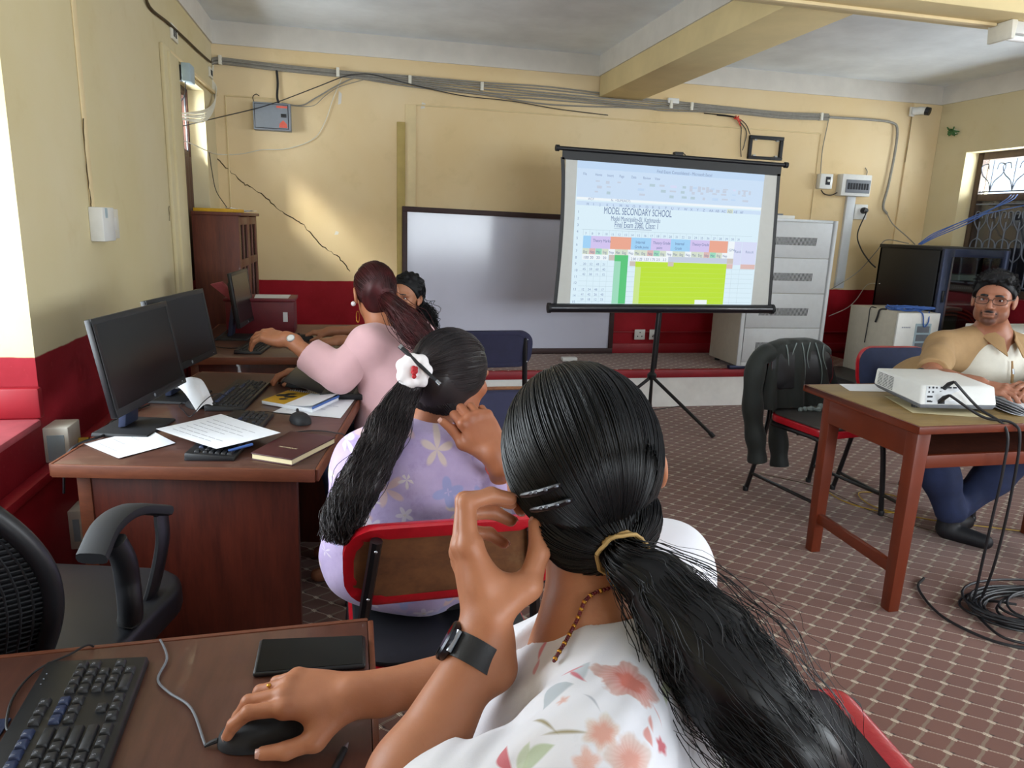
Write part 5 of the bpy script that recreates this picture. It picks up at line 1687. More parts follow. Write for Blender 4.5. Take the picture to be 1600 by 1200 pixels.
# ================================================================ WALL FITTINGS
o = thing('distribution_box', 'grey metal distribution box with red stickers on the back wall', 'distribution box', (-0.57, 5.9, 2.14))
DXa, DXb, DZa, DZb = -0.70, -0.432, 2.036, 2.232
MB().box((DXa, YB - 0.085, DZa), (DXb, YB - 0.0005, DZb)).build('box_case', M_['box_grey'], o, bevel=0.004)
MB().box((DXa + 0.010, YB - 0.0862, DZa + 0.012), (DXb - 0.016, YB - 0.085, DZb - 0.010)).build('door_gap', M_['slot'], o)
dr = MB().box((DXa + 0.014, YB - 0.091, DZa + 0.016), (DXb - 0.02, YB - 0.085, DZb - 0.014)).build('door', M_['box_grey'], o, bevel=0.002)
MB().box((DXb - 0.10, YB - 0.0925, DZb - 0.035), (DXb - 0.022, YB - 0.091, DZb - 0.02)).build('sticker', M_['sticker_red'], dr)
MB().prism([(DXb - 0.085, YB - 0.0925, DZa + 0.022), (DXb - 0.025, YB - 0.0925, DZa + 0.022), (DXb - 0.03, YB - 0.0925, DZa + 0.05), (DXb - 0.055, YB - 0.0925, DZa + 0.075), (DXb - 0.08, YB - 0.0925, DZa + 0.05)], (0, 0.0015, 0)).build('sticker', M_['sticker_red'], dr)
MB().box((DXb - 0.07, YB - 0.098, DZa + 0.095), (DXb - 0.03, YB - 0.091, DZa + 0.12)).build('latch', M_['black'], dr, bevel=0.002)
cable('box_feed_cable', 'dark cables dropping from the bundle into the grey distribution box', [at(432, 107, y=YB - 0.02), at(434, 130, y=YB - 0.02), at(433, 150, y=YB - 0.03), at(435, 161, y=YB - 0.04)], 0.009, 'cable_black')
cable('box_wire', 'short curled wire above the grey distribution box', [at(398, 163, y=YB - 0.02), at(395, 152, y=YB - 0.01), at(400, 147, y=YB - 0.008), at(405, 150, y=YB - 0.012)], 0.003, 'cable_black')

# long cable bundle under the frieze
o = thing('cable_bundle', 'bundle of grey cables clipped along the top of the back wall', 'cables', (1.9, 5.9, 2.5))
main = [(331, 96), (345, 95), (430, 105), (520, 114), (560, 118), (640, 126), (760, 137), (860, 147), (1000, 160), (1040, 164), (1140, 172), (1220, 180), (1295, 183)]
for k in range(7):
    yy = YB - 0.02 - 0.006 * (k % 3)
    pts = []
    for (x, y) in main:
        sag = 0
        if 560 < x < 1140:
            sag = (k - 2) * 2.6 * math.sin(PI * (x - 560) / 580) * (1 + 0.4 * math.sin(x * 0.03 + k))
        pts.append(at(x, y + (k - 3) * 1.5 + sag, y=yy))
    MB().tube(smooth_path(pts, 5), 0.0058, 6).build('cable', M_['cable_grey'], o)
MB().tube(smooth_path([at(x, y, y=YB - 0.03) for x, y in ((1295, 183), (1360, 187), (1395, 192), (1402, 205), (1398, 240), (1388, 290), (1380, 322), (1386, 334))], 5), 0.011, 8).build('cable', M_['cable_grey'], o)
for i, (x, y) in enumerate(((345, 95), (528, 114), (640, 126), (752, 136), (1046, 164), (1078, 167), (1280, 183))):
    c = at(x, y, y=YB)
    MB().box((c.x - 0.012, YB - 0.045, c.z - 0.032), (c.x + 0.012, YB - 0.0005, c.z + 0.032)).build('cable_clip', M_['cable_white'], o, bevel=0.003)
c = at(1050, 160, y=YB)
MB().box((c.x - 0.05, YB - 0.035, c.z - 0.012), (c.x + 0.05, YB - 0.0005, c.z + 0.03)).build('joint_box', M_['white_plastic'], o, bevel=0.004)
# cables fanning from the corner into the window
o = thing('window_cables', 'fan of white cables leading from the wall corner out of the window', 'cables', (-0.95, 5.7, 2.3))
for k in range(9):
    e = Vector((XL - 0.14, 4.98 + 0.012 * k, 1.99 + 0.008 * (k % 3)))
    st_ = at(333, 102, y=YB - 0.03) + Vector((0, 0, -0.004 * k))
    m1 = at(331 - k * 0.8, 122 + k, y=YB - 0.035)
    m2 = Vector((XL + 0.03, YB - 0.06 - 0.01 * k, 2.30 - 0.012 * k))
    m3 = Vector((XL + 0.012, 5.62 - 0.025 * k, 2.13 - 0.014 * k))
    MB().tube(smooth_path([st_, m1, m2, m3, e], 6), 0.0042, 5).build('cable', M_['cable_white'], o)
cable('aerial_wire', 'long black wire slanting from the window to the bundle and along it', [at(277, 199, x=XL - 0.085), at(300, 193.5, x=XL - 0.04), at(352, 181, y=YB - 0.16), at(400, 169.5, y=YB - 0.10), at(440, 157, y=YB - 0.10)] + [at(x, y, y=YB - 0.05) for x, y in ((500, 134), (536, 120), (560, 116), (585, 117), (640, 131), (720, 149), (800, 158), (870, 170), (950, 180))], 0.0035, 'cable_black')
cable('aerial_wire', 'thin white wire sagging from the window across the back wall to the bundle', [at(277, 216, x=XL - 0.085), at(300, 225, x=XL - 0.03), at(322, 235, x=XL + 0.02), at(340, 241, y=YB - 0.05)] + [at(x, y, y=YB - 0.012) for x, y in ((372, 241), (390, 238), (410, 234), (450, 232), (490, 217), (508, 190), (520, 155), (534, 122))], 0.0032, 'cable_white')
cable('aerial_wire', 'dark wire hanging from the window reveal to the bookcase top', [Vector((XL + 0.012, 5.57, 1.83)), Vector((XL + 0.015, 5.62, 1.70)), Vector((XL + 0.03, 5.66, 1.57)), Vector((XL + 0.10, 5.63, 1.46))], 0.003, 'cable_black')
cable('aerial_wire', 'beige wires looping from the grey box up to the bundle', [at(x, y, y=YB - 0.02) for x, y in ((440, 161), (470, 165), (495, 152), (530, 132), (560, 120), (590, 118))], 0.005, 'cable_grey')
cable('aerial_wire', 'thin beige wire dipping below the wires over the grey box', [at(x, y, y=YB - 0.02) for x, y in ((440, 162), (465, 166), (490, 165), (508, 150), (530, 136), (570, 124))], 0.0025, 'cable_grey')
cable('wall_cable', 'dark cable running down the slope of the near wall top', [Vector((XL + 0.01, 4.2, 2.60))] + [at(x, y, x=XL + 0.012) for x, y in ((230, 4), (262, 35), (290, 61), (312, 82), (329, 97))], 0.0075, 'crack')
# boxes round the back window
o = thing('junction_box', 'pale blue junction box fixed above the back window opening', 'box', (XL, 4.8, 2.2))
MB().box((XL + 0.0385, 4.69, 2.155), (XL + 0.085, 4.82, 2.255)).build('box_case', M_['box_blue'], o, bevel=0.003)
MB().box((XL + 0.0, 4.735, 2.165), (XL + 0.0385, 4.79, 2.25)).build('box_side', M_['black_soft'], o)
cable('window_wire', 'dark wire looping from the pale blue junction box into the window', [Vector((XL + 0.05, 4.72, 2.16)), Vector((XL + 0.04, 4.73, 2.08)), Vector((XL - 0.03, 4.80, 2.02)), Vector((XL - 0.10, 4.9, 1.95)), Vector((XL - 0.14, 4.95, 1.93))], 0.003, 'cable_black')
for (px, py, sz, lab) in ((270, 52, 0.075, 'small open switch box high on the wall above the window'), (328, 114, 0.06, 'small socket plate high in the wall corner')):
    c = at(px, py, x=XL)
    o = thing('socket_plate', lab, 'socket', c[:])
    MB().box((XL, c.y - sz, c.z - sz * 0.55), (XL + 0.012, c.y + sz, c.z + sz * 0.55)).build('plate', M_['cable_white'], o, bevel=0.002)
    for dy in (-0.35, 0.25):
        MB().box((XL + 0.012, c.y + sz * dy - 0.012, c.z - sz * 0.3), (XL + 0.0145, c.y + sz * dy + 0.012, c.z + sz * 0.3)).build('socket_hole', M_['slot'], o)
# double switch box on the left wall
o = thing('switch_box', 'white surface switch box with blue tape on the near wall', 'switch', (XL, 3.2, 1.36))
MB().box((XL, 3.07, 1.295), (XL + 0.05, 3.21, 1.425)).build('switch_case', M_['white_plastic'], o, bevel=0.004)
MB().box((XL, 3.212, 1.30), (XL + 0.022, 3.36, 1.42)).build('switch_plate', M_['cable_white'], o, bevel=0.003)
MB().box((XL + 0.022, 3.25, 1.335), (XL + 0.03, 3.31, 1.385)).build('rocker', M_['white_plastic'], o, bevel=0.002)
MB().box((XL + 0.05, 3.10, 1.385), (XL + 0.0515, 3.125, 1.422)).build('blue_tape', M_['box_blue'], o)
# boxes low on the left wall
o = thing('wall_socket_box', 'grey socket box on the red wall behind the long desk corner', 'socket', (XL, 2.5, 0.66))
MB().box((XL, 2.46, 0.607), (XL + 0.075, 2.565, 0.725)).build('socket_case', M_['cable_white'], o, bevel=0.004)
MB().box((XL + 0.012, 2.457, 0.615), (XL + 0.062, 2.46, 0.70)).build('socket_face', M_['box_blue'], o)
MB().tube([(XL + 0.075, 2.54, 0.65), (XL + 0.105, 2.545, 0.65)], 0.016, 10).build('yellow_plug', M_['cable_yellow'], o)
o = thing('wall_socket_box', 'grey socket box low on the red wall behind the desk end panel', 'socket', (XL, 2.5, 0.36))
MB().box((XL + 0.0305, 2.50, 0.28), (XL + 0.075, 2.60, 0.42)).build('socket_case', M_['cable_white'], o, bevel=0.004)
MB().box((XL + 0.045, 2.498, 0.31), (XL + 0.065, 2.50, 0.39)).build('socket_face', M_['box_blue'], o)
# empty black screen mount
o = thing('screen_mount', 'empty black square frame screwed high on the back wall', 'wall mount', (3.6, 5.93, 2.15))
a, b2 = at(1172, 211, y=YB - 0.02), at(1221, 251, y=YB - 0.02)
for (x0, z0, x1, z1, w) in ((a.x, a.z, b2.x, a.z - 0.03, 0.022), (a.x, b2.z, b2.x, b2.z + 0.025, 0.022)):
    MB().box((x0, YB - 0.03, z0), (x1, YB - 0.0005, z1)).build('frame_bar', M_['black_soft'], o, bevel=0.003)
for x in (a.x, b2.x - 0.03):
    MB().box((x, YB - 0.026, b2.z + 0.0255), (x + 0.03, YB - 0.0005, a.z - 0.0305)).build('frame_bar', M_['black_soft'], o, bevel=0.003)
for (x, z) in ((a.x + 0.05, a.z - 0.035), (b2.x - 0.07, a.z - 0.035), (a.x + 0.05, b2.z + 0.025), (b2.x - 0.07, b2.z + 0.025)):
    MB().box((x, YB - 0.02, z - 0.004), (x + 0.025, YB - 0.001, z + 0.012)).build('frame_lug', M_['steel'], o)
tp_ = at(1150, 186, y=YB - 0.03)
o = thing('taped_wires', 'dark wires tied with orange tape above the empty black frame', 'cables', tp_[:])
for k, pts in enumerate((((1100, 177), (1140, 181), (1153, 186), (1158, 200), (1157, 225), (1158, 245)), ((1120, 180), (1150, 184), (1165, 194), (1172, 210)), ((1153, 186), (1166, 205), (1163, 225), (1160, 235)))):
    MB().tube(smooth_path([at(x, y, y=YB - 0.02) for x, y in pts], 5), 0.004, 5).build('wire', M_['cable_black'], o)
m = MB()
for k in range(5):
    m.tube(smooth_path([tp_ + Vector((rr.uniform(-0.04, 0.04), -0.01, rr.uniform(-0.02, 0.03))), tp_ + Vector((rr.uniform(-0.01, 0.01), -0.014, 0)), tp_ + Vector((rr.uniform(-0.02, 0.06), -0.01, rr.uniform(-0.06, 0.02)))], 4), 0.006, 5)
m.build('orange_tape', M_['tape_red'], o)
# breakers
o = thing('breaker_box', 'small white breaker box beside the larger one on the wall', 'breaker', (4.2, 5.93, 1.88))
MB().box((4.135, YB - 0.06, 1.825), (4.262, YB - 0.0005, 1.955)).build('breaker_case', M_['white_plastic'], o, bevel=0.004)
MB().box((4.19, YB - 0.064, 1.86), (4.235, YB - 0.06, 1.93)).build('breaker_window', M_['slot'], o)
MB().box((4.20, YB - 0.075, 1.885), (4.225, YB - 0.064, 1.905)).build('breaker_switch', M_['white_plastic'], o, bevel=0.002)
o = thing('breaker_box', 'larger white breaker box with a smoky window on the wall', 'breaker', (4.5, 5.93, 1.87))
MB().box((4.345, YB - 0.085, 1.772), (4.648, YB - 0.0005, 1.962)).build('breaker_case', M_['white_plastic'], o, bevel=0.006)
MB().box((4.385, YB - 0.092, 1.80), (4.635, YB - 0.085, 1.915)).build('breaker_window', M_['grey_plastic'], o, bevel=0.002)
for i in range(8):
    MB().box((4.40 + i * 0.028, YB - 0.094, 1.83), (4.42 + i * 0.028, YB - 0.092, 1.885)).build('breaker_switch', M_['slot'], o)
cable('breaker_wire', 'short black wires joining the two breaker boxes', [at(1283, 297, y=YB - 0.03), at(1288, 303, y=YB - 0.03), at(1298, 305, y=YB - 0.03), at(1308, 301, y=YB - 0.04)], 0.005, 'cable_black')
cable('breaker_wire', 'pair of dark wires dropping from the bundle to the small breaker', [at(x, y, y=YB - 0.012) for x, y in ((1296, 180), (1292, 200), (1285, 235), (1282, 272))], 0.004, 'cable_grey')
cable('breaker_wire', 'curled wire end on the wall above the larger breaker box', [at(x, y, y=YB - 0.012) for x, y in ((1352, 262), (1355, 268), (1353, 275), (1350, 274))], 0.004, 'cable_grey')
o = MB().box((4.46, YB - 0.03, 0.93), (4.55, YB - 0.0005, 1.772)).build('cable_trunking', M_['pale_metal'], bevel=0.003)
tag(o, 'white vertical trunking below the larger breaker box', 'trunking')
o = thing('power_socket', 'white wall socket with a large black plug beside the trunking', 'socket', (4.62, 5.93, 1.63))
MB().box((4.556, YB - 0.03, 1.57), (4.69, YB - 0.0005, 1.705)).build('socket_plate', M_['white_plastic'], o, bevel=0.004)
MB().lathe([(0.028, 0), (0.03, 0.02), (0.022, 0.05)], (4.64, YB - 0.03, 1.65), 12, (0, -1, 0)).build('plug', M_['black'], o)
cable('plug_cable', 'black cable hanging from the large plug down to the rack', [Vector((4.64, YB - 0.085, 1.64)), at(1340, 365, y=YB - 0.09), at(1345, 388, y=5.75), at(1358, 408, y=5.62), at(1368, 418, y=5.55)], 0.006, 'cable_black')
for i, (x0, lab) in enumerate(((2.472, 'white socket plate low on the red wall, nearer the whiteboard'), (2.615, 'white socket plate with a black plug low on the red wall'))):
    o = thing('power_socket', lab, 'socket', (x0 + 0.05, 5.93, 0.48))
    MB().box((x0, YB - 0.03, 0.438), (x0 + 0.10, YB - 0.0205, 0.53)).build('socket_plate', M_['white_plastic'], o, bevel=0.003)
    for (dx, dz) in ((0.05, 0.065), (0.03, 0.03), (0.07, 0.03)):
        MB().lathe([(0.006, 0), (0.006, 0.001)], (x0 + dx, YB - 0.03, 0.438 + dz), 8, (0, -1, 0)).build('socket_hole', M_['slot'], o)
    if i:
        MB().lathe([(0.022, 0), (0.022, 0.02), (0.014, 0.04)], (x0 + 0.06, YB - 0.031, 0.475), 12, (0, -1, 0)).build('plug', M_['black'], o)
# CCTV camera
o = thing('security_camera', 'small white and black security camera under the frieze corner', 'camera', (5.07, 5.9, 2.55))
MB().box((4.985, YB - 0.045, 2.50), (5.03, YB - 0.0205, 2.58)).build('camera_base', M_['white_plastic'], o, bevel=0.003)
MB().tube([(5.01, YB - 0.04, 2.54), (5.05, YB - 0.09, 2.545), (5.075, YB - 0.12, 2.54)], 0.034, 12).build('camera_body', M_['white_plastic'], o)
MB().tube([(5.075, YB - 0.12, 2.54), (5.095, YB - 0.15, 2.532)], [0.036, 0.034], 12).build('camera_lens', M_['black'], o)
cable('camera_wire', 'thin wire running down from the security camera', [(5.02, YB - 0.024, 2.50), (5.025, YB - 0.024, 2.3), (5.02, YB - 0.024, 2.1)], 0.0025, 'crack')
# broken lamp holder with green wires on the right-hand wall
c = at(1491, 207, x=XR)
o = thing('loose_green_wires', 'tuft of green wire ends poking from the wall by the window', 'wires', c[:])
m = MB()
for k in range(14):
    m.tube(smooth_path([c + Vector((-0.002, 0, 0)), c + Vector((-0.02 - 0.02 * rr.random(), rr.uniform(-0.04, 0.04), rr.uniform(-0.03, 0.03))), c + Vector((-0.02 * rr.random() - 0.01, rr.uniform(-0.075, 0.075), rr.uniform(-0.055, 0.05)))], 4), 0.006, 5)
m.build('wire_ends', plain('green_wire', '3f6a3a', 0.5, var=0.3), o)
MB().lathe([(0.03, 0), (0.026, 0.01)], c, 12, (-1, 0, 0)).build('wall_rose', M_['cable_white'], o)
# blue data cables from the right window to the rack
for k in range(4):
    cable('data_cable', ('uppermost blue data cable from the window to the rack', 'second blue data cable from the window to the rack', 'third blue data cable from the window to the rack', 'separate lower blue cable from the window to the rack')[k],
          [Vector((XR + 0.06, 5.10 - 0.03 * k - (0.35 if k == 3 else 0), 1.80)), Vector((XR - 0.06, 5.05 - 0.03 * k - (0.3 if k == 3 else 0), 1.74)), Vector((5.10, 5.15 - (0.12 if k == 3 else 0), 1.57 + 0.02 * k)), Vector((4.86, 5.24, 1.435 + 0.014 * k)), Vector((4.74, 5.26 + 0.012 * k, 1.366))], 0.0042, 'cable_blue')
cable('data_cable', 'grey cable sagging from the trunking to the rack top', [at(1386, 334, y=YB - 0.03), at(1395, 350, y=5.85), at(1415, 368, y=5.7), Vector((4.8, 5.40, 1.366))], 0.005, 'cable_grey')
cable('data_cable', 'pale cable looping from the rack behind the vented cabinet', [Vector((4.72, 5.38, 1.37)), at(1385, 375, y=5.6), at(1370, 392, y=5.65), at(1340, 425, y=5.8), at(1305, 448, y=5.85), at(1298, 452, y=5.86)], 0.004, 'cable_grey')
cable('data_cable', 'white cable drooping down the red wall beside the vented cabinet', [Vector((4.505, 5.40, 1.02)), at(1355, 445, y=5.70), at(1338, 468, y=5.84), at(1322, 482, y=5.90), at(1295, 494, y=YB - 0.025)], 0.004, 'cable_white')
# fluorescent batten
o = thing('batten_light', 'white fluorescent batten light fixed under the cross beam', 'light', (3.7, 3.2, 2.45))
MB().box((3.115, 3.12, 2.405), (4.36, 3.22, 2.4595)).build('batten_tray', M_['white_plastic'], o, bevel=0.004)
MB().hexa([(3.115, 3.10, 2.375), (3.135, 3.10, 2.375), (3.135, 3.24, 2.375), (3.115, 3.24, 2.375)], [(3.105, 3.10, 2.459), (3.14, 3.10, 2.459), (3.14, 3.24, 2.459), (3.105, 3.24, 2.459)]).build('end_cap', M_['cable_white'], o, bevel=0.004)
MB().tube([(3.14, 3.15, 2.39), (4.36, 3.15, 2.39)], 0.0145, 12).build('fluorescent_tube', plain('tube_glass', 'f2f4f2', 0.15, var=0), o)
MB().lathe([(0.012, 0), (0.012, 0.03)], (3.33, 3.20, 2.375), 10).build('starter', M_['white_plastic'], o)

# ================================================================ JACKET over the chair back
jk = thing('jacket', 'dark green jacket draped over the back of a red-edged chair', 'jacket', (2.36, 3.40, 0.8))
JF = -PI / 2 + 0.17
JX = Vector((math.cos(JF - PI / 2), math.sin(JF - PI / 2), 0))     # to the sitter's right, seen from above
JY = Vector((math.cos(JF), math.sin(JF), 0))                         # the way the chair faces
J0 = Vector((2.42, 3.15, 0))


def JP(x, y, z):
    return J0 + JX * x + JY * y + Vector((0, 0, z))


def drape(u, v):
    """u across -1..1, v along: 0 hem in front, 0.45 over the top, 1 hem behind."""
    w = 0.235 + 0.02 * math.sin(v * 9 + 1)
    x = u * w
    fold = 0.012 * math.sin(u * 9 + v * 3) + 0.008 * math.sin(u * 17 - 2 * v)
    zt = 0.835 - 0.05 * abs(u) ** 3
    if v < 0.42:
        t = v / 0.42
        return JP(x * (1.05 - 0.05 * t), -0.165 - 0.06 * t + fold * (1 - t * 0.6), 0.50 + (zt - 0.50) * t)
    if v < 0.56:
        a = (v - 0.42) / 0.14 * PI
        return JP(x, -0.25 - 0.045 * (1 - math.cos(a)) / 1 + fold * 0.4 + 0.025, zt + 0.022 * math.sin(a))
    t = (v - 0.56) / 0.44
    return JP(x * (1 + 0.06 * t), -0.32 - 0.015 * t + fold, zt - t * (0.36 + 0.03 * math.sin(u * 5)))


MB().sheet(lambda u, v: drape(u * 2 - 1, v), 40, 44).build('jacket_body', M_['jacket'], jk, solid=0.006)
for sgn, pts in ((1, [(0.20, -0.24, 0.80), (0.285, -0.23, 0.755), (0.325, -0.20, 0.61), (0.31, -0.19, 0.45), (0.29, -0.17, 0.32), (0.275, -0.16, 0.215)]),
                 (-1, [(-0.17, -0.30, 0.80), (-0.18, -0.34, 0.70), (-0.05, -0.36, 0.50), (0.0, -0.33, 0.36), (0.0, -0.30, 0.22), (0.0, -0.28, 0.12)])):
    q = smooth_path([JP(*p) for p in pts], 6)
    MB().tube(q, [0.048 + 0.004 * math.sin(i * 0.9) + 0.02 * (i / len(q)) * (1 - i / len(q)) for i in range(len(q))], 14).build('sleeve', M_['jacket'], jk)
ln = MB()  # light on the jacket's wrinkles, laid on as thin pale streaks
for k in range(6):
    x0 = -0.16 + 0.055 * k
    q = [drape((x0 + 0.02 * math.sin(k * 3 + t * 3)) / 0.235, 0.44 - 0.30 * t * (0.6 + 0.4 * (k % 2))) + JY * 0.010 for t in np.linspace(0, 1, 8)]
    ln.tube(q, [0.0028 * (1 - i / 9) + 0.0006 for i in range(8)], 5)
ln.build('fold_gleams', M_['gleam_and_cloth'], jk, kind='stuff')
o = MB().tube(smooth_path([JP(0.06, -0.13, 0.495), JP(0.0, -0.12, 0.50), JP(-0.05, -0.10, 0.498), JP(-0.10, -0.13, 0.505), JP(-0.14, -0.12, 0.497)], 5), [0.008, 0.014, 0.01, 0.016, 0.009, 0.012, 0.018, 0.012, 0.008, 0.011, 0.017, 0.012, 0.009, 0.014, 0.02, 0.014, 0.01, 0.013, 0.017, 0.012, 0.008], 7).build('white_cloth', M_['gleam_and_cloth'])
tag(o, 'crumpled white cloth on the seat under the draped jacket', 'cloth')


# ================================================================ PEOPLE: smooth solid modelling
def V3(*a):
    return np.array(a, float) if len(a) > 1 else np.array(a[0], float)


def unit(v):
    v = np.asarray(v, float)
    return v / max(np.linalg.norm(v), 1e-9)


def frame(fwd, up):
    """Axes (right, forward, up) as matrix columns."""
    f = unit(fwd)
    r = unit(np.cross(f, up))
    return np.stack([r, f, np.cross(r, f)], 1)


class Solid:
    """Smooth union of capsules and ellipsoids on a grid, meshed with surface nets."""

    def __init__(s, vox):
        s.vox, s.p, s.cuts, s.disp = vox, [], [], None

    def cap(s, a, b, ra, rb=None, k=0.02, sub=False):
        s.p.append(('c', V3(a), V3(b), ra, ra if rb is None else rb, k, sub))
        return s

    def chain(s, pts, rs, k=0.02):
        for i in range(len(pts) - 1):
            s.cap(pts[i], pts[i + 1], rs[i], rs[i + 1], k)
        return s

    def ell(s, c, r, R=None, k=0.02, sub=False):
        s.p.append(('e', V3(c), V3(r), np.eye(3) if R is None else R, None, k, sub))
        return s

    def cut(s, p, n):
        s.cuts.append((V3(p), unit(n)))
        return s

    def bounds(s):
        lo, hi = [], []
        for q in s.p:
            if q[6]:
                continue
            if q[0] == 'c':
                r = max(q[3], q[4])
                lo.append(np.minimum(q[1], q[2]) - r)
                hi.append(np.maximum(q[1], q[2]) + r)
            else:
                e = np.abs(q[3]) @ q[2]
                lo.append(q[1] - e)
                hi.append(q[1] + e)
        return np.min(lo, 0) - 4 * s.vox - 0.012, np.max(hi, 0) + 4 * s.vox + 0.012

    def mesh(s):
        lo, hi = s.bounds()
        h = s.vox
        n = np.ceil((hi - lo) / h).astype(int) + 1
        F = np.full(n, 1.0, np.float32)
        ax = [lo[i] + h * np.arange(n[i]) for i in range(3)]
        for q in s.p:
            k = q[5]
            if q[0] == 'c':
                r = max(q[3], q[4])
                l, u = np.minimum(q[1], q[2]) - r, np.maximum(q[1], q[2]) + r
            else:
                e = np.abs(q[3]) @ q[2]
                l, u = q[1] - e, q[1] + e
            i0 = np.clip(np.floor((l - k - 3 * h - 0.012 - lo) / h).astype(int), 0, n - 1)
            i1 = np.clip(np.ceil((u + k + 3 * h + 0.012 - lo) / h).astype(int) + 1, 1, n)
            if np.any(i1 <= i0):
                continue
            X = (ax[0][i0[0]:i1[0]].astype(np.float32)[:, None, None], ax[1][i0[1]:i1[1]].astype(np.float32)[None, :, None], ax[2][i0[2]:i1[2]].astype(np.float32)[None, None, :])
            if q[0] == 'c':
                a, b = q[1], q[2]
                ab = b - a
                L2 = max(float(ab @ ab), 1e-12)
                t = np.clip(((X[0] - a[0]) * ab[0] + (X[1] - a[1]) * ab[1] + (X[2] - a[2]) * ab[2]) / L2, 0, 1)
                d = np.sqrt((X[0] - a[0] - t * ab[0]) ** 2 + (X[1] - a[1] - t * ab[1]) ** 2 + (X[2] - a[2] - t * ab[2]) ** 2) - (q[3] + (q[4] - q[3]) * t)
            else:
                c, r, R = q[1], q[2], q[3]
                D = [X[i] - c[i] for i in range(3)]
                Y = [(D[0] * R[0, j] + D[1] * R[1, j] + D[2] * R[2, j]) / r[j] for j in range(3)]
                k0 = np.sqrt(Y[0] ** 2 + Y[1] ** 2 + Y[2] ** 2)
                k1 = np.sqrt((Y[0] / r[0]) ** 2 + (Y[1] / r[1]) ** 2 + (Y[2] / r[2]) ** 2)
                d = k0 * (k0 - 1) / np.maximum(k1, 1e-6)
            S = F[i0[0]:i1[0], i0[1]:i1[1], i0[2]:i1[2]]
            if q[6]:
                hh = np.clip(0.5 - 0.5 * (S + d) / k, 0, 1)
                S[...] = S * (1 - hh) + (-d) * hh + k * hh * (1 - hh)
            else:
                hh = np.clip(0.5 + 0.5 * (S - d) / k, 0, 1)
                S[...] = S * (1 - hh) + d * hh - k * hh * (1 - hh)
        for p, nn in s.cuts:
            d = (ax[0][:, None, None] - p[0]) * nn[0] + (ax[1][None, :, None] - p[1]) * nn[1] + (ax[2][None, None, :] - p[2]) * nn[2]
            np.maximum(F, d.astype(np.float32), out=F)
        if s.disp is not None:
            m = np.abs(F) < 0.02
            ii = np.nonzero(m)
            F[m] += s.disp(ax[0][ii[0]], ax[1][ii[1]], ax[2][ii[2]]).astype(np.float32)
        return nets(F, lo, h)


def nets(F, lo, h):
    I = F < 0
    c = [I[:-1, :-1, :-1], I[1:, :-1, :-1], I[:-1, 1:, :-1], I[1:, 1:, :-1], I[:-1, :-1, 1:], I[1:, :-1, 1:], I[:-1, 1:, 1:], I[1:, 1:, 1:]]
    s = sum(x.astype(np.int8) for x in c)
    act = (s > 0) & (s < 8)
    ii = np.stack(np.nonzero(act), 1)
    idx = np.full(act.shape, -1, np.int64)
    idx[act] = np.arange(len(ii))
    offs = np.array([(0, 0, 0), (1, 0, 0), (0, 1, 0), (1, 1, 0), (0, 0, 1), (1, 0, 1), (0, 1, 1), (1, 1, 1)])
    vals = np.stack([F[ii[:, 0] + o[0], ii[:, 1] + o[1], ii[:, 2] + o[2]] for o in offs], 1)
    acc, cnt = np.zeros((len(ii), 3)), np.zeros(len(ii))
    for a, b in ((0, 1), (2, 3), (4, 5), (6, 7), (0, 2), (1, 3), (4, 6), (5, 7), (0, 4), (1, 5), (2, 6), (3, 7)):
        va, vb = vals[:, a], vals[:, b]
        m = (va < 0) != (vb < 0)
        t = np.where(m, va / np.where(va == vb, 1, va - vb), 0)
        acc += np.where(m[:, None], offs[a] + (offs[b] - offs[a]) * t[:, None], 0)
        cnt += m
    verts = lo + h * (ii + acc / cnt[:, None])
    faces = []
    for axis in range(3):
        sl = [slice(1, -1)] * 3
        sl[axis] = slice(0, -1)
        A = I[tuple(sl)]
        sl2 = list(sl)
        sl2[axis] = slice(1, None)
        B = I[tuple(sl2)]
        u, v = (axis + 1) % 3, (axis + 2) % 3
        for cond, flip in ((A & ~B, False), (~A & B, True)):
            q = np.stack(np.nonzero(cond), 1)
            q[:, u] += 1
            q[:, v] += 1
            if len(q) == 0:
                continue
            quad = []
            for du, dv in ((0, 0), (-1, 0), (-1, -1), (0, -1)):
                w = q.copy()
                w[:, u] += du
                w[:, v] += dv
                quad.append(idx[w[:, 0], w[:, 1], w[:, 2]])
            quad = np.stack(quad, 1)
            faces.append(quad[:, ::-1] if flip else quad)
    return verts, np.concatenate(faces)


def np_obj(name, V, Fc, mat, parent=None, smooth=True, attr=None, kind=None):
    """Mesh object from numpy arrays (faces all the same size)."""
    off = OFF.get(parent.name, Vector((0, 0, 0))) if parent is not None else Vector((0, 0, 0))
    me = bpy.data.meshes.new(name)
    k = Fc.shape[1]
    me.vertices.add(len(V))
    me.vertices.foreach_set('co', (np.asarray(V) - np.array(off)).astype(np.float32).ravel())
    me.loops.add(Fc.size)
    me.loops.foreach_set('vertex_index', Fc.astype(np.int32).ravel())
    me.polygons.add(len(Fc))
    me.polygons.foreach_set('loop_start', np.arange(0, Fc.size, k, dtype=np.int32))
    me.polygons.foreach_set('loop_total', np.full(len(Fc), k, np.int32))
    me.materials.append(mat)
    me.update(calc_edges=True)
    me.validate()
    if smooth:
        me.polygons.foreach_set('use_smooth', [True] * len(me.polygons))
    if attr is not None:
        a = me.attributes.new('tint', 'FLOAT', 'POINT')
        a.data.foreach_set('value', attr.astype(np.float32))
    o = mesh_obj(name, me, parent)
    if kind:
        o['kind'] = kind
    return o


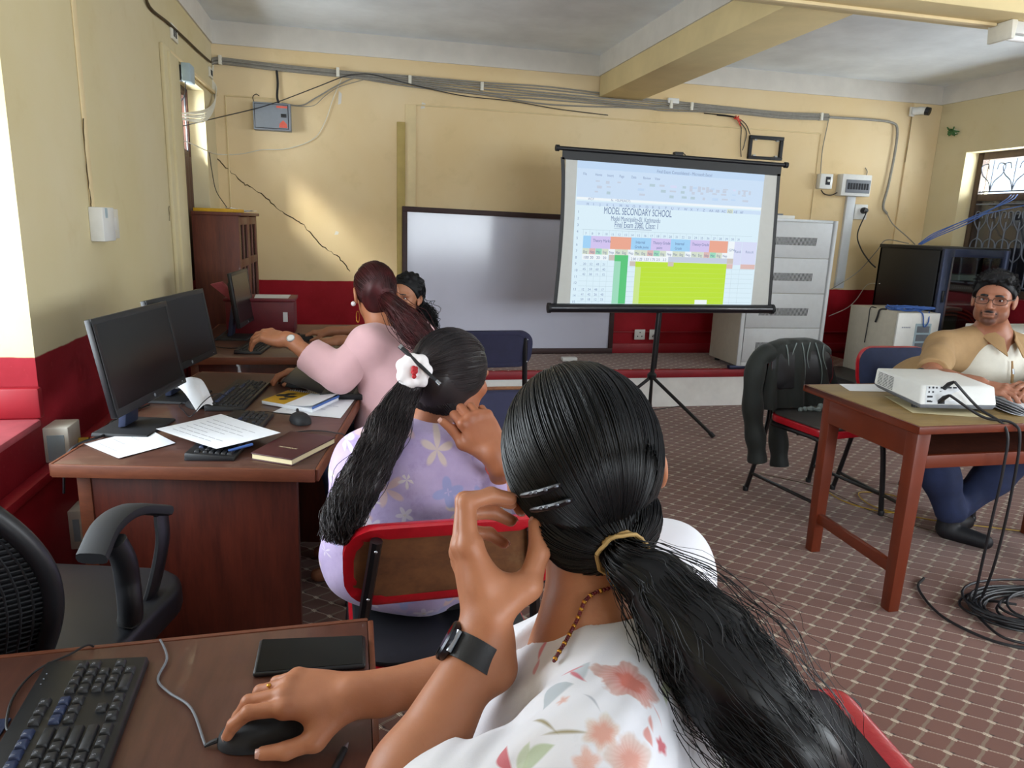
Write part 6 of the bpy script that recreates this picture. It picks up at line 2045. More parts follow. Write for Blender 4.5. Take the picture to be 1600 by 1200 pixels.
def solid_obj(name, sols, mat, parent=None, paint=None):
    Vs, Fs, n = [], [], 0
    for s in (sols if isinstance(sols, (list, tuple)) else [sols]):
        v, f = s.mesh()
        Vs.append(v)
        Fs.append(f + n)
        n += len(v)
    V = np.concatenate(Vs)
    return np_obj(name, V, np.concatenate(Fs), mat, parent, attr=None if paint is None else paint(V))


def folds(amp, seed, scale=1.0):
    r = np.random.default_rng(seed)
    W = [(unit(r.normal(size=3)) * r.uniform(18, 75) * scale, r.uniform(0, 6.28), r.uniform(0.5, 1)) for _ in range(7)]

    def f(x, y, z):
        d = 0
        for w, ph, a in W:
            d = d + a * np.sin(w[0] * x + w[1] * y + w[2] * z + ph + 0.8 * np.sin(9 * z + 6 * x + ph))
        return amp * d / 3
    return f


# ---------------------------------------------------------------- anatomy
def add_head(s, C, R, k=1.0, neck=None, ears=(1, 1), female=True, neck_r=0.052):
    """C: head centre between the ears; R: axes (right, forward, up)."""
    def P(r, f, u):
        return C + R @ (np.array((r, f, u)) * k)
    s.ell(P(0, -0.012, 0.033), V3(0.073, 0.092, 0.078) * k, R, 0.02)
    s.ell(P(0, 0.026, -0.025), V3(0.060, 0.064, 0.082) * k, R, 0.03)
    w = 0.9 if female else 1.06
    s.ell(P(0, 0.062, -0.094), V3(0.025 * w, 0.022, 0.019) * k, R, 0.03)
    for g in (-1, 1):
        s.ell(P(g * 0.043 * w, 0.015, -0.068), V3(0.018, 0.032, 0.026) * k, R, 0.03)
        s.ell(P(g * 0.040, 0.058, -0.020), V3(0.022, 0.022, 0.018) * k, R, 0.02)
        s.cap(P(g * 0.012, 0.087, 0.020), P(g * 0.046, 0.072, 0.021), 0.009 * k, 0.008 * k, 0.015)
        s.ell(P(g * 0.031, 0.092, 0.003), V3(0.017, 0.015, 0.0095) * k, R, 0.012, True)
    s.cap(P(0, 0.088, 0.012), P(0, 0.107, -0.026), 0.0075 * k, 0.0100 * k, 0.012)
    for g in (-1, 1):
        s.ell(P(g * 0.0115, 0.094, -0.031), V3(0.0078, 0.0095, 0.0070) * k, R, 0.007)
        s.cap(P(g * 0.019, 0.0805, 0.0120), P(g * 0.043, 0.071, 0.0115), 0.0052 * k, 0.0048 * k, 0.004)
        s.cap(P(g * 0.020, 0.080, -0.0055), P(g * 0.042, 0.071, -0.005), 0.004 * k, 0.004 * k, 0.006)
    s.ell(P(0, 0.078, -0.060), V3(0.026, 0.016, 0.017) * k, R, 0.012)
    s.cap(P(-0.017, 0.088, -0.0565), P(0.017, 0.088, -0.0565), 0.0052 * k, None, 0.005)
    s.cap(P(-0.014, 0.087, -0.0675), P(0.014, 0.087, -0.0675), 0.0062 * k, None, 0.005)
    s.cap(P(-0.022, 0.091, -0.0618), P(0.022, 0.091, -0.0618), 0.0016 * k, None, 0.003, True)
    for g, on in zip((-1, 1), ears):
        if on:
            T = R @ np.array(((math.cos(g * 0.35), -math.sin(g * 0.35), 0), (math.sin(g * 0.35), math.cos(g * 0.35), 0), (0, 0, 1)))
            s.ell(P(g * 0.080, -0.010, -0.004), V3(0.0075, 0.019, 0.031) * k, T, 0.008)
            s.ell(P(g * 0.0885, -0.008, -0.001), V3(0.005, 0.010, 0.018) * k, T, 0.004, True)
            s.ell(P(g * 0.079, 0.002, -0.029), V3(0.006, 0.009, 0.010) * k, T, 0.006)
    if neck is not None:
        n = V3(neck)
        s.cap(P(0, -0.018, -0.055), n, neck_r * k, neck_r * 1.12, 0.035)
    return s


def add_hand(s, W, D, N, S, curls, spread=(0.09, 0.0, -0.08, -0.17), thumb=None, k=0.95, fin=None, tr=None):
    """W wrist, D towards the fingers, N back of the hand, S thumb side; curls: per finger (knuckle, mid, tip) bends in radians.
    Returns fingertip data for nails: (tip, direction, back normal)."""
    W, D, N, S = V3(W), unit(D), unit(N), unit(S)

    def P(d, sd, n):
        return W + (D * d + S * sd + N * n) * k
    kn = [(0.088, 0.027, 0.003), (0.091, 0.008, 0.005), (0.087, -0.011, 0.003), (0.079, -0.028, -0.001)]
    ln = [(0.043, 0.027, 0.021), (0.047, 0.030, 0.022), (0.043, 0.028, 0.022), (0.034, 0.020, 0.019)]
    rr_ = [(0.0102, 0.0092, 0.0083, 0.0070), (0.0104, 0.0094, 0.0084, 0.0071), (0.0099, 0.0088, 0.0079, 0.0067), (0.0088, 0.0077, 0.0069, 0.0060)]
    s.cap(P(-0.03, 0, 0), P(0.01, 0, 0), 0.0235 * k, 0.0235 * k, 0.02)
    for i, (d, sd, n) in enumerate(kn):
        s.cap(P(0.008, sd * 0.55, -0.003), P(d, sd, n - 0.004), 0.0145 * k, 0.0118 * k, 0.014)
        s.ell(P(d, sd, n), V3(0.0105, 0.0105, 0.0105) * k, None, 0.008)
    s.ell(P(0.045, 0.0, -0.008), V3(0.03, 0.03, 0.012) * k, np.stack([S, D, N], 1), 0.02)
    s.cap(P(0.016, -0.022, -0.010), P(0.06, -0.028, -0.008), 0.013 * k, 0.010 * k, 0.012)
    tips = []
    for i in range(4):
        d = unit(D * math.cos(spread[i]) + S * math.sin(spread[i]))
        p = P(*kn[i])
        nrm = N.copy()
        ax = unit(np.cross(d, nrm))
        for j in range(3):
            a = curls[i][j]
            d2 = d * math.cos(a) - nrm * math.sin(a)
            nrm = nrm * math.cos(a) + d * math.sin(a)
            d = d2
            q = p + d * ln[i][j] * k
            s.cap(p, q, rr_[i][j] * k, rr_[i][j + 1] * k, 0.004)
            p = q
        tips.append((p, d, nrm, rr_[i][3] * k))
    # thumb: base, then three directions in (D, S, N)
    tr = tr or (0.0155, 0.0125, 0.0108, 0.0085)
    tl = (0.042, 0.036, 0.028)
    p = P(0.018, 0.022, -0.008)
    for j, (a, b, c) in enumerate(thumb):
        d = unit(D * a + S * b + N * c)
        q = p + d * tl[j] * k
        s.cap(p, q, tr[j] * k, tr[j + 1] * k, 0.010 if j == 0 else 0.005)
        if j == 0:
            s.cap(P(0.05, 0.02, -0.006), q, 0.010 * k, 0.010 * k, 0.016)
        p = q
    tips.append((p, d, None, tr[3] * k))
    return tips


def nails(name, tips, normals, mat, parent):
    m = MB()
    for (p, d, n, r), nn in zip(tips, normals):
        n = unit(nn if nn is not None else n)
        d = unit(d)
        sd = np.cross(d, n)
        c = p + d * r * 0.25
        vs, fs = [], []
        for j in range(5):
            for i in range(5):
                u, v = (i - 2) / 2, (j - 2) / 2
                q = c + sd * u * r * 0.72 * (1 - 0.12 * v * v) + d * v * r * 0.85 + n * (r * 0.98 - r * 0.42 * u * u - r * 0.06 * v * v - (r * 0.25 if v == 1 else 0))
                vs.append(tuple(q))
        fs = [(j * 5 + i, j * 5 + i + 1, j * 5 + i + 6, j * 5 + i + 5) for j in range(4) for i in range(4)]
        m.add(vs, fs)
    return m.build(name, mat, parent, solid=0.0006)


def strands(paths, radius):
    """paths (N,S,3), radius (S,) or (N,S): three-sided hairs."""
    N, S, _ = paths.shape
    T = np.gradient(paths, axis=1)
    T /= np.maximum(np.linalg.norm(T, axis=2, keepdims=True), 1e-9)
    ref = np.where(np.abs(T[..., 2:3]) < 0.9, np.array((0, 0, 1.0)), np.array((1.0, 0, 0)))
    U = np.cross(T, ref)
    U /= np.maximum(np.linalg.norm(U, axis=2, keepdims=True), 1e-9)
    Wv = np.cross(T, U)
    rad = np.broadcast_to(radius, (N, S))[..., None]
    ring = np.stack([paths + rad * (U * math.cos(a) + Wv * math.sin(a)) for a in (0, 2 * PI / 3, 4 * PI / 3)], 2)
    V = ring.reshape(-1, 3)
    base = (np.arange(N)[:, None] * S + np.arange(S - 1)[None, :]) * 3
    Fc = np.stack([np.stack([base + a, base + b, base + 3 + b, base + 3 + a], -1) for a, b in ((0, 1), (1, 2), (2, 0))], 2).reshape(-1, 4)
    return V, Fc


def hair_obj(name, parent, mat, sols, paths_list):
    """One hair mesh: the solid mass plus its strands."""
    Vs, Fs, n = [], [], 0
    for s in sols:
        v, f = s.mesh()
        Vs.append(v)
        Fs.append(f + n)
        n += len(v)
    for p, r in paths_list:
        v, f = strands(p, r)
        Vs.append(v)
        Fs.append(f + n)
        n += len(v)
    return np_obj(name, np.concatenate(Vs), np.concatenate(Fs), mat, parent)


def scalp_paths(C, R, radii, tie, N, S, rng, fmin=-2.0, off=(0.002, 0.008), ucut=-0.75, keep=None):
    """Hairs lying on the head from the hairline to the tie point."""
    out = []
    tl = np.linalg.solve(R, np.asarray(tie) - C) / radii
    td = unit(tl)
    while len(out) < N:
        d = unit(rng.normal(size=3))
        if d[2] < ucut or (keep is not None and not keep(d)):
            continue
        t = np.linspace(0, 1, S)
        om = math.acos(max(-0.999, min(0.999, d @ td)))
        so = math.sin(om)
        if so < 0.05:
            continue
        q = (np.sin((1 - t) * om)[:, None] * d + np.sin(t * om)[:, None] * td) / so
        o = rng.uniform(*off)
        lift = 1 + o / radii.mean() * np.sin(PI * np.clip(t * 0.9 + 0.08, 0, 1))
        lift = lift * (1 + (max(np.linalg.norm(tl), 1.02) - 1) * t ** 6)
        out.append(C + (q * lift[:, None] * radii) @ R.T)
    return np.array(out)


def tail_paths(line, rad, N, S, rng, wave=0.0, wl=8.0, frizz=0.0, stray=0.03, taper=0.25):
    """Hairs of a ponytail along a centre line with radius profile rad(t)."""
    L = np.array([tuple(p) for p in smooth_path([Vector(p) for p in line], 10)])
    tt = np.linspace(0, 1, len(L))
    T = np.gradient(L, axis=0)
    T /= np.linalg.norm(T, axis=1, keepdims=True)
    U = np.cross(T, (0.3, 0.2, 1.0))
    U /= np.linalg.norm(U, axis=1, keepdims=True)
    Wv = np.cross(T, U)
    out = np.zeros((N, S, 3))
    for i in range(N):
        end = 1 - taper * rng.random() ** 1.5
        t = np.linspace(0, end, S)
        a, r = rng.uniform(0, 2 * PI), math.sqrt(rng.random())
        sf = 1 + (rng.random() < stray) * rng.uniform(0.1, 0.7)
        R0 = np.array([rad(x) for x in t]) * r * sf
        a_ = a + 0.6 * t * rng.normal()
        c = [np.interp(t, tt, L[:, j]) for j in range(3)]
        u = [np.interp(t, tt, U[:, j]) for j in range(3)]
        w = [np.interp(t, tt, Wv[:, j]) for j in range(3)]
        ph, ph2 = rng.uniform(0, 6.28), rng.uniform(0, 6.28)
        wu = wave * np.sin(wl * t * 2 * PI + ph) * np.minimum(1, t * 3) + frizz * np.cumsum(rng.normal(size=S)) * 0.3
        ww = wave * np.sin(wl * 1.13 * t * 2 * PI + ph2) * np.minimum(1, t * 3) + frizz * np.cumsum(rng.normal(size=S)) * 0.3
        for j in range(3):
            out[i, :, j] = c[j] + u[j] * (R0 * np.cos(a_) + wu) + w[j] * (R0 * np.sin(a_) + ww)
    return out


# ---------------------------------------------------------------- skin, hair and cloth materials
def skin(name, c1, c2, tint='7a3428'):
    t = NT(name)
    co = t.coord()
    n1, n2 = t.noise(co, 14, 4, 0.6), t.noise(co, 320, 3, 0.6)
    col = t.mix(t.ramp(n1, 0.3, 0.7), hx(c1), hx(c2))
    at_ = t.n('ShaderNodeAttribute', attribute_name='tint')
    col = t.mix(at_.outputs['Fac'], col, hx(tint))
    t.set(col=col, rough=0.48, sss=0.12, spec=0.4)
    t.b.inputs['Subsurface Radius'].default_value = (0.9, 0.35, 0.2)
    t.b.inputs['Subsurface Scale'].default_value = 0.006
    t.bump(n2, 0.16, 0.0012)
    return t.mat


def hair_mat(name, c1, c2, rough=0.36, spec=0.5):
    t = NT(name)
    co = t.coord()
    col = t.mix(t.ramp(t.noise(co, 22, 3), 0.35, 0.7), hx(c1), hx(c2))
    t.set(col=col, rough=rough, spec=spec)
    return t.mat


def flower(t, col, co, c, e1, e2, R, petals, pc, cc, soft=0.004, depth=0.05, rot=0.0, mixw=0.9, inner=0.42):
    """Paints a printed flower at c in the plane (e1, e2) onto colour col; returns the new colour."""
    d = t.vmath('SUBTRACT', co, tuple(c))
    n = np.cross(e1, e2)
    x, y = t.vmath('DOT_PRODUCT', d, tuple(e1)), t.vmath('DOT_PRODUCT', d, tuple(e2))
    z = t.math('ABSOLUTE', t.vmath('DOT_PRODUCT', d, tuple(n)))
    r = t.math('SQRT', t.math('ADD', t.math('MULTIPLY', x, x), t.math('MULTIPLY', y, y)))
    a = t.math('ARCTAN2', y, x)
    lim = t.math('MULTIPLY', t.math('ADD', 0.83, t.math('MULTIPLY', t.math('SINE', t.math('ADD', t.math('MULTIPLY', a, petals), rot)), 0.11)), R)
    lim = t.math('ADD', lim, t.math('MULTIPLY', t.math('SUBTRACT', t.noise(co, 60, 3), 0.5), R * 0.7))
    near = t.math('LESS_THAN', z, depth)
    m = t.math('MULTIPLY', t.ramp(t.math('SUBTRACT', lim, r), 0.0, soft), near)
    pet = t.mix(t.ramp(t.math('DIVIDE', r, R), 0.25, 1.0), hx(cc), hx(pc))
    streak = t.ramp(t.math('SINE', t.math('MULTIPLY', a, petals * 5)), -1, 1)
    pet = t.mix(t.math('MULTIPLY', streak, 0.08), pet, (0.95, 0.93, 0.92, 1))
    col = t.mix(t.math('MULTIPLY', m, mixw), col, pet)
    if inner:
        m2 = t.math('MULTIPLY', t.ramp(t.math('SUBTRACT', t.math('MULTIPLY', lim, inner), r), 0.0, soft), near)
        col = t.mix(t.math('MULTIPLY', m2, mixw), col, hx(cc))
    return col


def sprig(t, col, co, c, e1, e2, L, Wd, colr, mixw=0.85, depth=0.05):
    """A leaf or stem: an elongated spot along e1."""
    d = t.vmath('SUBTRACT', co, tuple(c))
    n = np.cross(e1, e2)
    x, y = t.vmath('DOT_PRODUCT', d, tuple(e1)), t.vmath('DOT_PRODUCT', d, tuple(e2))
    z = t.math('LESS_THAN', t.math('ABSOLUTE', t.vmath('DOT_PRODUCT', d, tuple(n))), depth)
    u = t.math('DIVIDE', x, L)
    body = t.math('MULTIPLY', t.math('SUBTRACT', 1.0, t.math('MULTIPLY', u, u)), Wd)
    bend = t.math('ADD', y, t.math('MULTIPLY', t.math('MULTIPLY', u, u), Wd * 0.8))
    m = t.math('MULTIPLY', t.ramp(t.math('SUBTRACT', body, t.math('ABSOLUTE', bend)), 0.0, 0.0022), z)
    return t.mix(t.math('MULTIPLY', m, mixw), col, hx(colr))


def print_cloth(name, base, base2, sizes, cols, rough=0.8, plane='xz', seed=0, wash=None):
    """Cloth with a scattered printed flower pattern."""
    t = NT(name)
    co = t.coord()
    n1 = t.noise(co, 9, 5, 0.65)
    col = t.mix(t.ramp(n1, 0.35, 0.65), hx(base), hx(base2))
    if wash:
        col = t.mix(t.math('MULTIPLY', t.ramp(t.noise(t.vmath('ADD', co, (3.1, 1.7, 0.4)), 15, 5, 0.7), 0.56, 0.7), 0.6), col, hx(wash))
    for k, (sc, dens, pet) in enumerate(sizes):
        vo = t.n('ShaderNodeTexVoronoi')
        vo.inputs['Scale'].default_value = sc
        vo.inputs['Randomness'].default_value = 0.9
        q = t.vmath('ADD', t.vmath('MULTIPLY', co, (1, 0.12, 1)), (0.37 * k + seed, 0.11, 0.23 * k))
        t.put(vo.inputs['Vector'], q)
        d = t.vmath('SUBTRACT', q, vo.outputs['Position'])
        sp_ = t.n('ShaderNodeSeparateXYZ')
        t.put(sp_.inputs[0], d)
        cs_ = t.n('ShaderNodeSeparateXYZ')
        t.put(cs_.inputs[0], vo.outputs['Color'])
        y = sp_.outputs[2]
        x = sp_.outputs[0]
        a = t.math('ARCTAN2', y, x)
        r = vo.outputs['Distance']
        lim = t.math('MULTIPLY', t.math('ADD', 0.75, t.math('MULTIPLY', t.math('SINE', t.math('ADD', t.math('MULTIPLY', a, pet), t.math('MULTIPLY', cs_.outputs[1], 6))), 0.25)), t.math('ADD', 0.36, t.math('MULTIPLY', cs_.outputs[2], 0.16)))
        on = t.math('LESS_THAN', cs_.outputs[0], dens)
        m = t.math('MULTIPLY', t.ramp(t.math('SUBTRACT', lim, r), 0.0, 0.06), on)
        pick = t.ramp(cs_.outputs[1], 0.3, 0.75)
        pc = t.mix(pick, hx(cols[k][0]), hx(cols[k][1]))
        col = t.mix(t.math('MULTIPLY', m, 0.85), col, pc)
        m2 = t.math('MULTIPLY', t.ramp(t.math('SUBTRACT', t.math('MULTIPLY', lim, 0.33), r), 0.0, 0.04), on)
        col = t.mix(m2, col, hx(cols[k][2]))
    t.set(col=col, rough=rough, sheen=0.15)
    t.bump(t.noise(co, 700, 2), 0.15, 0.001)
    return t.mat


SKIN_W = skin('warm_brown_skin', 'a86c4c', 'b67a59', '6d3327')
SKIN_D = skin('deep_brown_skin', '94583c', 'a06546', '5e2a22')
SKIN_G = skin('girl_skin', 'a06a4e', 'ad775a', '6b2f28')
SKIN_M = skin('man_skin', '966048', 'a16c53', '3a2420')
HAIR_B = hair_mat('black_hair', '050507', '0a090c', 0.42, 0.36)
HAIR_BR = hair_mat('dark_brown_hair', '191213', '2a2021', 0.45, 0.45)
HAIR_S = hair_mat('soft_black_hair', '08080b', '0f0e12', 0.62, 0.3)
HAIR_R = hair_mat('maroon_tinted_hair', '2a0d0e', '471417', 0.5, 0.3)
NAIL = plain('nail', 'c09080', 0.3, var=0.05)
NAIL_D = plain('dark_nail_polish', '241c2c', 0.2, var=0.0)
WHITE_EYE = plain('eye_white', 'd8d2cc', 0.25, var=0.03)
IRIS = plain('dark_iris', '140b08', 0.15, var=0.0)
LIP_TINT = 0.8


def tips_paint(items):
    """tint field: list of (centre, radii matrix rows, weight) soft spots."""
    def f(V):
        a = np.zeros(len(V))
        for c, R, r, w in items:
            q = ((V - c) @ R) / r
            a = np.maximum(a, w * np.clip((1.25 - np.linalg.norm(q, axis=1)) / 0.5, 0, 1))
        return a
    return f


def eyes(parent, C, R, k=1.0, look=(0, 1, 0), which=(-1, 1)):
    """Eyeballs with iris as parts."""
    for g in which:
        c = C + R @ (np.array((g * 0.0315, 0.0665, 0.0035)) * k)
        L = unit(R @ np.array(look, float))
        m = MB()
        m.ball(tuple(c), 0.0128 * k, 16, 12)
        e = m.build('eye', WHITE_EYE, parent)
        i = MB().lathe([(0.0058 * k, 0.0108 * k), (0.0056 * k, 0.0118 * k), (0.003 * k, 0.0131 * k)], tuple(c), 14, tuple(L))
        i.build('iris', IRIS, e)


def brows(parent, C, R, mat, k=1.0, w=0.0042):
    for g in (-1, 1):
        pts = [C + R @ (np.array((g * x, f, u)) * k) for x, f, u in ((0.013, 0.0955, 0.0225), (0.026, 0.0925, 0.0245), (0.038, 0.084, 0.0235), (0.049, 0.071, 0.0175))]
        MB().tube(smooth_path([Vector(p) for p in pts], 4), [w * k * x for x in (.7, .9, 1, 1, 1, 1, 1, .95, .9, .8, .6, .4, .25)], 7).build('eyebrow', mat, parent)


# ================================================================ THE WOMAN IN WHITE (nearest)
W1 = thing('person', 'woman in a white flower-print top, hand on mouse, watch on raised wrist', 'person', (0.40, 0.64, 0.0))
hC = V3(0.254, 0.724, 1.150)
az = math.radians(12)
Rh = frame((math.sin(az), math.cos(az), -0.14), (-0.24, 0, 1))
C7 = V3(0.262, 0.640, 1.005)
shL, shR = V3(0.195, 0.480, 0.965), V3(0.395, 0.795, 0.978)
elL, wrL = V3(0.005, 0.525, 0.865), V3(0.128, 0.633, 1.010)
elR, wrR = V3(0.245, 0.86, 0.812), V3(-0.002, 0.842, 0.806)
pel = V3(0.40, 0.62, 0.575)
FV = unit((-0.86, 0.52, 0))
RV = unit((0.52, 0.86, 0))
# skin: head and neck, arms with hands, legs - overlapping inside the clothes
s1 = Solid(0.004)
add_head(s1, hC, Rh, 1.0, C7 + V3(-0.015, 0.005, -0.02), female=True, neck_r=0.050)
s1.cap(C7 + V3(-0.02, 0.0, -0.02), C7 + V3(0.02, -0.02, -0.16), 0.052, 0.085, 0.03)
s1.cap(C7 + V3(-0.015, -0.02, -0.045), shL, 0.040, 0.036, 0.03).cap(C7 + V3(0.01, 0.03, -0.045), shR, 0.040, 0.036, 0.03)
s1.cap(C7 + FV * 0.035 + V3(0, 0, -0.075), C7 + FV * 0.05 + V3(0, 0, -0.2), 0.055, 0.08, 0.04)
# left hand raised to the ear, seen from its back
s2 = Solid(0.0022)
s2.chain([elL + (elL - wrL) * -0.02, elL + (wrL - elL) * 0.35, wrL], [0.036, 0.039, 0.0235], 0.02)
cr, cu_, cf = V3(CR), V3(CU), V3(CF)
Dl = unit(cu_ * 0.92 - cr * 0.26 + cf * 0.28)
Nl = unit(-cr * 0.90 - cf * 0.30)
Nl = unit(Nl - Dl * (Nl @ Dl))
Sl = unit(np.cross(Nl, Dl))
if Sl @ cr < 0:
    Sl = -Sl
tipL = add_hand(s2, wrL, Dl, Nl, Sl, [(0.20, 1.30, 0.45), (0.32, 1.3, 0.5), (0.45, 1.3, 0.5), (0.6, 1.3, 0.5)], (0.05, 0.0, -0.05, -0.12),
                thumb=((0.42, 0.22, -0.88), (0.80, 0.0, -0.58), (0.97, -0.05, -0.20)), k=1.02)
# right hand on the mouse
s3 = Solid(0.0022)
s3.chain([elR, elR + (wrR - elR) * 0.3, wrR + (wrR - elR) * -0.02], [0.037, 0.038, 0.0245], 0.02)
Dr = unit((-0.985, 0.07, 0.12))
Nr = unit(np.array((0.10, -0.22, 0.95)))
Nr = unit(Nr - Dr * (Nr @ Dr))
Sr = unit(np.cross(Nr, Dr))
if Sr[1] > 0:
    Sr = -Sr
tipR = add_hand(s3, wrR, Dr, Nr, Sr, [(0.18, 0.72, 0.32), (0.38, 0.80, 0.35), (0.5, 0.8, 0.35), (0.58, 0.7, 0.35)], (0.05, -0.02, -0.09, -0.18),
                thumb=((0.62, 0.60, -0.42), (0.93, 0.22, -0.30), (0.98, 0.02, -0.18)), k=1.0)
sk = Solid(0.012)
for sg in (-1, 1):
    hip = pel + RV * 0.09 * sg + V3(0, 0, -0.03)
    kn_ = V3(0.02, 0.62, 0.50) + RV * 0.10 * sg
    an = V3(0.06, 0.62, 0.10) + RV * 0.10 * sg
    sk.chain([hip, kn_, an], [0.068, 0.05, 0.035], 0.03)
    sk.cap(an + V3(0, 0, -0.05), an + V3(-0.13, 0.03, -0.065), 0.033, 0.028, 0.02)
solid_obj('body', [s1, s2, s3, sk], SKIN_W, W1)
nails('nails', [tipL[i] for i in (0, 1, 2, 3)] + [tipL[4]], [None, None, None, None, Sl * -0.2 + Nl], NAIL, W1)
nails('nails', [tipR[i] for i in (0, 1, 2, 3)] + [tipR[4]], [None, None, None, None, Nr * 0.8 + Sr * 0.6], NAIL, W1)
# top: torso, sleeves to the elbow
tp = Solid(0.005)
tor = np.stack([RV, FV, V3(0, 0, 1)], 1)
mid = V3(0.325, 0.635, 0.80)
tp.ell(mid, (0.165, 0.115, 0.20), tor, 0.06)
tp.ell(C7 + V3(0.04, -0.0, -0.13) + FV * 0.02, (0.185, 0.10, 0.13), tor, 0.06)
tp.ell(pel + V3(-0.02, 0, 0.07), (0.185, 0.14, 0.14), tor, 0.06)
tp.cap(C7 + V3(0.0, -0.012, -0.042), shL + V3(0, 0, 0.012), 0.062, 0.060, 0.06).cap(C7 + V3(0.01, 0.02, -0.042), shR, 0.062, 0.058, 0.06)
tp.ell(C7 + FV * 0.06 + V3(0, 0, -0.135), (0.15, 0.085, 0.10), tor, 0.05)
for sg in (-1, 1):
    tp.ell(mid + FV * 0.085 + RV * 0.075 * sg + V3(0, 0, 0.035), (0.07, 0.065, 0.07), tor, 0.05)
tp.chain([shL, shL + (elL - shL) * 0.55, elL + (wrL - elL) * 0.04], [0.062, 0.062, 0.056], 0.03)
slv = Solid(0.005)
slv.chain([shR, shR + (elR - shR) * 0.55, elR, elR + (wrR - elR) * 0.3], [0.058, 0.056, 0.052, 0.050], 0.03)
slv.cut(elR + (wrR - elR) * 0.13, wrR - elR)
slv.disp = folds(0.003, 7)
tp.cap(shR, shR + (elR - shR) * 0.4, 0.057, 0.055, 0.05)
tp.cap(C7 + FV * -0.01 + V3(-0.005, 0.012, 0.07), C7 + FV * 0.035 + V3(0, 0.01, -0.045), 0.050, 0.050, 0.010, True)
tp.cap(C7 + FV * 0.05 + V3(0, 0.01, 0.0), C7 + FV * 0.14 + V3(0, 0, -0.10), 0.042, 0.020, 0.010, True)
fo_ = folds(0.0030, 3)
tp.disp = lambda x, y, z: fo_(x, y, z) + 0.0045 * np.sin(210 * ((x - shL[0]) * -0.55 + (y - shL[1]) * 0.75 + (z - shL[2]) * 0.5) + 2.0 * np.sin(40 * x)) * np.exp(-((x - shL[0] + 0.03) ** 2 + (y - shL[1] - 0.04) ** 2 + (z - shL[2]) ** 2) / 0.0075)
tV, tF = tp.mesh()
sv_, sf_ = slv.mesh()
tF = np.concatenate([tF, sf_ + len(tV)])
tV = np.concatenate([tV, sv_])
tq = tV - V3(0, 0, CAM_Z)
tdep = tq @ V3(CF)
tpx, tpy = 800 + F_PX * (tq @ V3(CR)) / tdep, 600 - F_PX * (tq @ V3(CU)) / tdep
t = NT('white_flower_print')
co = t.coord()
col = t.mix(t.ramp(t.noise(co, 7, 4), 0.35, 0.65), hx('e4e3e8'), hx('dedee5'))
col = t.mix(t.math('MULTIPLY', t.ramp(t.noise(co, 20, 5, 0.7), 0.62, 0.74), 0.25), col, hx('b9bcc4'))
OV = V3(W1.location)


def on_cloth(px, py):
    """Point of the cloth and its tangent plane at a place on the back and shoulder."""
    m_ = (tpx - px) ** 2 + (tpy - py) ** 2 < 14 ** 2
    if not m_.any():
        m_ = (tpx - px) ** 2 + (tpy - py) ** 2 < 40 ** 2
    ids = np.nonzero(m_)[0]
    ids = ids[tdep[ids] < tdep[ids].min() + 0.02]
    c_ = tV[ids].mean(0)
    nb = tV[np.linalg.norm(tV - c_, axis=1) < 0.022]
    n_ = np.linalg.svd(nb - nb.mean(0))[2][2]
    a_ = unit(V3(CR) - n_ * (V3(CR) @ n_))
    b_ = np.cross(n_, a_)
    if b_ @ V3(CU) < 0:
        b_ = -b_
    return c_ - OV, a_, b_


def fl(px, py, R, pet, pc, cc, **kw):
    global col
    c_, a_, b_ = on_cloth(px, py)
    col = flower(t, col, co, c_, a_, b_, R, pet, pc, cc, depth=0.03, **kw)


def lf(px, py, ang, L, Wd, colr, **kw):
    global col
    c_, a_, b_ = on_cloth(px, py)
    a = math.radians(ang)
    u_, v_ = a_ * math.cos(a) + b_ * math.sin(a), -a_ * math.sin(a) + b_ * math.cos(a)
    col = sprig(t, col, co, c_, u_, v_, L, Wd, colr, depth=0.03, **kw)


for a in ((1042, 1075, 60, .020, .006, 'b7c2a0'), (1064, 1066, -50, .014, .006, 'c3cbb0'), (868, 1080, 20, .018, .010, 'a9b3bb'), (905, 1045, 70, .016, .009, 'b4bec4'), (850, 1130, -50, .020, .0028, '8b7d45'),
          (885, 1143, -8, .024, .0025, '8b7d45'), (835, 1180, 30, .020, .008, 'aab894'), (815, 1190, 75, .016, .007, 'b8c3a4'), (900, 1055, 115, .016, .0035, 'c9505f'), (890, 1040, 15, .014, .0035, 'd06a76'), (1030, 1112, 100, .014, .0018, 'c8736a'),
          (1014, 1128, 80, .011, .003, 'd08478'), (1010, 1150, 95, .009, .005, 'd08478'), (1130, 1185, 80, .018, .005, 'b6c2a4'), (1145, 1180, 110, .016, .004, 'c2cbb3'), (925, 1095, -60, .014, .0018, '8d93a0'), (785, 1190, 100, .012, .007, 'c43d4a'),
          (838, 985, 60, .016, .005, 'd99aa2'), (845, 1012, 40, .014, .004, 'd0606e'), (832, 1038, 70, .012, .005, 'd78a92')):
    lf(*a)
fl(985, 1064, .036, 5, 'cba99f', 'c4604c', inner=0.5, rot=0.8)
fl(942, 1148, .019, 6, 'd8d5cc', 'd49c8c', inner=0.62)
fl(985, 1190, .026, 5, 'cdcfca', 'd49a8c', inner=0.4)
fl(878, 1092, .009, 5, 'dfb3a6', 'd9a596', inner=0)
fl(1032, 1166, .010, 5, 'c83a4c', 'b82a3e', inner=0)
fl(915, 1192, .015, 5, 'ddbdb3', 'd6a596', inner=0.4)
t.set(col=col, rough=0.8, sheen=0.2)
t.bump(t.noise(co, 600, 2), 0.15, 0.001)
np_obj('floral_top', tV, tF, t.mat, W1)
tr_ = Solid(0.009)
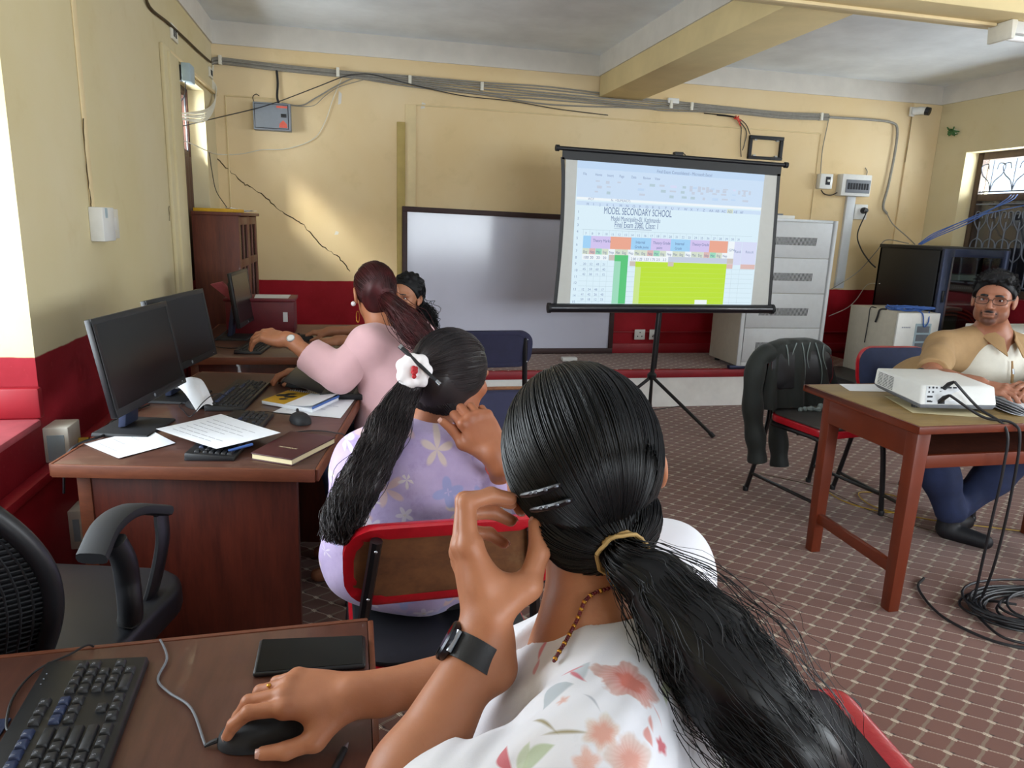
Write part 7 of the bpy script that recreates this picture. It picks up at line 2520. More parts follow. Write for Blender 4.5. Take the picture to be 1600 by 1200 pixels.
for sg in (-1, 1):
    hip = pel + RV * 0.09 * sg + V3(0, 0, -0.02)
    kn_ = V3(0.02, 0.62, 0.50) + RV * 0.10 * sg
    an = V3(0.06, 0.62, 0.16) + RV * 0.10 * sg
    tr_.chain([hip, kn_, an], [0.085, 0.07, 0.055], 0.05)
tr_.ell(pel, (0.17, 0.14, 0.09), tor, 0.05)
solid_obj('trousers', tr_, plain('dark_blue_trousers', '1b2033', 0.85, var=0.15), W1)
# hair: cap drawn back to the band, long loose tail down the back
rng = np.random.default_rng(5)
hR = V3(0.086, 0.104, 0.098)
hcc = hC + Rh @ V3(0, -0.014, 0.026)
def on_head(px, py, lift=0.006):
    """Point of the hair surface seen at a pixel."""
    o_ = V3(0, 0, CAM_Z)
    r_ = unit(V3(at(px, py, d=1.0)) - o_)
    A = np.linalg.solve(Rh, (o_ - hcc)) / (hR + lift)
    B = np.linalg.solve(Rh, r_) / (hR + lift)
    a, b_, c_ = B @ B, 2 * A @ B, A @ A - 1
    disc = max(0.0, b_ * b_ - 4 * a * c_)
    return o_ + r_ * (-b_ - math.sqrt(disc)) / (2 * a)


tie1 = on_head(962, 846, 0.010)
cap_ = Solid(0.004)
cap_.ell(hcc, hR * 0.985, Rh, 0.02)
cap_.ell(hC + Rh @ V3(0, -0.05, -0.045), (0.062, 0.050, 0.053), Rh, 0.02)
cap_.cut(hC + Rh @ V3(0, 0.030, 0.0), Rh @ V3(0, 0.86, -0.5))
line1 = [tie1, tie1 + unit(tie1 - hC) * 0.012 + (V3(at(978, 874, d=0.69)) - tie1) * 0.6, V3(at(1014, 908, d=0.69)), V3(at(1062, 958, d=0.675)), V3(at(1104, 1012, d=0.66)), V3(at(1140, 1058, d=0.645)), V3(at(1182, 1112, d=0.63)), V3(at(1228, 1174, d=0.62)), V3(at(1262, 1244, d=0.615)), V3(at(1270, 1310, d=0.62))]


def rad1(x):
    return 0.011 + 0.037 * min(1, max(0, x - 0.06) * 2.6) ** 0.9 - 0.012 * max(0, x - 0.6) / 0.4


core = Solid(0.005)
Lp = smooth_path([Vector(p) for p in line1], 4)
core.chain([V3(p) for p in Lp[5:]], [rad1((i + 5) / (len(Lp) - 1)) * (0.55 + 0.22 * min(1, i / 5)) for i in range(len(Lp) - 5)], 0.02)
core.disp = folds(0.004, 9, 1.6)
kp = lambda d: not (d[1] > 0.55 and d[2] < 0.5) and not (d[2] < -0.35 and d[1] > -0.2)
hs = scalp_paths(hcc, Rh, hR, tie1, 4200, 18, rng, off=(-0.001, 0.0035), ucut=-0.72, keep=kp)
np_c, np_r = hC + Rh @ V3(0, -0.05, -0.045), V3(0.066, 0.054, 0.057)
hs2 = scalp_paths(np_c, Rh, np_r, tie1, 1500, 12, rng, off=(-0.001, 0.003), ucut=-0.98, keep=lambda d: d[1] < 0.25 and d[2] < 0.35)
ts = tail_paths(line1, rad1, 2600, 34, rng, wave=0.0032, wl=4, frizz=0.0006, stray=0.06)
fz = tail_paths(line1, lambda x: rad1(x) * 1.02, 700, 44, rng, wave=0.004, wl=7, frizz=0.0010, stray=0.05)
hair_obj('hair', W1, HAIR_B, [cap_, core], [(hs, 0.00065), (hs2, 0.0007), (ts, np.linspace(0.0007, 0.0004, 34)), (fz, 0.00025)])
# hair band, two clips, necklace, ring
bax = unit(V3(at(990, 838, d=0.715)) - V3(at(932, 852, d=0.715)))
tax = unit(line1[1] - tie1 + 0.6 * unit(tie1 - hC) * np.linalg.norm(line1[1] - tie1))
m = MB()
for i in range(9):
    r0 = 0.0205 + 0.0012 * abs(math.sin(i * 1.3)) + 0.005 * abs(i - 4) / 4
    c = tie1 + tax * (0.010 + (i - 4) * 0.0027)
    u_ = unit(np.cross(tax, (0.1, 0.2, 1)))
    w_ = np.cross(tax, u_)
    m.tube([tuple(c + (u_ * math.cos(a) + w_ * math.sin(a)) * (r0 + 0.0012 * math.sin(a * 7 + i))) for a in np.linspace(0, 2 * PI, 25)], 0.0021, 6, caps=False)
m.build('hair_band', plain('tan_ribbed_band', 'b08f57', 0.75, var=0.15, scale=80), W1)


CLIP = plain('black_glitter_clip', '131317', 0.35, 0.0, var=0.3, scale=300)
GLINT = plain('clip_stones', '6a6e76', 0.3, 0.5, var=0.4, scale=400)
for (a, b_) in (((815, 774), (877, 757)), ((830, 797), (896, 780))):
    pts = [Vector(on_head(a[0] + (b_[0] - a[0]) * q, a[1] + (b_[1] - a[1]) * q + 2.5 * math.sin(PI * q), 0.0095)) for q in np.linspace(0, 1, 9)]
    c = MB().tube(pts, [0.0022, 0.0030, 0.0032, 0.0034, 0.0034, 0.0034, 0.0032, 0.003, 0.002], 8).build('hair_clip', CLIP, W1)
    g = MB()
    for i, p in enumerate(pts[1:-1]):
        if i in (1, 2, 4, 6):
            g.ball(tuple(p + Vector((-0.001, -0.003, 0.0016))), (0.0032, 0.0016, 0.0018), 8, 5)
    g.build('clip_glitter', GLINT, c)
m, m2 = MB(), MB()
bV = np.concatenate([s1.mesh()[0], tV])
bq = bV - V3(0, 0, CAM_Z)
bdep = bq @ V3(CF)
bpx, bpy_ = 800 + F_PX * (bq @ V3(CR)) / bdep, 600 - F_PX * (bq @ V3(CU)) / bdep
npts = []
for x, y in ((985, 905), (955, 918), (930, 926), (915, 938), (908, 952), (902, 968), (893, 985), (884, 1002), (874, 1018), (866, 1032)):
    ids = np.nonzero((bpx - x) ** 2 + (bpy_ - y) ** 2 < 9 ** 2)[0]
    if len(ids):
        dd_ = bdep[ids].min()
        npts.append(V3(at(x, y, d=dd_ - 0.002)))
for i, p in enumerate(smooth_path([Vector(q) for q in npts], 5)):
    (m2 if i % 4 == 0 else m).ball(tuple(p), 0.0026 if i % 4 == 0 else 0.0021, 8, 6)
nb_ = m.build('necklace', plain('dark_red_beads', '5c1016', 0.25, var=0.2), W1)
m2.build('gold_beads', M_['brass'], nb_)
# wristwatch on the raised wrist
fa = unit(wrL - elL)
wc = wrL - fa * 0.022
u_ = unit(Nl - fa * (Nl @ fa))
w_ = np.cross(fa, u_)
m = MB()
n = 28
vs = []
for (h0, r0) in ((-0.0125, 0.0272), (-0.0125, 0.0298), (0.0125, 0.0298), (0.0125, 0.0272)):
    vs += [tuple(wc + fa * h0 + (u_ * math.cos(2 * PI * i / n) * 1.0 + w_ * math.sin(2 * PI * i / n) * 1.02) * r0) for i in range(n)]
m.add(vs, [(j * n + i, j * n + (i + 1) % n, ((j + 1) % 4) * n + (i + 1) % n, ((j + 1) % 4) * n + i) for j in range(4) for i in range(n)])
st = m.build('watch_strap', plain('black_leather', '17181c', 0.45, var=0.15, bump=0.2, bscale=500), W1)
wf = unit(-cr * 0.93 - cf * 0.22 - fa * ((-cr * 0.93 - cf * 0.22) @ fa))
MB().lathe([(0.0195, 0.0), (0.0205, 0.003), (0.0205, 0.007), (0.018, 0.009), (0.0175, 0.0082)], tuple(wc + wf * 0.027), 28, tuple(wf)).build('watch_case', plain('black_watch_metal', '222329', 0.25, 0.6, var=0.1), st)
MB().lathe([(0.0174, 0.0), (0.0174, 0.0005)], tuple(wc + wf * 0.0352), 24, tuple(wf)).build('watch_dial', plain('watch_dial_glass', '1a0d12', 0.08, var=0.0, coat=1.0), st)
m = MB()
for sgn in (-1, 1):
    m.tube([tuple(wc + wf * 0.030 + w_ * sgn * 0.018 - fa * 0.011), tuple(wc + wf * 0.030 + w_ * sgn * 0.018 + fa * 0.011)], 0.0028, 8)
m.build('watch_lugs', M_['steel'], st)
# rings
for base_, dd_, nn__, rad_ in ((wrL + (Dl * 0.088 + Sl * -0.011 + Nl * 0.003), unit(Dl * math.cos(.55) - Nl * math.sin(.55)), Nl, 0.0098), (wrR + (Dr * 0.087 + Sr * -0.011 + Nr * 0.003), unit(Dr * math.cos(.6) - Nr * math.sin(.6)), Nr, 0.0098)):
    c = base_ + dd_ * 0.024
    a1_ = unit(np.cross(dd_, nn__))
    a2_ = np.cross(a1_, dd_)
    m = MB().tube([tuple(c + (a1_ * math.cos(a) + a2_ * math.sin(a)) * rad_) for a in np.linspace(0, 2 * PI, 21)], 0.0013, 6, caps=False)
    m.ball(tuple(c + a2_ * (rad_ + 0.0015)), (0.0035, 0.0035, 0.0025), 10, 6)
    m.build('ring', M_['brass'], W1)

# ================================================================ THE WOMAN IN LILAC
W2 = thing('person', 'woman in a lilac flowered blouse with long tied black hair, hand raised', 'person', (0.14, 1.60, 0))
hC = V3(0.235, 1.685, 1.045)
az = math.radians(48)
Rh = frame((math.sin(az), math.cos(az), -0.12), (0.05, 0, 1))
C7 = V3(0.185, 1.655, 0.925)
shL, shR = V3(0.045, 1.635, 0.85), V3(0.295, 1.665, 0.835)
elR_, wrR_ = V3(0.372, 1.50, 0.775), V3(0.300, 1.455, 0.925)
FV = unit((0.15, 1, 0))
RV = unit((1, -0.15, 0))
tor = np.stack([RV, FV, V3(0, 0, 1)], 1)
pel = V3(0.155, 1.64, 0.575)
s1 = Solid(0.004)
add_head(s1, hC, Rh, 1.0, C7 + V3(0, 0, -0.02), ears=(1, 0), female=True, neck_r=0.053)
s1.cap(C7, C7 + V3(0, 0, -0.14), 0.06, 0.09, 0.04)
s1.cap(C7 + V3(-0.02, 0, -0.03), shL, 0.045, 0.045, 0.04).cap(C7 + V3(0.02, 0, -0.03), shR, 0.045, 0.045, 0.04)
s2 = Solid(0.003)
s2.chain([elR_, elR_ + (wrR_ - elR_) * 0.3, wrR_], [0.040, 0.041, 0.026], 0.02)
Dk = unit(cu_ * 0.86 - cr * 0.50 + cf * 0.10)
Nk = unit(-cf * 0.95 + cu_ * 0.2 + cr * 0.15)
Nk = unit(Nk - Dk * (Nk @ Dk))
Sk = unit(np.cross(Nk, Dk))
if Sk @ cr > 0:
    Sk = -Sk
tk = add_hand(s2, wrR_, Dk, Nk, Sk, [(0.85, 1.75, 1.0), (0.85, 1.75, 1.0), (0.9, 1.75, 1.0), (0.95, 1.75, 1.0)], (0.08, 0.02, -0.04, -0.10),
              thumb=((0.80, 0.52, -0.25), (0.98, 0.12, -0.02), (0.92, 0.38, 0.05)), k=1.05)
s3 = Solid(0.006)
elL_, wrL_ = V3(0.03, 1.80, 0.70), V3(0.10, 1.98, 0.62)
s3.chain([elL_, wrL_], [0.038, 0.026], 0.02)
add_hand(s3, wrL_, (-0.1, 1, -0.05), (0, 0.05, 1), (1, 0.1, 0), [(0.3, 0.4, 0.3)] * 4, thumb=((0.7, 0.6, -0.2), (0.9, 0.3, -0.2), (0.95, 0.1, -0.2)), k=0.95)
sk = Solid(0.012)
for sg in (-1, 1):
    hip = pel + RV * 0.10 * sg
    kn_ = V3(0.16, 2.02, 0.50) + RV * 0.10 * sg
    an = V3(0.16, 2.02, 0.09) + RV * 0.09 * sg
    sk.chain([hip, kn_, an], [0.07, 0.052, 0.036], 0.03)
    sk.cap(an + V3(0, 0, -0.045), an + V3(0.0, 0.14, -0.06), 0.034, 0.028, 0.02)
solid_obj('body', [s1, s2, s3, sk], SKIN_D, W2)
nails('nails', [tk[4]], [Nk * 0.6 + Sk * 0.3], NAIL, W2)
tp = Solid(0.006)
tp.ell(V3(0.135, 1.60, 0.74), (0.205, 0.135, 0.20), tor, 0.06)
tp.ell(V3(0.150, 1.615, 0.84), (0.195, 0.125, 0.11), tor, 0.06)
tp.ell(pel + V3(-0.02, -0.02, 0.045), (0.225, 0.165, 0.14), tor, 0.06)
tp.cap(C7 + V3(0, -0.01, -0.05), shL, 0.06, 0.068, 0.06).cap(C7 + V3(0.01, -0.01, -0.055), shR, 0.06, 0.066, 0.06)
tp.chain([shR, shR + (elR_ - shR) * 0.5, elR_, elR_ + (wrR_ - elR_) * 0.42], [0.070, 0.070, 0.062, 0.050], 0.03)
tp.chain([shL, V3(0.01, 1.70, 0.77), elL_, elL_ + (wrL_ - elL_) * 0.5], [0.066, 0.064, 0.058, 0.05], 0.03)
tp.cap(C7 + V3(0.0, 0.02, 0.06), C7 + FV * 0.06 + V3(0, 0, -0.04), 0.058, 0.07, 0.010, True)
tp.disp = folds(0.0045, 12)
lil = print_cloth('lilac_flower_print', 'b09cc8', 'c2afd6', [(9, 0.75, 5), (18, 0.6, 5), (13, 0.55, 4)], [('d9c6bb', 'd9b6b2', 'b09a78'), ('e4dacb', 'd8cde0', 'cdb968'), ('9aa0d2', 'a893ca', 'bdb0da')], 0.8, seed=1.3, wash='9c86b6')
solid_obj('floral_blouse', tp, lil, W2)
# stand-up collar and cuff
cl = MB()
ring = []
for i in range(22):
    a = -2.3 + 4.6 * i / 21
    d_ = unit(RV * math.sin(a) - FV * math.cos(a))
    ring.append(d_)
cl.sheet(lambda u, v: tuple(C7 + V3(0, 0.008, -0.012) + unit(RV * math.sin(-2.3 + 4.6 * u) - FV * math.cos(-2.3 + 4.6 * u)) * (0.064 + 0.026 * (1 - v) + 0.006 * math.sin(u * 20)) + V3(0, 0, -0.02 + 0.06 * v * (0.55 + 0.6 * abs(u - 0.45)))), 24, 4)
cl.build('collar', lil, W2, solid=0.003)
tr_ = Solid(0.009)
for sg in (-1, 1):
    hip = pel + RV * 0.10 * sg + V3(0, 0, 0.0)
    kn_ = V3(0.16, 2.02, 0.50) + RV * 0.10 * sg
    an = V3(0.16, 2.02, 0.14) + RV * 0.09 * sg
    tr_.chain([hip, kn_, an], [0.088, 0.075, 0.06], 0.05)
tr_.ell(pel + V3(0, 0, -0.01), (0.20, 0.15, 0.085), tor, 0.05)
solid_obj('trousers', tr_, plain('black_trousers', '0e0f15', 0.85, var=0.2), W2)
rng = np.random.default_rng(8)
hR = V3(0.085, 0.105, 0.096)
hcc = hC + Rh @ V3(0, -0.012, 0.026)
tie2 = V3(at(651, 584, d=1.655))
cap_ = Solid(0.005)
cap_.ell(hcc, hR * 0.985, Rh, 0.02)
cap_.ell(hC + Rh @ V3(0, -0.045, -0.045), (0.062, 0.05, 0.05), Rh, 0.03)
cap_.cap(hC + Rh @ V3(0, -0.07, 0.0), tie2, 0.05, 0.022, 0.04)
cap_.cut(hC + Rh @ V3(0, 0.050, 0.0), Rh @ V3(0, 0.93, -0.36))
line2 = [tie2, V3(at(632, 620, d=1.615)), V3(at(606, 670, d=1.57)), V3(at(580, 725, d=1.52)), V3(at(552, 775, d=1.475)), V3(at(533, 820, d=1.44)), V3(at(525, 850, d=1.425))]


def rad2(x):
    return 0.020 + 0.024 * min(1, x * 3.0) - 0.016 * max(0, x - 0.75) / 0.25


core = Solid(0.006)
Lp = smooth_path([Vector(p) for p in line2], 4)
nL = len(Lp)
core.chain([V3(p) for p in Lp[:int(nL * 0.86)]], [rad2(i / (nL - 1)) * 0.78 * min(1, (0.90 - i / (nL - 1)) * 5) for i in range(int(nL * 0.86))], 0.02)
core.disp = folds(0.004, 19, 1.6)
kp = lambda d: not (d[1] > 0.5 and d[2] < 0.5) and not (d[2] < -0.35 and d[1] > -0.2)
hs = scalp_paths(hcc, Rh, hR, tie2, 2400, 16, rng, off=(-0.001, 0.0035), ucut=-0.7, keep=kp)
hs2 = scalp_paths(hC + Rh @ V3(0, -0.045, -0.045), Rh, V3(0.064, 0.052, 0.052), tie2, 900, 12, rng, off=(-0.001, 0.003), ucut=-0.98, keep=lambda d: d[1] < 0.25 and d[2] < 0.35)
ts = tail_paths(line2, rad2, 1700, 34, rng, wave=0.0055, wl=4, frizz=0.0007, stray=0.02, taper=0.34)
hair_obj('hair', W2, HAIR_BR, [cap_, core], [(hs, 0.0007), (hs2, 0.0008), (ts, np.linspace(0.0009, 0.0006, 34))])
# white cloth flower scrunchie with red centre, and the stick through it
sc_c = V3(at(646, 580, d=1.60))
m = Solid(0.003)
r_ = np.random.default_rng(3)
vd = unit(V3(0, 0, CAM_Z) - sc_c)
for i in range(7):
    a = 2 * PI * i / 7
    m.ell(sc_c + cr * 0.024 * math.cos(a) + cu_ * 0.026 * math.sin(a) - vd * 0.006, (0.018, 0.016, 0.017), None, 0.006)
m.ell(sc_c - vd * 0.012, (0.026, 0.022, 0.026), None, 0.008)
m.disp = folds(0.0035, 5, 3.0)
sr = solid_obj('flower_scrunchie', m, plain('white_cloth', 'e6e0e0', 0.85, var=0.04), W2)
m = MB()
for i in range(9):
    p = sc_c + vd * (0.012 + 0.006 * r_.random()) + cr * (0.004 + r_.uniform(-0.006, 0.006)) + cu_ * r_.uniform(-0.012, 0.012)
    m.ball(tuple(p), 0.0055, 8, 6)
m.build('red_centre', plain('red_cloth', 'a3101c', 0.7, var=0.1), sr)
pa, pb = V3(at(625, 541, d=1.60)), V3(at(688, 601, d=1.585))
MB().tube([tuple(pa), tuple(pa + (pb - pa) * 0.3), tuple(pb)], [0.0055, 0.005, 0.0035], 10).build('hair_stick', M_['black'], W2)
MB().tube([tuple(pb - (pb - pa) * 0.10), tuple(pb)], [0.0042, 0.0055], 10).build('stick_tip', M_['steel'], W2)
MB().tube([tuple(pa - (pb - pa) * 0.01), tuple(pa + (pb - pa) * 0.05)], [0.0058, 0.0058], 10).build('stick_tip', M_['steel'], W2)
m = MB()
fa = unit(wrR_ - elR_)
c = wrR_ - fa * 0.030
u_ = unit(np.cross(fa, (0, 1, 0.2)))
w_ = np.cross(fa, u_)
for k_ in range(2):
    m.tube([tuple(c - fa * 0.006 * k_ + (u_ * math.cos(a) + w_ * math.sin(a)) * 0.031) for a in np.linspace(0, 2 * PI, 21)], 0.0022, 6, caps=False)
m.build('red_thread_bracelet', M_['tape_red'], W2)

# ================================================================ THE WOMAN IN PINK
W3 = thing('person', 'woman in a pink top with maroon ponytail, reaching out with watch on wrist', 'person', (0.17, 2.75, 0))
hC = V3(0.086, 2.805, 1.143)
az = math.radians(-14)
Rh = frame((math.sin(az), math.cos(az), -0.10), (-0.10, 0, 1))
C7 = V3(0.115, 2.77, 1.015)
shL, shR = V3(0.055, 2.665, 0.965), V3(0.265, 2.865, 0.955)
el_, wr_ = V3(-0.050, 2.640, 0.850), V3(-0.245, 2.80, 0.958)
elR_, wrR_ = V3(0.06, 2.98, 0.83), V3(-0.17, 2.955, 0.80)
FV = unit((-0.7, 0.7, 0))
RV = unit((0.7, 0.7, 0))
tor = np.stack([RV, FV, V3(0, 0, 1)], 1)
pel = V3(0.17, 2.74, 0.575)
s1 = Solid(0.005)
add_head(s1, hC, Rh, 1.0, C7 + V3(0, 0, -0.02), female=True, neck_r=0.050)
s1.cap(C7, C7 + V3(0, 0, -0.14), 0.055, 0.09, 0.04)
s1.cap(C7 + V3(0, 0, -0.03), shL, 0.04, 0.04, 0.04).cap(C7 + V3(0, 0, -0.03), shR, 0.04, 0.04, 0.04)
s2 = Solid(0.0035)
s2.chain([el_, el_ + (wr_ - el_) * 0.3, wr_], [0.038, 0.038, 0.025], 0.02)
Dk = unit(V3(-0.83, 0.55, 0.10))
Nk = unit(V3(-0.10, -0.20, 0.95))
Nk = unit(Nk - Dk * (Nk @ Dk))
Sk = unit(np.cross(Nk, Dk))
if Sk @ V3(1, 1, 0) < 0:
    Sk = -Sk
add_hand(s2, wr_, Dk, Nk, Sk, [(0.30, 0.35, 0.25), (0.38, 0.4, 0.25), (0.5, 0.45, 0.25), (0.5, 0.45, 0.25)], (0.16, 0.0, -0.14, -0.30), thumb=((0.7, 0.6, -0.3), (0.9, 0.3, -0.3), (0.95, 0.1, -0.3)), k=1.12)
s2.chain([elR_, elR_ + (wrR_ - elR_) * 0.3, wrR_], [0.038, 0.037, 0.025], 0.02)
Dk2 = unit(V3(-0.97, -0.05, -0.02))
Nk2 = unit(V3(0, 0, 1.0))
add_hand(s2, wrR_, Dk2, Nk2, unit(np.cross(Nk2, Dk2)) * (1 if np.cross(Nk2, Dk2)[1] < 0 else -1), [(0.4, 0.5, 0.3)] * 4, thumb=((0.7, 0.6, -0.3), (0.9, 0.3, -0.3), (0.95, 0.1, -0.3)), k=0.98)
sk = Solid(0.012)
for sg in (-1, 1):
    hip = pel + RV * 0.09 * sg
    kn_ = V3(-0.06, 2.80, 0.50) + V3(0, 0.10, 0) * sg
    an = kn_ + V3(0.03, -0.02, -0.41)
    sk.chain([hip, kn_, an], [0.068, 0.05, 0.035], 0.03)
    sk.cap(an + V3(0, 0, -0.045), an + V3(-0.12, 0.0, -0.06), 0.033, 0.028, 0.02)
solid_obj('body', [s1, s2, sk], SKIN_W, W3)
tp = Solid(0.007)
tp.ell(V3(0.155, 2.745, 0.80), (0.16, 0.115, 0.18), tor, 0.06)
tp.ell(V3(0.145, 2.76, 0.90), (0.165, 0.10, 0.11), tor, 0.06)
tp.ell(pel + V3(-0.01, 0.0, 0.06), (0.18, 0.14, 0.14), tor, 0.06)
tp.cap(C7 + V3(0, -0.01, -0.055), shL, 0.055, 0.058, 0.06).cap(C7 + V3(0.01, 0, -0.055), shR, 0.055, 0.058, 0.06)
slv = Solid(0.007)
slv.chain([shL, el_ + (shL - el_) * 0.25, el_, el_ + (wr_ - el_) * 0.30, el_ + (wr_ - el_) * 0.9], [0.064, 0.062, 0.062, 0.062, 0.070], 0.03)
slv.cut(el_ + (wr_ - el_) * 0.60, (wr_ - el_) + V3(-0.05, 0, 0.05))
slv.disp = folds(0.004, 23)
tp.cap(shL, el_ + (shL - el_) * 0.5, 0.063, 0.061, 0.05)
tp.chain([shR, elR_], [0.06, 0.052], 0.03)
tp.cap(C7 + V3(0, 0.0, 0.07), C7 + FV * 0.05 + V3(0, 0, -0.04), 0.053, 0.06, 0.010, True)
tp.disp = folds(0.004, 21)
solid_obj('pink_top', [tp, slv], plain('pink_cotton', 'd8acb0', 0.85, var=0.05, scale=8, bump=0.15, bscale=500, sheen=0.2), W3)
tr_ = Solid(0.010)
for sg in (-1, 1):
    hip = pel + RV * 0.09 * sg + V3(0, 0, 0)
    kn_ = V3(-0.06, 2.80, 0.50) + V3(0, 0.10, 0) * sg
    an = kn_ + V3(0.03, -0.02, -0.36)
    tr_.chain([hip, kn_, an], [0.085, 0.07, 0.055], 0.05)
tr_.ell(pel, (0.17, 0.14, 0.085), tor, 0.05)
solid_obj('jeans', tr_, plain('faded_blue_denim', '4f6488', 0.85, var=0.15, bump=0.2, bscale=600), W3)
rng = np.random.default_rng(9)
hR = V3(0.077, 0.098, 0.091)
hcc = hC + Rh @ V3(0, -0.012, 0.024)
tie3 = V3(at(601, 462, d=2.675))
cap_ = Solid(0.006)
cap_.ell(hcc, hR * 0.985, Rh, 0.02)
cap_.ell(hC + Rh @ V3(0, -0.045, -0.045), (0.056, 0.045, 0.045), Rh, 0.03)
cap_.cap(hC + Rh @ V3(0, -0.07, 0.0), tie3, 0.05, 0.022, 0.04)
cap_.cut(hC + Rh @ V3(0, 0.030, 0.0), Rh @ V3(0, 0.86, -0.5))
line3 = [tie3, V3(at(616, 478, d=2.62)), V3(at(634, 500, d=2.60)), V3(at(652, 520, d=2.59)), V3(at(668, 542, d=2.59)), V3(at(680, 566, d=2.59))]


def rad3(x):
    return 0.020 + 0.034 * min(1, x * 2.2) - 0.02 * max(0, x - 0.6) / 0.4


core = Solid(0.008)
Lp = smooth_path([Vector(p) for p in line3], 4)
core.chain([V3(p) for p in Lp], [rad3(i / (len(Lp) - 1)) * 0.8 for i in range(len(Lp))], 0.02)
kp = lambda d: not (d[1] > 0.5 and d[2] < 0.5) and not (d[2] < -0.35 and d[1] > -0.2)
hs = scalp_paths(hcc, Rh, hR, tie3, 900, 14, rng, off=(0.0, 0.005), ucut=-0.7, keep=kp)
ts = tail_paths(line3, rad3, 800, 20, rng, wave=0.004, wl=2.5, frizz=0.0015, stray=0.06)
hair_obj('hair', W3, HAIR_R, [cap_, core], [(hs, 0.0013), (ts, 0.0013)])
ear = hC + Rh @ V3(-0.086, -0.004, -0.030)
MB().ball(tuple(ear + V3(-0.004, -0.004, -0.006)), 0.0095, 12, 8).build('earring', plain('pearl', 'd8d0d0', 0.2, var=0.03), W3)
m = MB()
m.tube([tuple(ear + V3(0.012, -0.012, -0.055) + V3(0.006 * math.sin(a), 0, 0.022 * math.cos(a))) for a in np.linspace(0, 2 * PI, 17)], 0.0012, 5, caps=False)
m.build('hoop_earring', M_['brass'], W3)
fa = unit(wr_ - el_)
wc = wr_ - fa * 0.03
u_ = unit(V3(0, -0.75, 0.6) - fa * (V3(0, -0.75, 0.6) @ fa))
w_ = np.cross(fa, u_)
m = MB()
n = 20
vs = []
for (h0, r0) in ((-0.007, 0.027), (-0.007, 0.0292), (0.007, 0.0292), (0.007, 0.027)):
    vs += [tuple(wc + fa * h0 + (u_ * math.cos(2 * PI * i / n) + w_ * math.sin(2 * PI * i / n)) * r0) for i in range(n)]
m.add(vs, [(j * n + i, j * n + (i + 1) % n, ((j + 1) % 4) * n + (i + 1) % n, ((j + 1) % 4) * n + i) for j in range(4) for i in range(n)])
st = m.build('watch_strap', M_['steel'], W3)
MB().lathe([(0.015, 0.0), (0.0165, 0.002), (0.0165, 0.006), (0.014, 0.007)], tuple(wc + u_ * 0.027), 20, tuple(u_)).build('watch_case', M_['steel'], st)
MB().lathe([(0.013, 0), (0.013, 0.0008)], tuple(wc + u_ * 0.034), 20, tuple(u_)).build('watch_dial', M_['white_plastic'], st)

# ================================================================ THE GIRL at the far desk
W4 = thing('person', 'curly-haired girl peering past the woman in pink at the far desk', 'person', (0.30, 3.92, 0))
hC = V3(0.276, 3.765, 1.026)
Rh = frame((-0.52, -0.84, -0.02), (0.12, 0, 1))
C7 = V3(0.30, 3.83, 0.915)
shL, shR = V3(0.30, 3.70, 0.84), V3(0.30, 4.00, 0.84)
FV, RV = unit((-1, -0.1, 0)), unit((-0.1, 1, 0))
tor = np.stack([RV, FV, V3(0, 0, 1)], 1)
pel = V3(0.335, 3.93, 0.575)
el_, wr_ = V3(0.10, 4.08, 0.80), V3(-0.13, 4.045, 0.795)
s1 = Solid(0.004)
add_head(s1, hC, Rh, 0.96, C7 + V3(0, 0, -0.02), female=True, neck_r=0.046)
s1.cap(C7, C7 + V3(0, 0, -0.12), 0.05, 0.08, 0.04)
s1.cap(C7 + V3(0, 0, -0.03), shL, 0.04, 0.04, 0.04).cap(C7 + V3(0, 0, -0.03), shR, 0.04, 0.04, 0.04)
s2 = Solid(0.005)
s2.chain([shR, el_, wr_], [0.045, 0.036, 0.024], 0.02)
add_hand(s2, wr_, (-1, -0.05, -0.05), (0, 0, 1), (0, -1, 0), [(0.4, 0.5, 0.3)] * 4, thumb=((0.7, 0.6, -0.3), (0.9, 0.3, -0.3), (0.95, 0.1, -0.3)), k=0.92)
el2, wr2 = V3(0.12, 3.72, 0.80), V3(-0.08, 3.78, 0.79)
s2.chain([shL, el2, wr2], [0.045, 0.036, 0.024], 0.02)
add_hand(s2, wr2, (-1, 0.1, -0.05), (0, 0, 1), (0, 1, 0), [(0.4, 0.5, 0.3)] * 4, thumb=((0.7, 0.6, -0.3), (0.9, 0.3, -0.3), (0.95, 0.1, -0.3)), k=0.92)
sk = Solid(0.012)
for sg in (-1, 1):
    hip = pel + RV * 0.09 * sg
    kn_ = V3(-0.03, 3.90, 0.50) + RV * 0.09 * sg
    an = kn_ + V3(0.03, 0, -0.41)
    sk.chain([hip, kn_, an], [0.065, 0.05, 0.034], 0.03)
    sk.cap(an + V3(0, 0, -0.045), an + V3(-0.13, 0.0, -0.06), 0.032, 0.027, 0.02)


def pl(r, f, u, k=0.96):
    return hC + Rh @ (V3(r, f, u) * k)


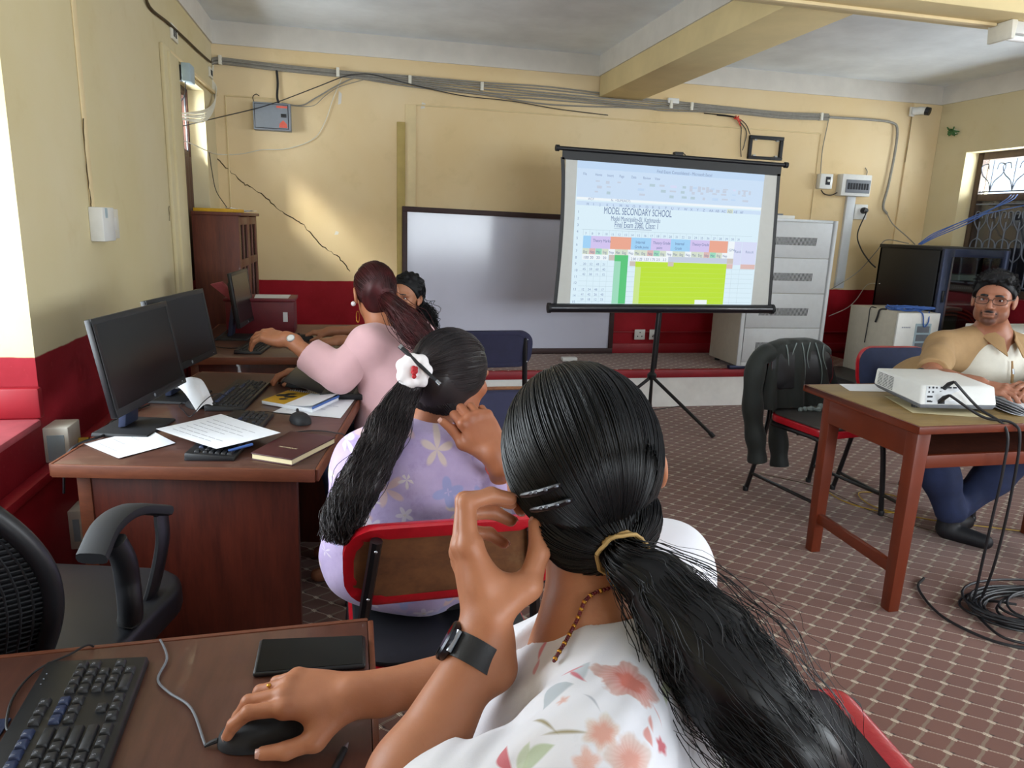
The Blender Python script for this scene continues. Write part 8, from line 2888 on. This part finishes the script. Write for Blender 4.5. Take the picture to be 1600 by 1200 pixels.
solid_obj('body', [s1, s2, sk], SKIN_G, W4, tips_paint([(pl(0, 0.088, -0.061), Rh, V3(0.02, 0.014, 0.010), 0.7), (pl(-0.031, 0.075, 0.004), Rh, V3(0.02, 0.02, 0.013), 0.45), (pl(0.031, 0.075, 0.004), Rh, V3(0.02, 0.02, 0.013), 0.45)]))
eyes(W4, hC, Rh, 0.96, (0.25, 1, 0))
brows(W4, hC, Rh, HAIR_BR, 0.96, 0.0032)
tp = Solid(0.009)
tp.ell(V3(0.33, 3.90, 0.74), (0.155, 0.11, 0.20), tor, 0.05)
tp.ell(pel + V3(0, 0, 0.05), (0.165, 0.13, 0.13), tor, 0.05)
tp.cap(C7 + V3(0.01, 0.02, -0.06), shL, 0.055, 0.055, 0.05).cap(C7 + V3(0.01, 0.02, -0.06), shR, 0.055, 0.055, 0.05)
tp.chain([shR, shR + (el_ - shR) * 0.6], [0.057, 0.052], 0.03).chain([shL, shL + (el2 - shL) * 0.6], [0.057, 0.052], 0.03)
tp.cap(C7 + V3(0, 0, 0.06), C7 + FV * 0.05 + V3(0, 0, -0.03), 0.05, 0.058, 0.01, True)
solid_obj('dark_top', tp, plain('dark_maroon_cotton', '3a1c22', 0.85, var=0.1), W4)
tr_ = Solid(0.012)
for sg in (-1, 1):
    hip = pel + RV * 0.09 * sg
    kn_ = V3(-0.03, 3.90, 0.50) + RV * 0.09 * sg
    tr_.chain([hip, kn_, kn_ + V3(0.03, 0, -0.36)], [0.082, 0.065, 0.05], 0.05)
tr_.ell(pel, (0.16, 0.13, 0.085), tor, 0.05)
solid_obj('trousers', tr_, plain('dark_trousers', '16161d', 0.85, var=0.15), W4)
rng = np.random.default_rng(14)
hR = V3(0.082, 0.098, 0.092)
hcc = hC + Rh @ V3(0, -0.020, 0.030)
cap_ = Solid(0.005)
cap_.ell(hcc, hR, Rh, 0.02)
for i in range(110):
    d = unit(rng.normal(size=3))
    if d[1] < 0.30 or d[2] > 0.66:
        cap_.ell(hcc + Rh @ (d * hR * 1.0), V3(1, 1, 1) * rng.uniform(0.008, 0.015), None, 0.008)
cap_.ell(hC + Rh @ V3(0, -0.06, -0.05), (0.055, 0.045, 0.045), Rh, 0.03)
cap_.cut(hC + Rh @ V3(0, 0.040, 0.040), Rh @ V3(0, 0.78, -0.62))
for i in range(26):
    a = rng.uniform(-1.5, 1.5)
    cap_.ell(hC + Rh @ V3(0.070 * math.sin(a), 0.070 + 0.012 * math.cos(a), 0.030 + 0.052 * math.cos(a)), V3(1, 1, 1) * rng.uniform(0.006, 0.011), None, 0.006)
tie4 = hC + Rh @ V3(0.03, -0.085, -0.03)
line4 = [tie4, V3(at(655, 487, d=3.78)), V3(at(664, 497, d=3.76)), V3(at(667, 512, d=3.74)), V3(at(664, 530, d=3.74))]
cw = tail_paths(line4, lambda x: 0.02 + 0.04 * math.sin(PI * min(1, x * 0.9 + 0.1)), 420, 26, rng, wave=0.012, wl=4, frizz=0.002, stray=0.1)
kp = lambda d: not (d[1] > 0.35 and d[2] < 0.72) and not (d[2] < -0.35 and d[1] > -0.2)
hs = scalp_paths(hcc, Rh, hR, tie4, 500, 14, rng, off=(0.0, 0.009), ucut=-0.7, keep=kp)
hair_obj('curly_hair', W4, HAIR_S, [cap_], [(hs, 0.0014), (cw, 0.0016)])

# ================================================================ THE MAN behind the red table
MN = thing('person', 'bespectacled man in a tan and white polo shirt at the red table', 'person', (2.95, 2.95, 0))
hC = V3(at(1553, 468, d=3.30))
dirc = unit(V3(0, 0, CAM_Z) - hC)
Rh = frame((dirc[0] * 1.0 - 0.10, dirc[1] + 0.06, -0.02), (0.10, 0.06, 1))
C7 = V3(at(1550, 515, d=3.42))
shR, shL = V3(at(1472, 540, d=3.38)), V3(at(1628, 556, d=3.46))
elR_, wrR_ = V3(at(1452, 592, d=3.12)), V3(at(1528, 600, d=2.97))
elL_, wrL_ = V3(at(1668, 612, d=3.20)), V3(at(1618, 606, d=2.98))
RV = unit(shR - shL)
FV = unit(np.cross((0, 0, 1), RV))
if FV @ dirc < 0:
    FV = -FV
tor = np.stack([RV, FV, V3(0, 0, 1)], 1)
pel = V3(2.91, 3.03, 0.58)
kM = 1.03


def pl(r, f, u, k=kM):
    return hC + Rh @ (V3(r, f, u) * k)


s1 = Solid(0.0035)
add_head(s1, hC, Rh, kM, C7 + V3(0, 0, -0.02), female=False, neck_r=0.056)
s1.cap(C7, C7 + V3(0, 0, -0.12), 0.065, 0.085, 0.05)
s1.cap(C7 + FV * 0.04 + V3(0, 0, -0.05), C7 + FV * 0.05 + V3(0, 0, -0.16), 0.05, 0.07, 0.05)
s1.cap(C7 + V3(0, 0, -0.04), shR, 0.055, 0.05, 0.05).cap(C7 + V3(0, 0, -0.04), shL, 0.055, 0.05, 0.05)
s2 = Solid(0.004)
s2.chain([shR, shR + (elR_ - shR) * 0.5, elR_, elR_ + (wrR_ - elR_) * 0.35, wrR_], [0.055, 0.052, 0.045, 0.046, 0.030], 0.02)
Dk = unit(wrR_ - elR_ + V3(0.05, 0.0, -0.03))
Nk = unit(V3(-0.1, -0.35, 0.93))
Nk = unit(Nk - Dk * (Nk @ Dk))
Sk = np.cross(Nk, Dk)
Sk = Sk if Sk @ FV < 0 else -Sk
add_hand(s2, wrR_, Dk, Nk, -Sk if (-Sk) @ V3(0, 1, 0) > 0 else Sk, [(0.3, 0.45, 0.3), (0.35, 0.45, 0.3), (0.4, 0.5, 0.3), (0.4, 0.5, 0.3)], thumb=((0.7, 0.6, -0.2), (0.9, 0.3, -0.2), (0.95, 0.1, -0.2)), k=1.06)
s2.chain([shL, shL + (elL_ - shL) * 0.5, elL_, elL_ + (wrL_ - elL_) * 0.35, wrL_], [0.055, 0.052, 0.045, 0.046, 0.030], 0.02)
Dk = unit(wrL_ - elL_)
Nk = unit(V3(0, -0.2, 0.95))
Nk = unit(Nk - Dk * (Nk @ Dk))
Sk = np.cross(Nk, Dk)
add_hand(s2, wrL_, Dk, Nk, Sk if Sk[1] > 0 else -Sk, [(0.3, 0.45, 0.3)] * 4, thumb=((0.7, 0.6, -0.2), (0.9, 0.3, -0.2), (0.95, 0.1, -0.2)), k=1.06)
sk = Solid(0.012)
knR, knL = V3(2.64, 2.68, 0.475), V3(3.13, 2.60, 0.475)
anR, anL = V3(2.80, 2.66, 0.15), V3(2.87, 2.72, 0.12)
for hip, kn_, an in ((pel + RV * 0.1, knR, anR), (pel - RV * 0.1, knL, anL)):
    sk.chain([hip, kn_, an], [0.07, 0.055, 0.04], 0.03)
solid_obj('body', [s1, s2, sk], SKIN_M, MN, tips_paint([(pl(0, 0.088, -0.061), Rh, V3(0.021, 0.014, 0.010), 0.45), (pl(0, 0.075, -0.090), Rh, V3(0.034, 0.035, 0.022), 0.78), (pl(-0.030, 0.08, -0.066), Rh, V3(0.009, 0.02, 0.022), 0.7), (pl(0.030, 0.08, -0.066), Rh, V3(0.009, 0.02, 0.022), 0.7), (pl(0, 0.098, -0.046), Rh, V3(0.026, 0.02, 0.009), 0.85),
                                                      (pl(-0.045, 0.04, -0.075), Rh, V3(0.03, 0.04, 0.034), 0.36), (pl(0.045, 0.04, -0.075), Rh, V3(0.03, 0.04, 0.034), 0.36), (pl(-0.031, 0.075, 0.004), Rh, V3(0.022, 0.02, 0.014), 0.35), (pl(0.031, 0.075, 0.004), Rh, V3(0.022, 0.02, 0.014), 0.35)]))
eyes(MN, hC, Rh, kM, (-0.05, 1, -0.03))
brows(MN, hC, Rh, HAIR_B, kM, 0.0052)
# moustache and chin beard, close-cropped
m = Solid(0.002)
for g in (-1, 1):
    m.cap(pl(g * 0.003, 0.0945, -0.0460), pl(g * 0.029, 0.080, -0.057), 0.0040, 0.0026, 0.003)
solid_obj('moustache', m, HAIR_B, MN)
# spectacles
G = MB()
for g in (-1, 1):
    pts = [pl(g * 0.034 + 0.0265 * math.copysign(abs(math.cos(a)) ** 0.7, math.cos(a)), 0.104 - 0.012 * abs(g * 0.034 + 0.024 * math.cos(a)) / 0.05, 0.001 + 0.016 * math.copysign(abs(math.sin(a)) ** 0.8, math.sin(a))) for a in np.linspace(0, 2 * PI, 25)]
    G.tube([tuple(p) for p in pts], 0.0013, 6, caps=False)
    G.tube([tuple(pl(g * 0.060, 0.091, 0.006)), tuple(pl(g * 0.078, 0.03, 0.008)), tuple(pl(g * 0.082, -0.01, 0.012))], 0.0016, 6)
G.tube([tuple(pl(-0.009, 0.1045, 0.004)), tuple(pl(0, 0.107, 0.0065)), tuple(pl(0.009, 0.1045, 0.004))], 0.0013, 6)
gl_ = G.build('spectacles', plain('dark_wire', '3a3330', 0.3, 0.7, var=0.1), MN)
for g in (-1, 1):
    pts = [tuple(pl(g * 0.034 + 0.0262 * math.copysign(abs(math.cos(a)) ** 0.7, math.cos(a)), 0.104 - 0.012 * abs(g * 0.034 + 0.024 * math.cos(a)) / 0.05, 0.001 + 0.0157 * math.copysign(abs(math.sin(a)) ** 0.8, math.sin(a)))) for a in np.linspace(0, 2 * PI, 24, endpoint=False)]
    MB().add(pts, [tuple(range(24))]).build('lens', glass('spectacle_lens', (0.97, 0.98, 0.98, 1), 0.09, 0.02), gl_)
# short hair
rng = np.random.default_rng(17)
hR = V3(0.083, 0.102, 0.090)
hcc = hC + Rh @ V3(0, -0.016, 0.032)
cap_ = Solid(0.004)
cap_.ell(hcc, hR, Rh, 0.02)
cap_.ell(hC + Rh @ V3(0.004, 0.010, 0.096), (0.068, 0.068, 0.034), Rh, 0.03)
for i in range(26):
    cap_.ell(hC + Rh @ V3(rng.uniform(-0.055, 0.055), rng.uniform(0.045, 0.074), 0.092 + rng.uniform(-0.010, 0.012)), V3(0.008, 0.018, 0.007) * rng.uniform(0.8, 1.3), Rh, 0.005)
for g in (-1, 1):
    cap_.ell(hC + Rh @ V3(g * 0.074, 0.018, 0.02), (0.009, 0.022, 0.034), Rh, 0.012)
cap_.cut(hC + Rh @ V3(0, 0.062, 0.060), Rh @ V3(0, 0.74, -0.67))
cap_.cap(hC + Rh @ V3(-0.2, -0.008, -0.035), hC + Rh @ V3(0.2, -0.008, -0.035), 0.036, None, 0.008, True)
cap_.disp = folds(0.0025, 31, 3.0)
hs = []
while len(hs) < 2600:
    d = unit(rng.normal(size=3))
    if d[2] < -0.25 or (d[1] > 0.35 and d[2] < 0.40) or (d[2] < 0.1 and d[1] > -0.15):
        continue
    p0 = hcc + Rh @ (d * hR)
    fr_ = max(0.0, d[1])
    dr_ = unit(Rh @ V3(0.5 * d[0] + 0.35 + 0.3 * rng.normal(), 0.35 - 0.7 * fr_ + 0.3 * rng.normal(), 0.25 + 0.55 * fr_ + 0.2 * rng.normal()))
    L_ = rng.uniform(0.012, 0.028) * (1.2 if d[2] > 0.5 else 0.6)
    tt_ = np.linspace(0, 1, 6)[:, None]
    hs.append(p0 + dr_ * L_ * tt_ + Rh @ d * (0.006 * np.sin(tt_ * PI)))
hair_obj('short_hair', MN, HAIR_S, [cap_], [(np.array(hs), 0.0010)])
# polo shirt: tan raglan shoulders and sleeves, white front
TAN = plain('tan_jersey', 'a08058', 0.85, var=0.06, bump=0.15, bscale=500)
WHT = plain('cream_white_jersey', 'dcd8cb', 0.85, var=0.04, bump=0.15, bscale=500)
chest = C7 + V3(0, 0, -0.20) + FV * 0.005
front = Solid(0.006)
front.ell(chest + V3(0, 0, 0.0) + FV * 0.01, (0.185, 0.125, 0.18), tor, 0.06)
front.ell(chest * 0.62 + pel * 0.38 + FV * 0.012, (0.185, 0.142, 0.17), tor, 0.06)
front.ell(pel + V3(0, 0, 0.09) + FV * 0.03, (0.17, 0.13, 0.14), tor, 0.06)
front.cap(C7 + V3(0, 0, 0.08), C7 + FV * 0.035 + V3(0, 0, -0.02), 0.058, 0.060, 0.01, True)
front.cap(C7 + FV * 0.11 + V3(0, 0, -0.05), C7 + FV * 0.15 + V3(0, 0, -0.14), 0.032, 0.008, 0.008, True)
front.disp = folds(0.004, 40)
fo = solid_obj('shirt_front', front, WHT, MN)
sl_ = Solid(0.006)
slvs = []
for k_, (sh, el) in enumerate(((shR, elR_), (shL, elL_))):
    sl_.cap(C7 + V3(0, 0, -0.040) - FV * 0.01, sh, 0.072, 0.064, 0.05)
    sl_.cap(sh, sh + (el - sh) * 0.35, 0.066, 0.062, 0.03)
    sl_.cap(sh - V3(0, 0, 0.05), C7 + (sh - C7) * 0.6 - FV * 0.01 - V3(0, 0, 0.10), 0.072, 0.075, 0.05)
    q_ = Solid(0.005)
    q_.chain([sh, sh + (el - sh) * 0.45, el + (el - sh) * 0.2], [0.066, 0.064, 0.070], 0.03)
    q_.cut(sh + (el - sh) * 0.80, el - sh)
    q_.disp = folds(0.003, 47 + k_)
    slvs.append(q_)
sl_.ell(chest - FV * 0.035, (0.185, 0.12, 0.20), tor, 0.05)
sl_.cap(C7 + V3(0, 0, 0.08), C7 + FV * 0.035 + V3(0, 0, -0.02), 0.059, 0.061, 0.01, True)
sl_.ell(C7 + FV * 0.19 + V3(0, 0, -0.27), (0.185, 0.17, 0.235), tor, 0.006, True)
sl_.disp = folds(0.004, 41)
sl_.ell(pel + V3(0, 0, 0.09) - FV * 0.03, (0.19, 0.15, 0.15), tor, 0.06)
sl_.chain([chest - FV * 0.05, pel + V3(0, 0, 0.10) - FV * 0.02], [0.12, 0.13], 0.05)
sl_.cap(chest + RV * 0.07 - FV * 0.04, pel + RV * 0.07 + V3(0, 0, 0.10), 0.10, 0.11, 0.05).cap(chest - RV * 0.07 - FV * 0.04, pel - RV * 0.07 + V3(0, 0, 0.10), 0.10, 0.11, 0.05)
solid_obj('raglan_sleeves', [sl_] + slvs, TAN, MN)
cl = MB()


def col_(u, v):
    a = -2.75 + 5.5 * u
    d_ = RV * math.sin(a) - FV * math.cos(a)
    op = max(0, abs(a) - 1.6) / 1.15
    base_ = C7 + V3(0, 0, 0.034 - 0.060 * op) + FV * 0.022 + d_ * (0.064 + 0.012 * op)
    return tuple(base_ + d_ * 0.034 * v + V3(0, 0, -0.002 - 0.045 * v - 0.03 * op * v) + FV * 0.022 * op * (1 + v))


cl.sheet(col_, 40, 4)
cl.build('collar', TAN, MN, solid=0.005)
zp = C7 + FV * 0.150 + V3(0, 0, -0.165)
MB().tube([tuple(zp + V3(0, 0, 0.04)), tuple(zp + FV * 0.016 + V3(0, 0, -0.02)), tuple(zp + FV * 0.022 + V3(0, 0, -0.06))], [0.004, 0.006, 0.006], 8).build('zip_placket', TAN, MN)
MB().tube([tuple(zp + FV * 0.014 + V3(0, 0, 0.005)), tuple(zp + FV * 0.022 + V3(0, 0, -0.018))], 0.0045, 8).build('zip_pull', M_['steel'], MN)
jn = Solid(0.009)
for hip, kn_, an in ((pel + RV * 0.1, knR, anR), (pel - RV * 0.1, knL, anL)):
    jn.chain([hip, kn_, kn_ + (an - kn_) * 0.5, an], [0.10, 0.085, 0.075, 0.07], 0.05)
jn.ell(pel, (0.19, 0.16, 0.095), tor, 0.05)
jn.disp = folds(0.005, 44)
solid_obj('jeans', jn, plain('navy_denim', '1c2748', 0.85, var=0.2, scale=14, bump=0.2, bscale=500), MN)
sh_ = Solid(0.006)
for an, dd in ((anR, V3(0.07, -0.10, 0)), (anL, V3(0.10, 0.02, 0))):
    sh_.cap(an + V3(0, 0, -0.02), (an[0], an[1], 0.06), 0.05, 0.045, 0.03)
    sh_.cap((an[0], an[1], 0.045), V3(an[0], an[1], 0.036) + dd * 1.3, 0.045, 0.035, 0.02)
sh_.cut((0, 0, 0.001), (0, 0, -1))
solid_obj('shoes', sh_, plain('black_shoe', '0d0e14', 0.6, var=0.1), MN)
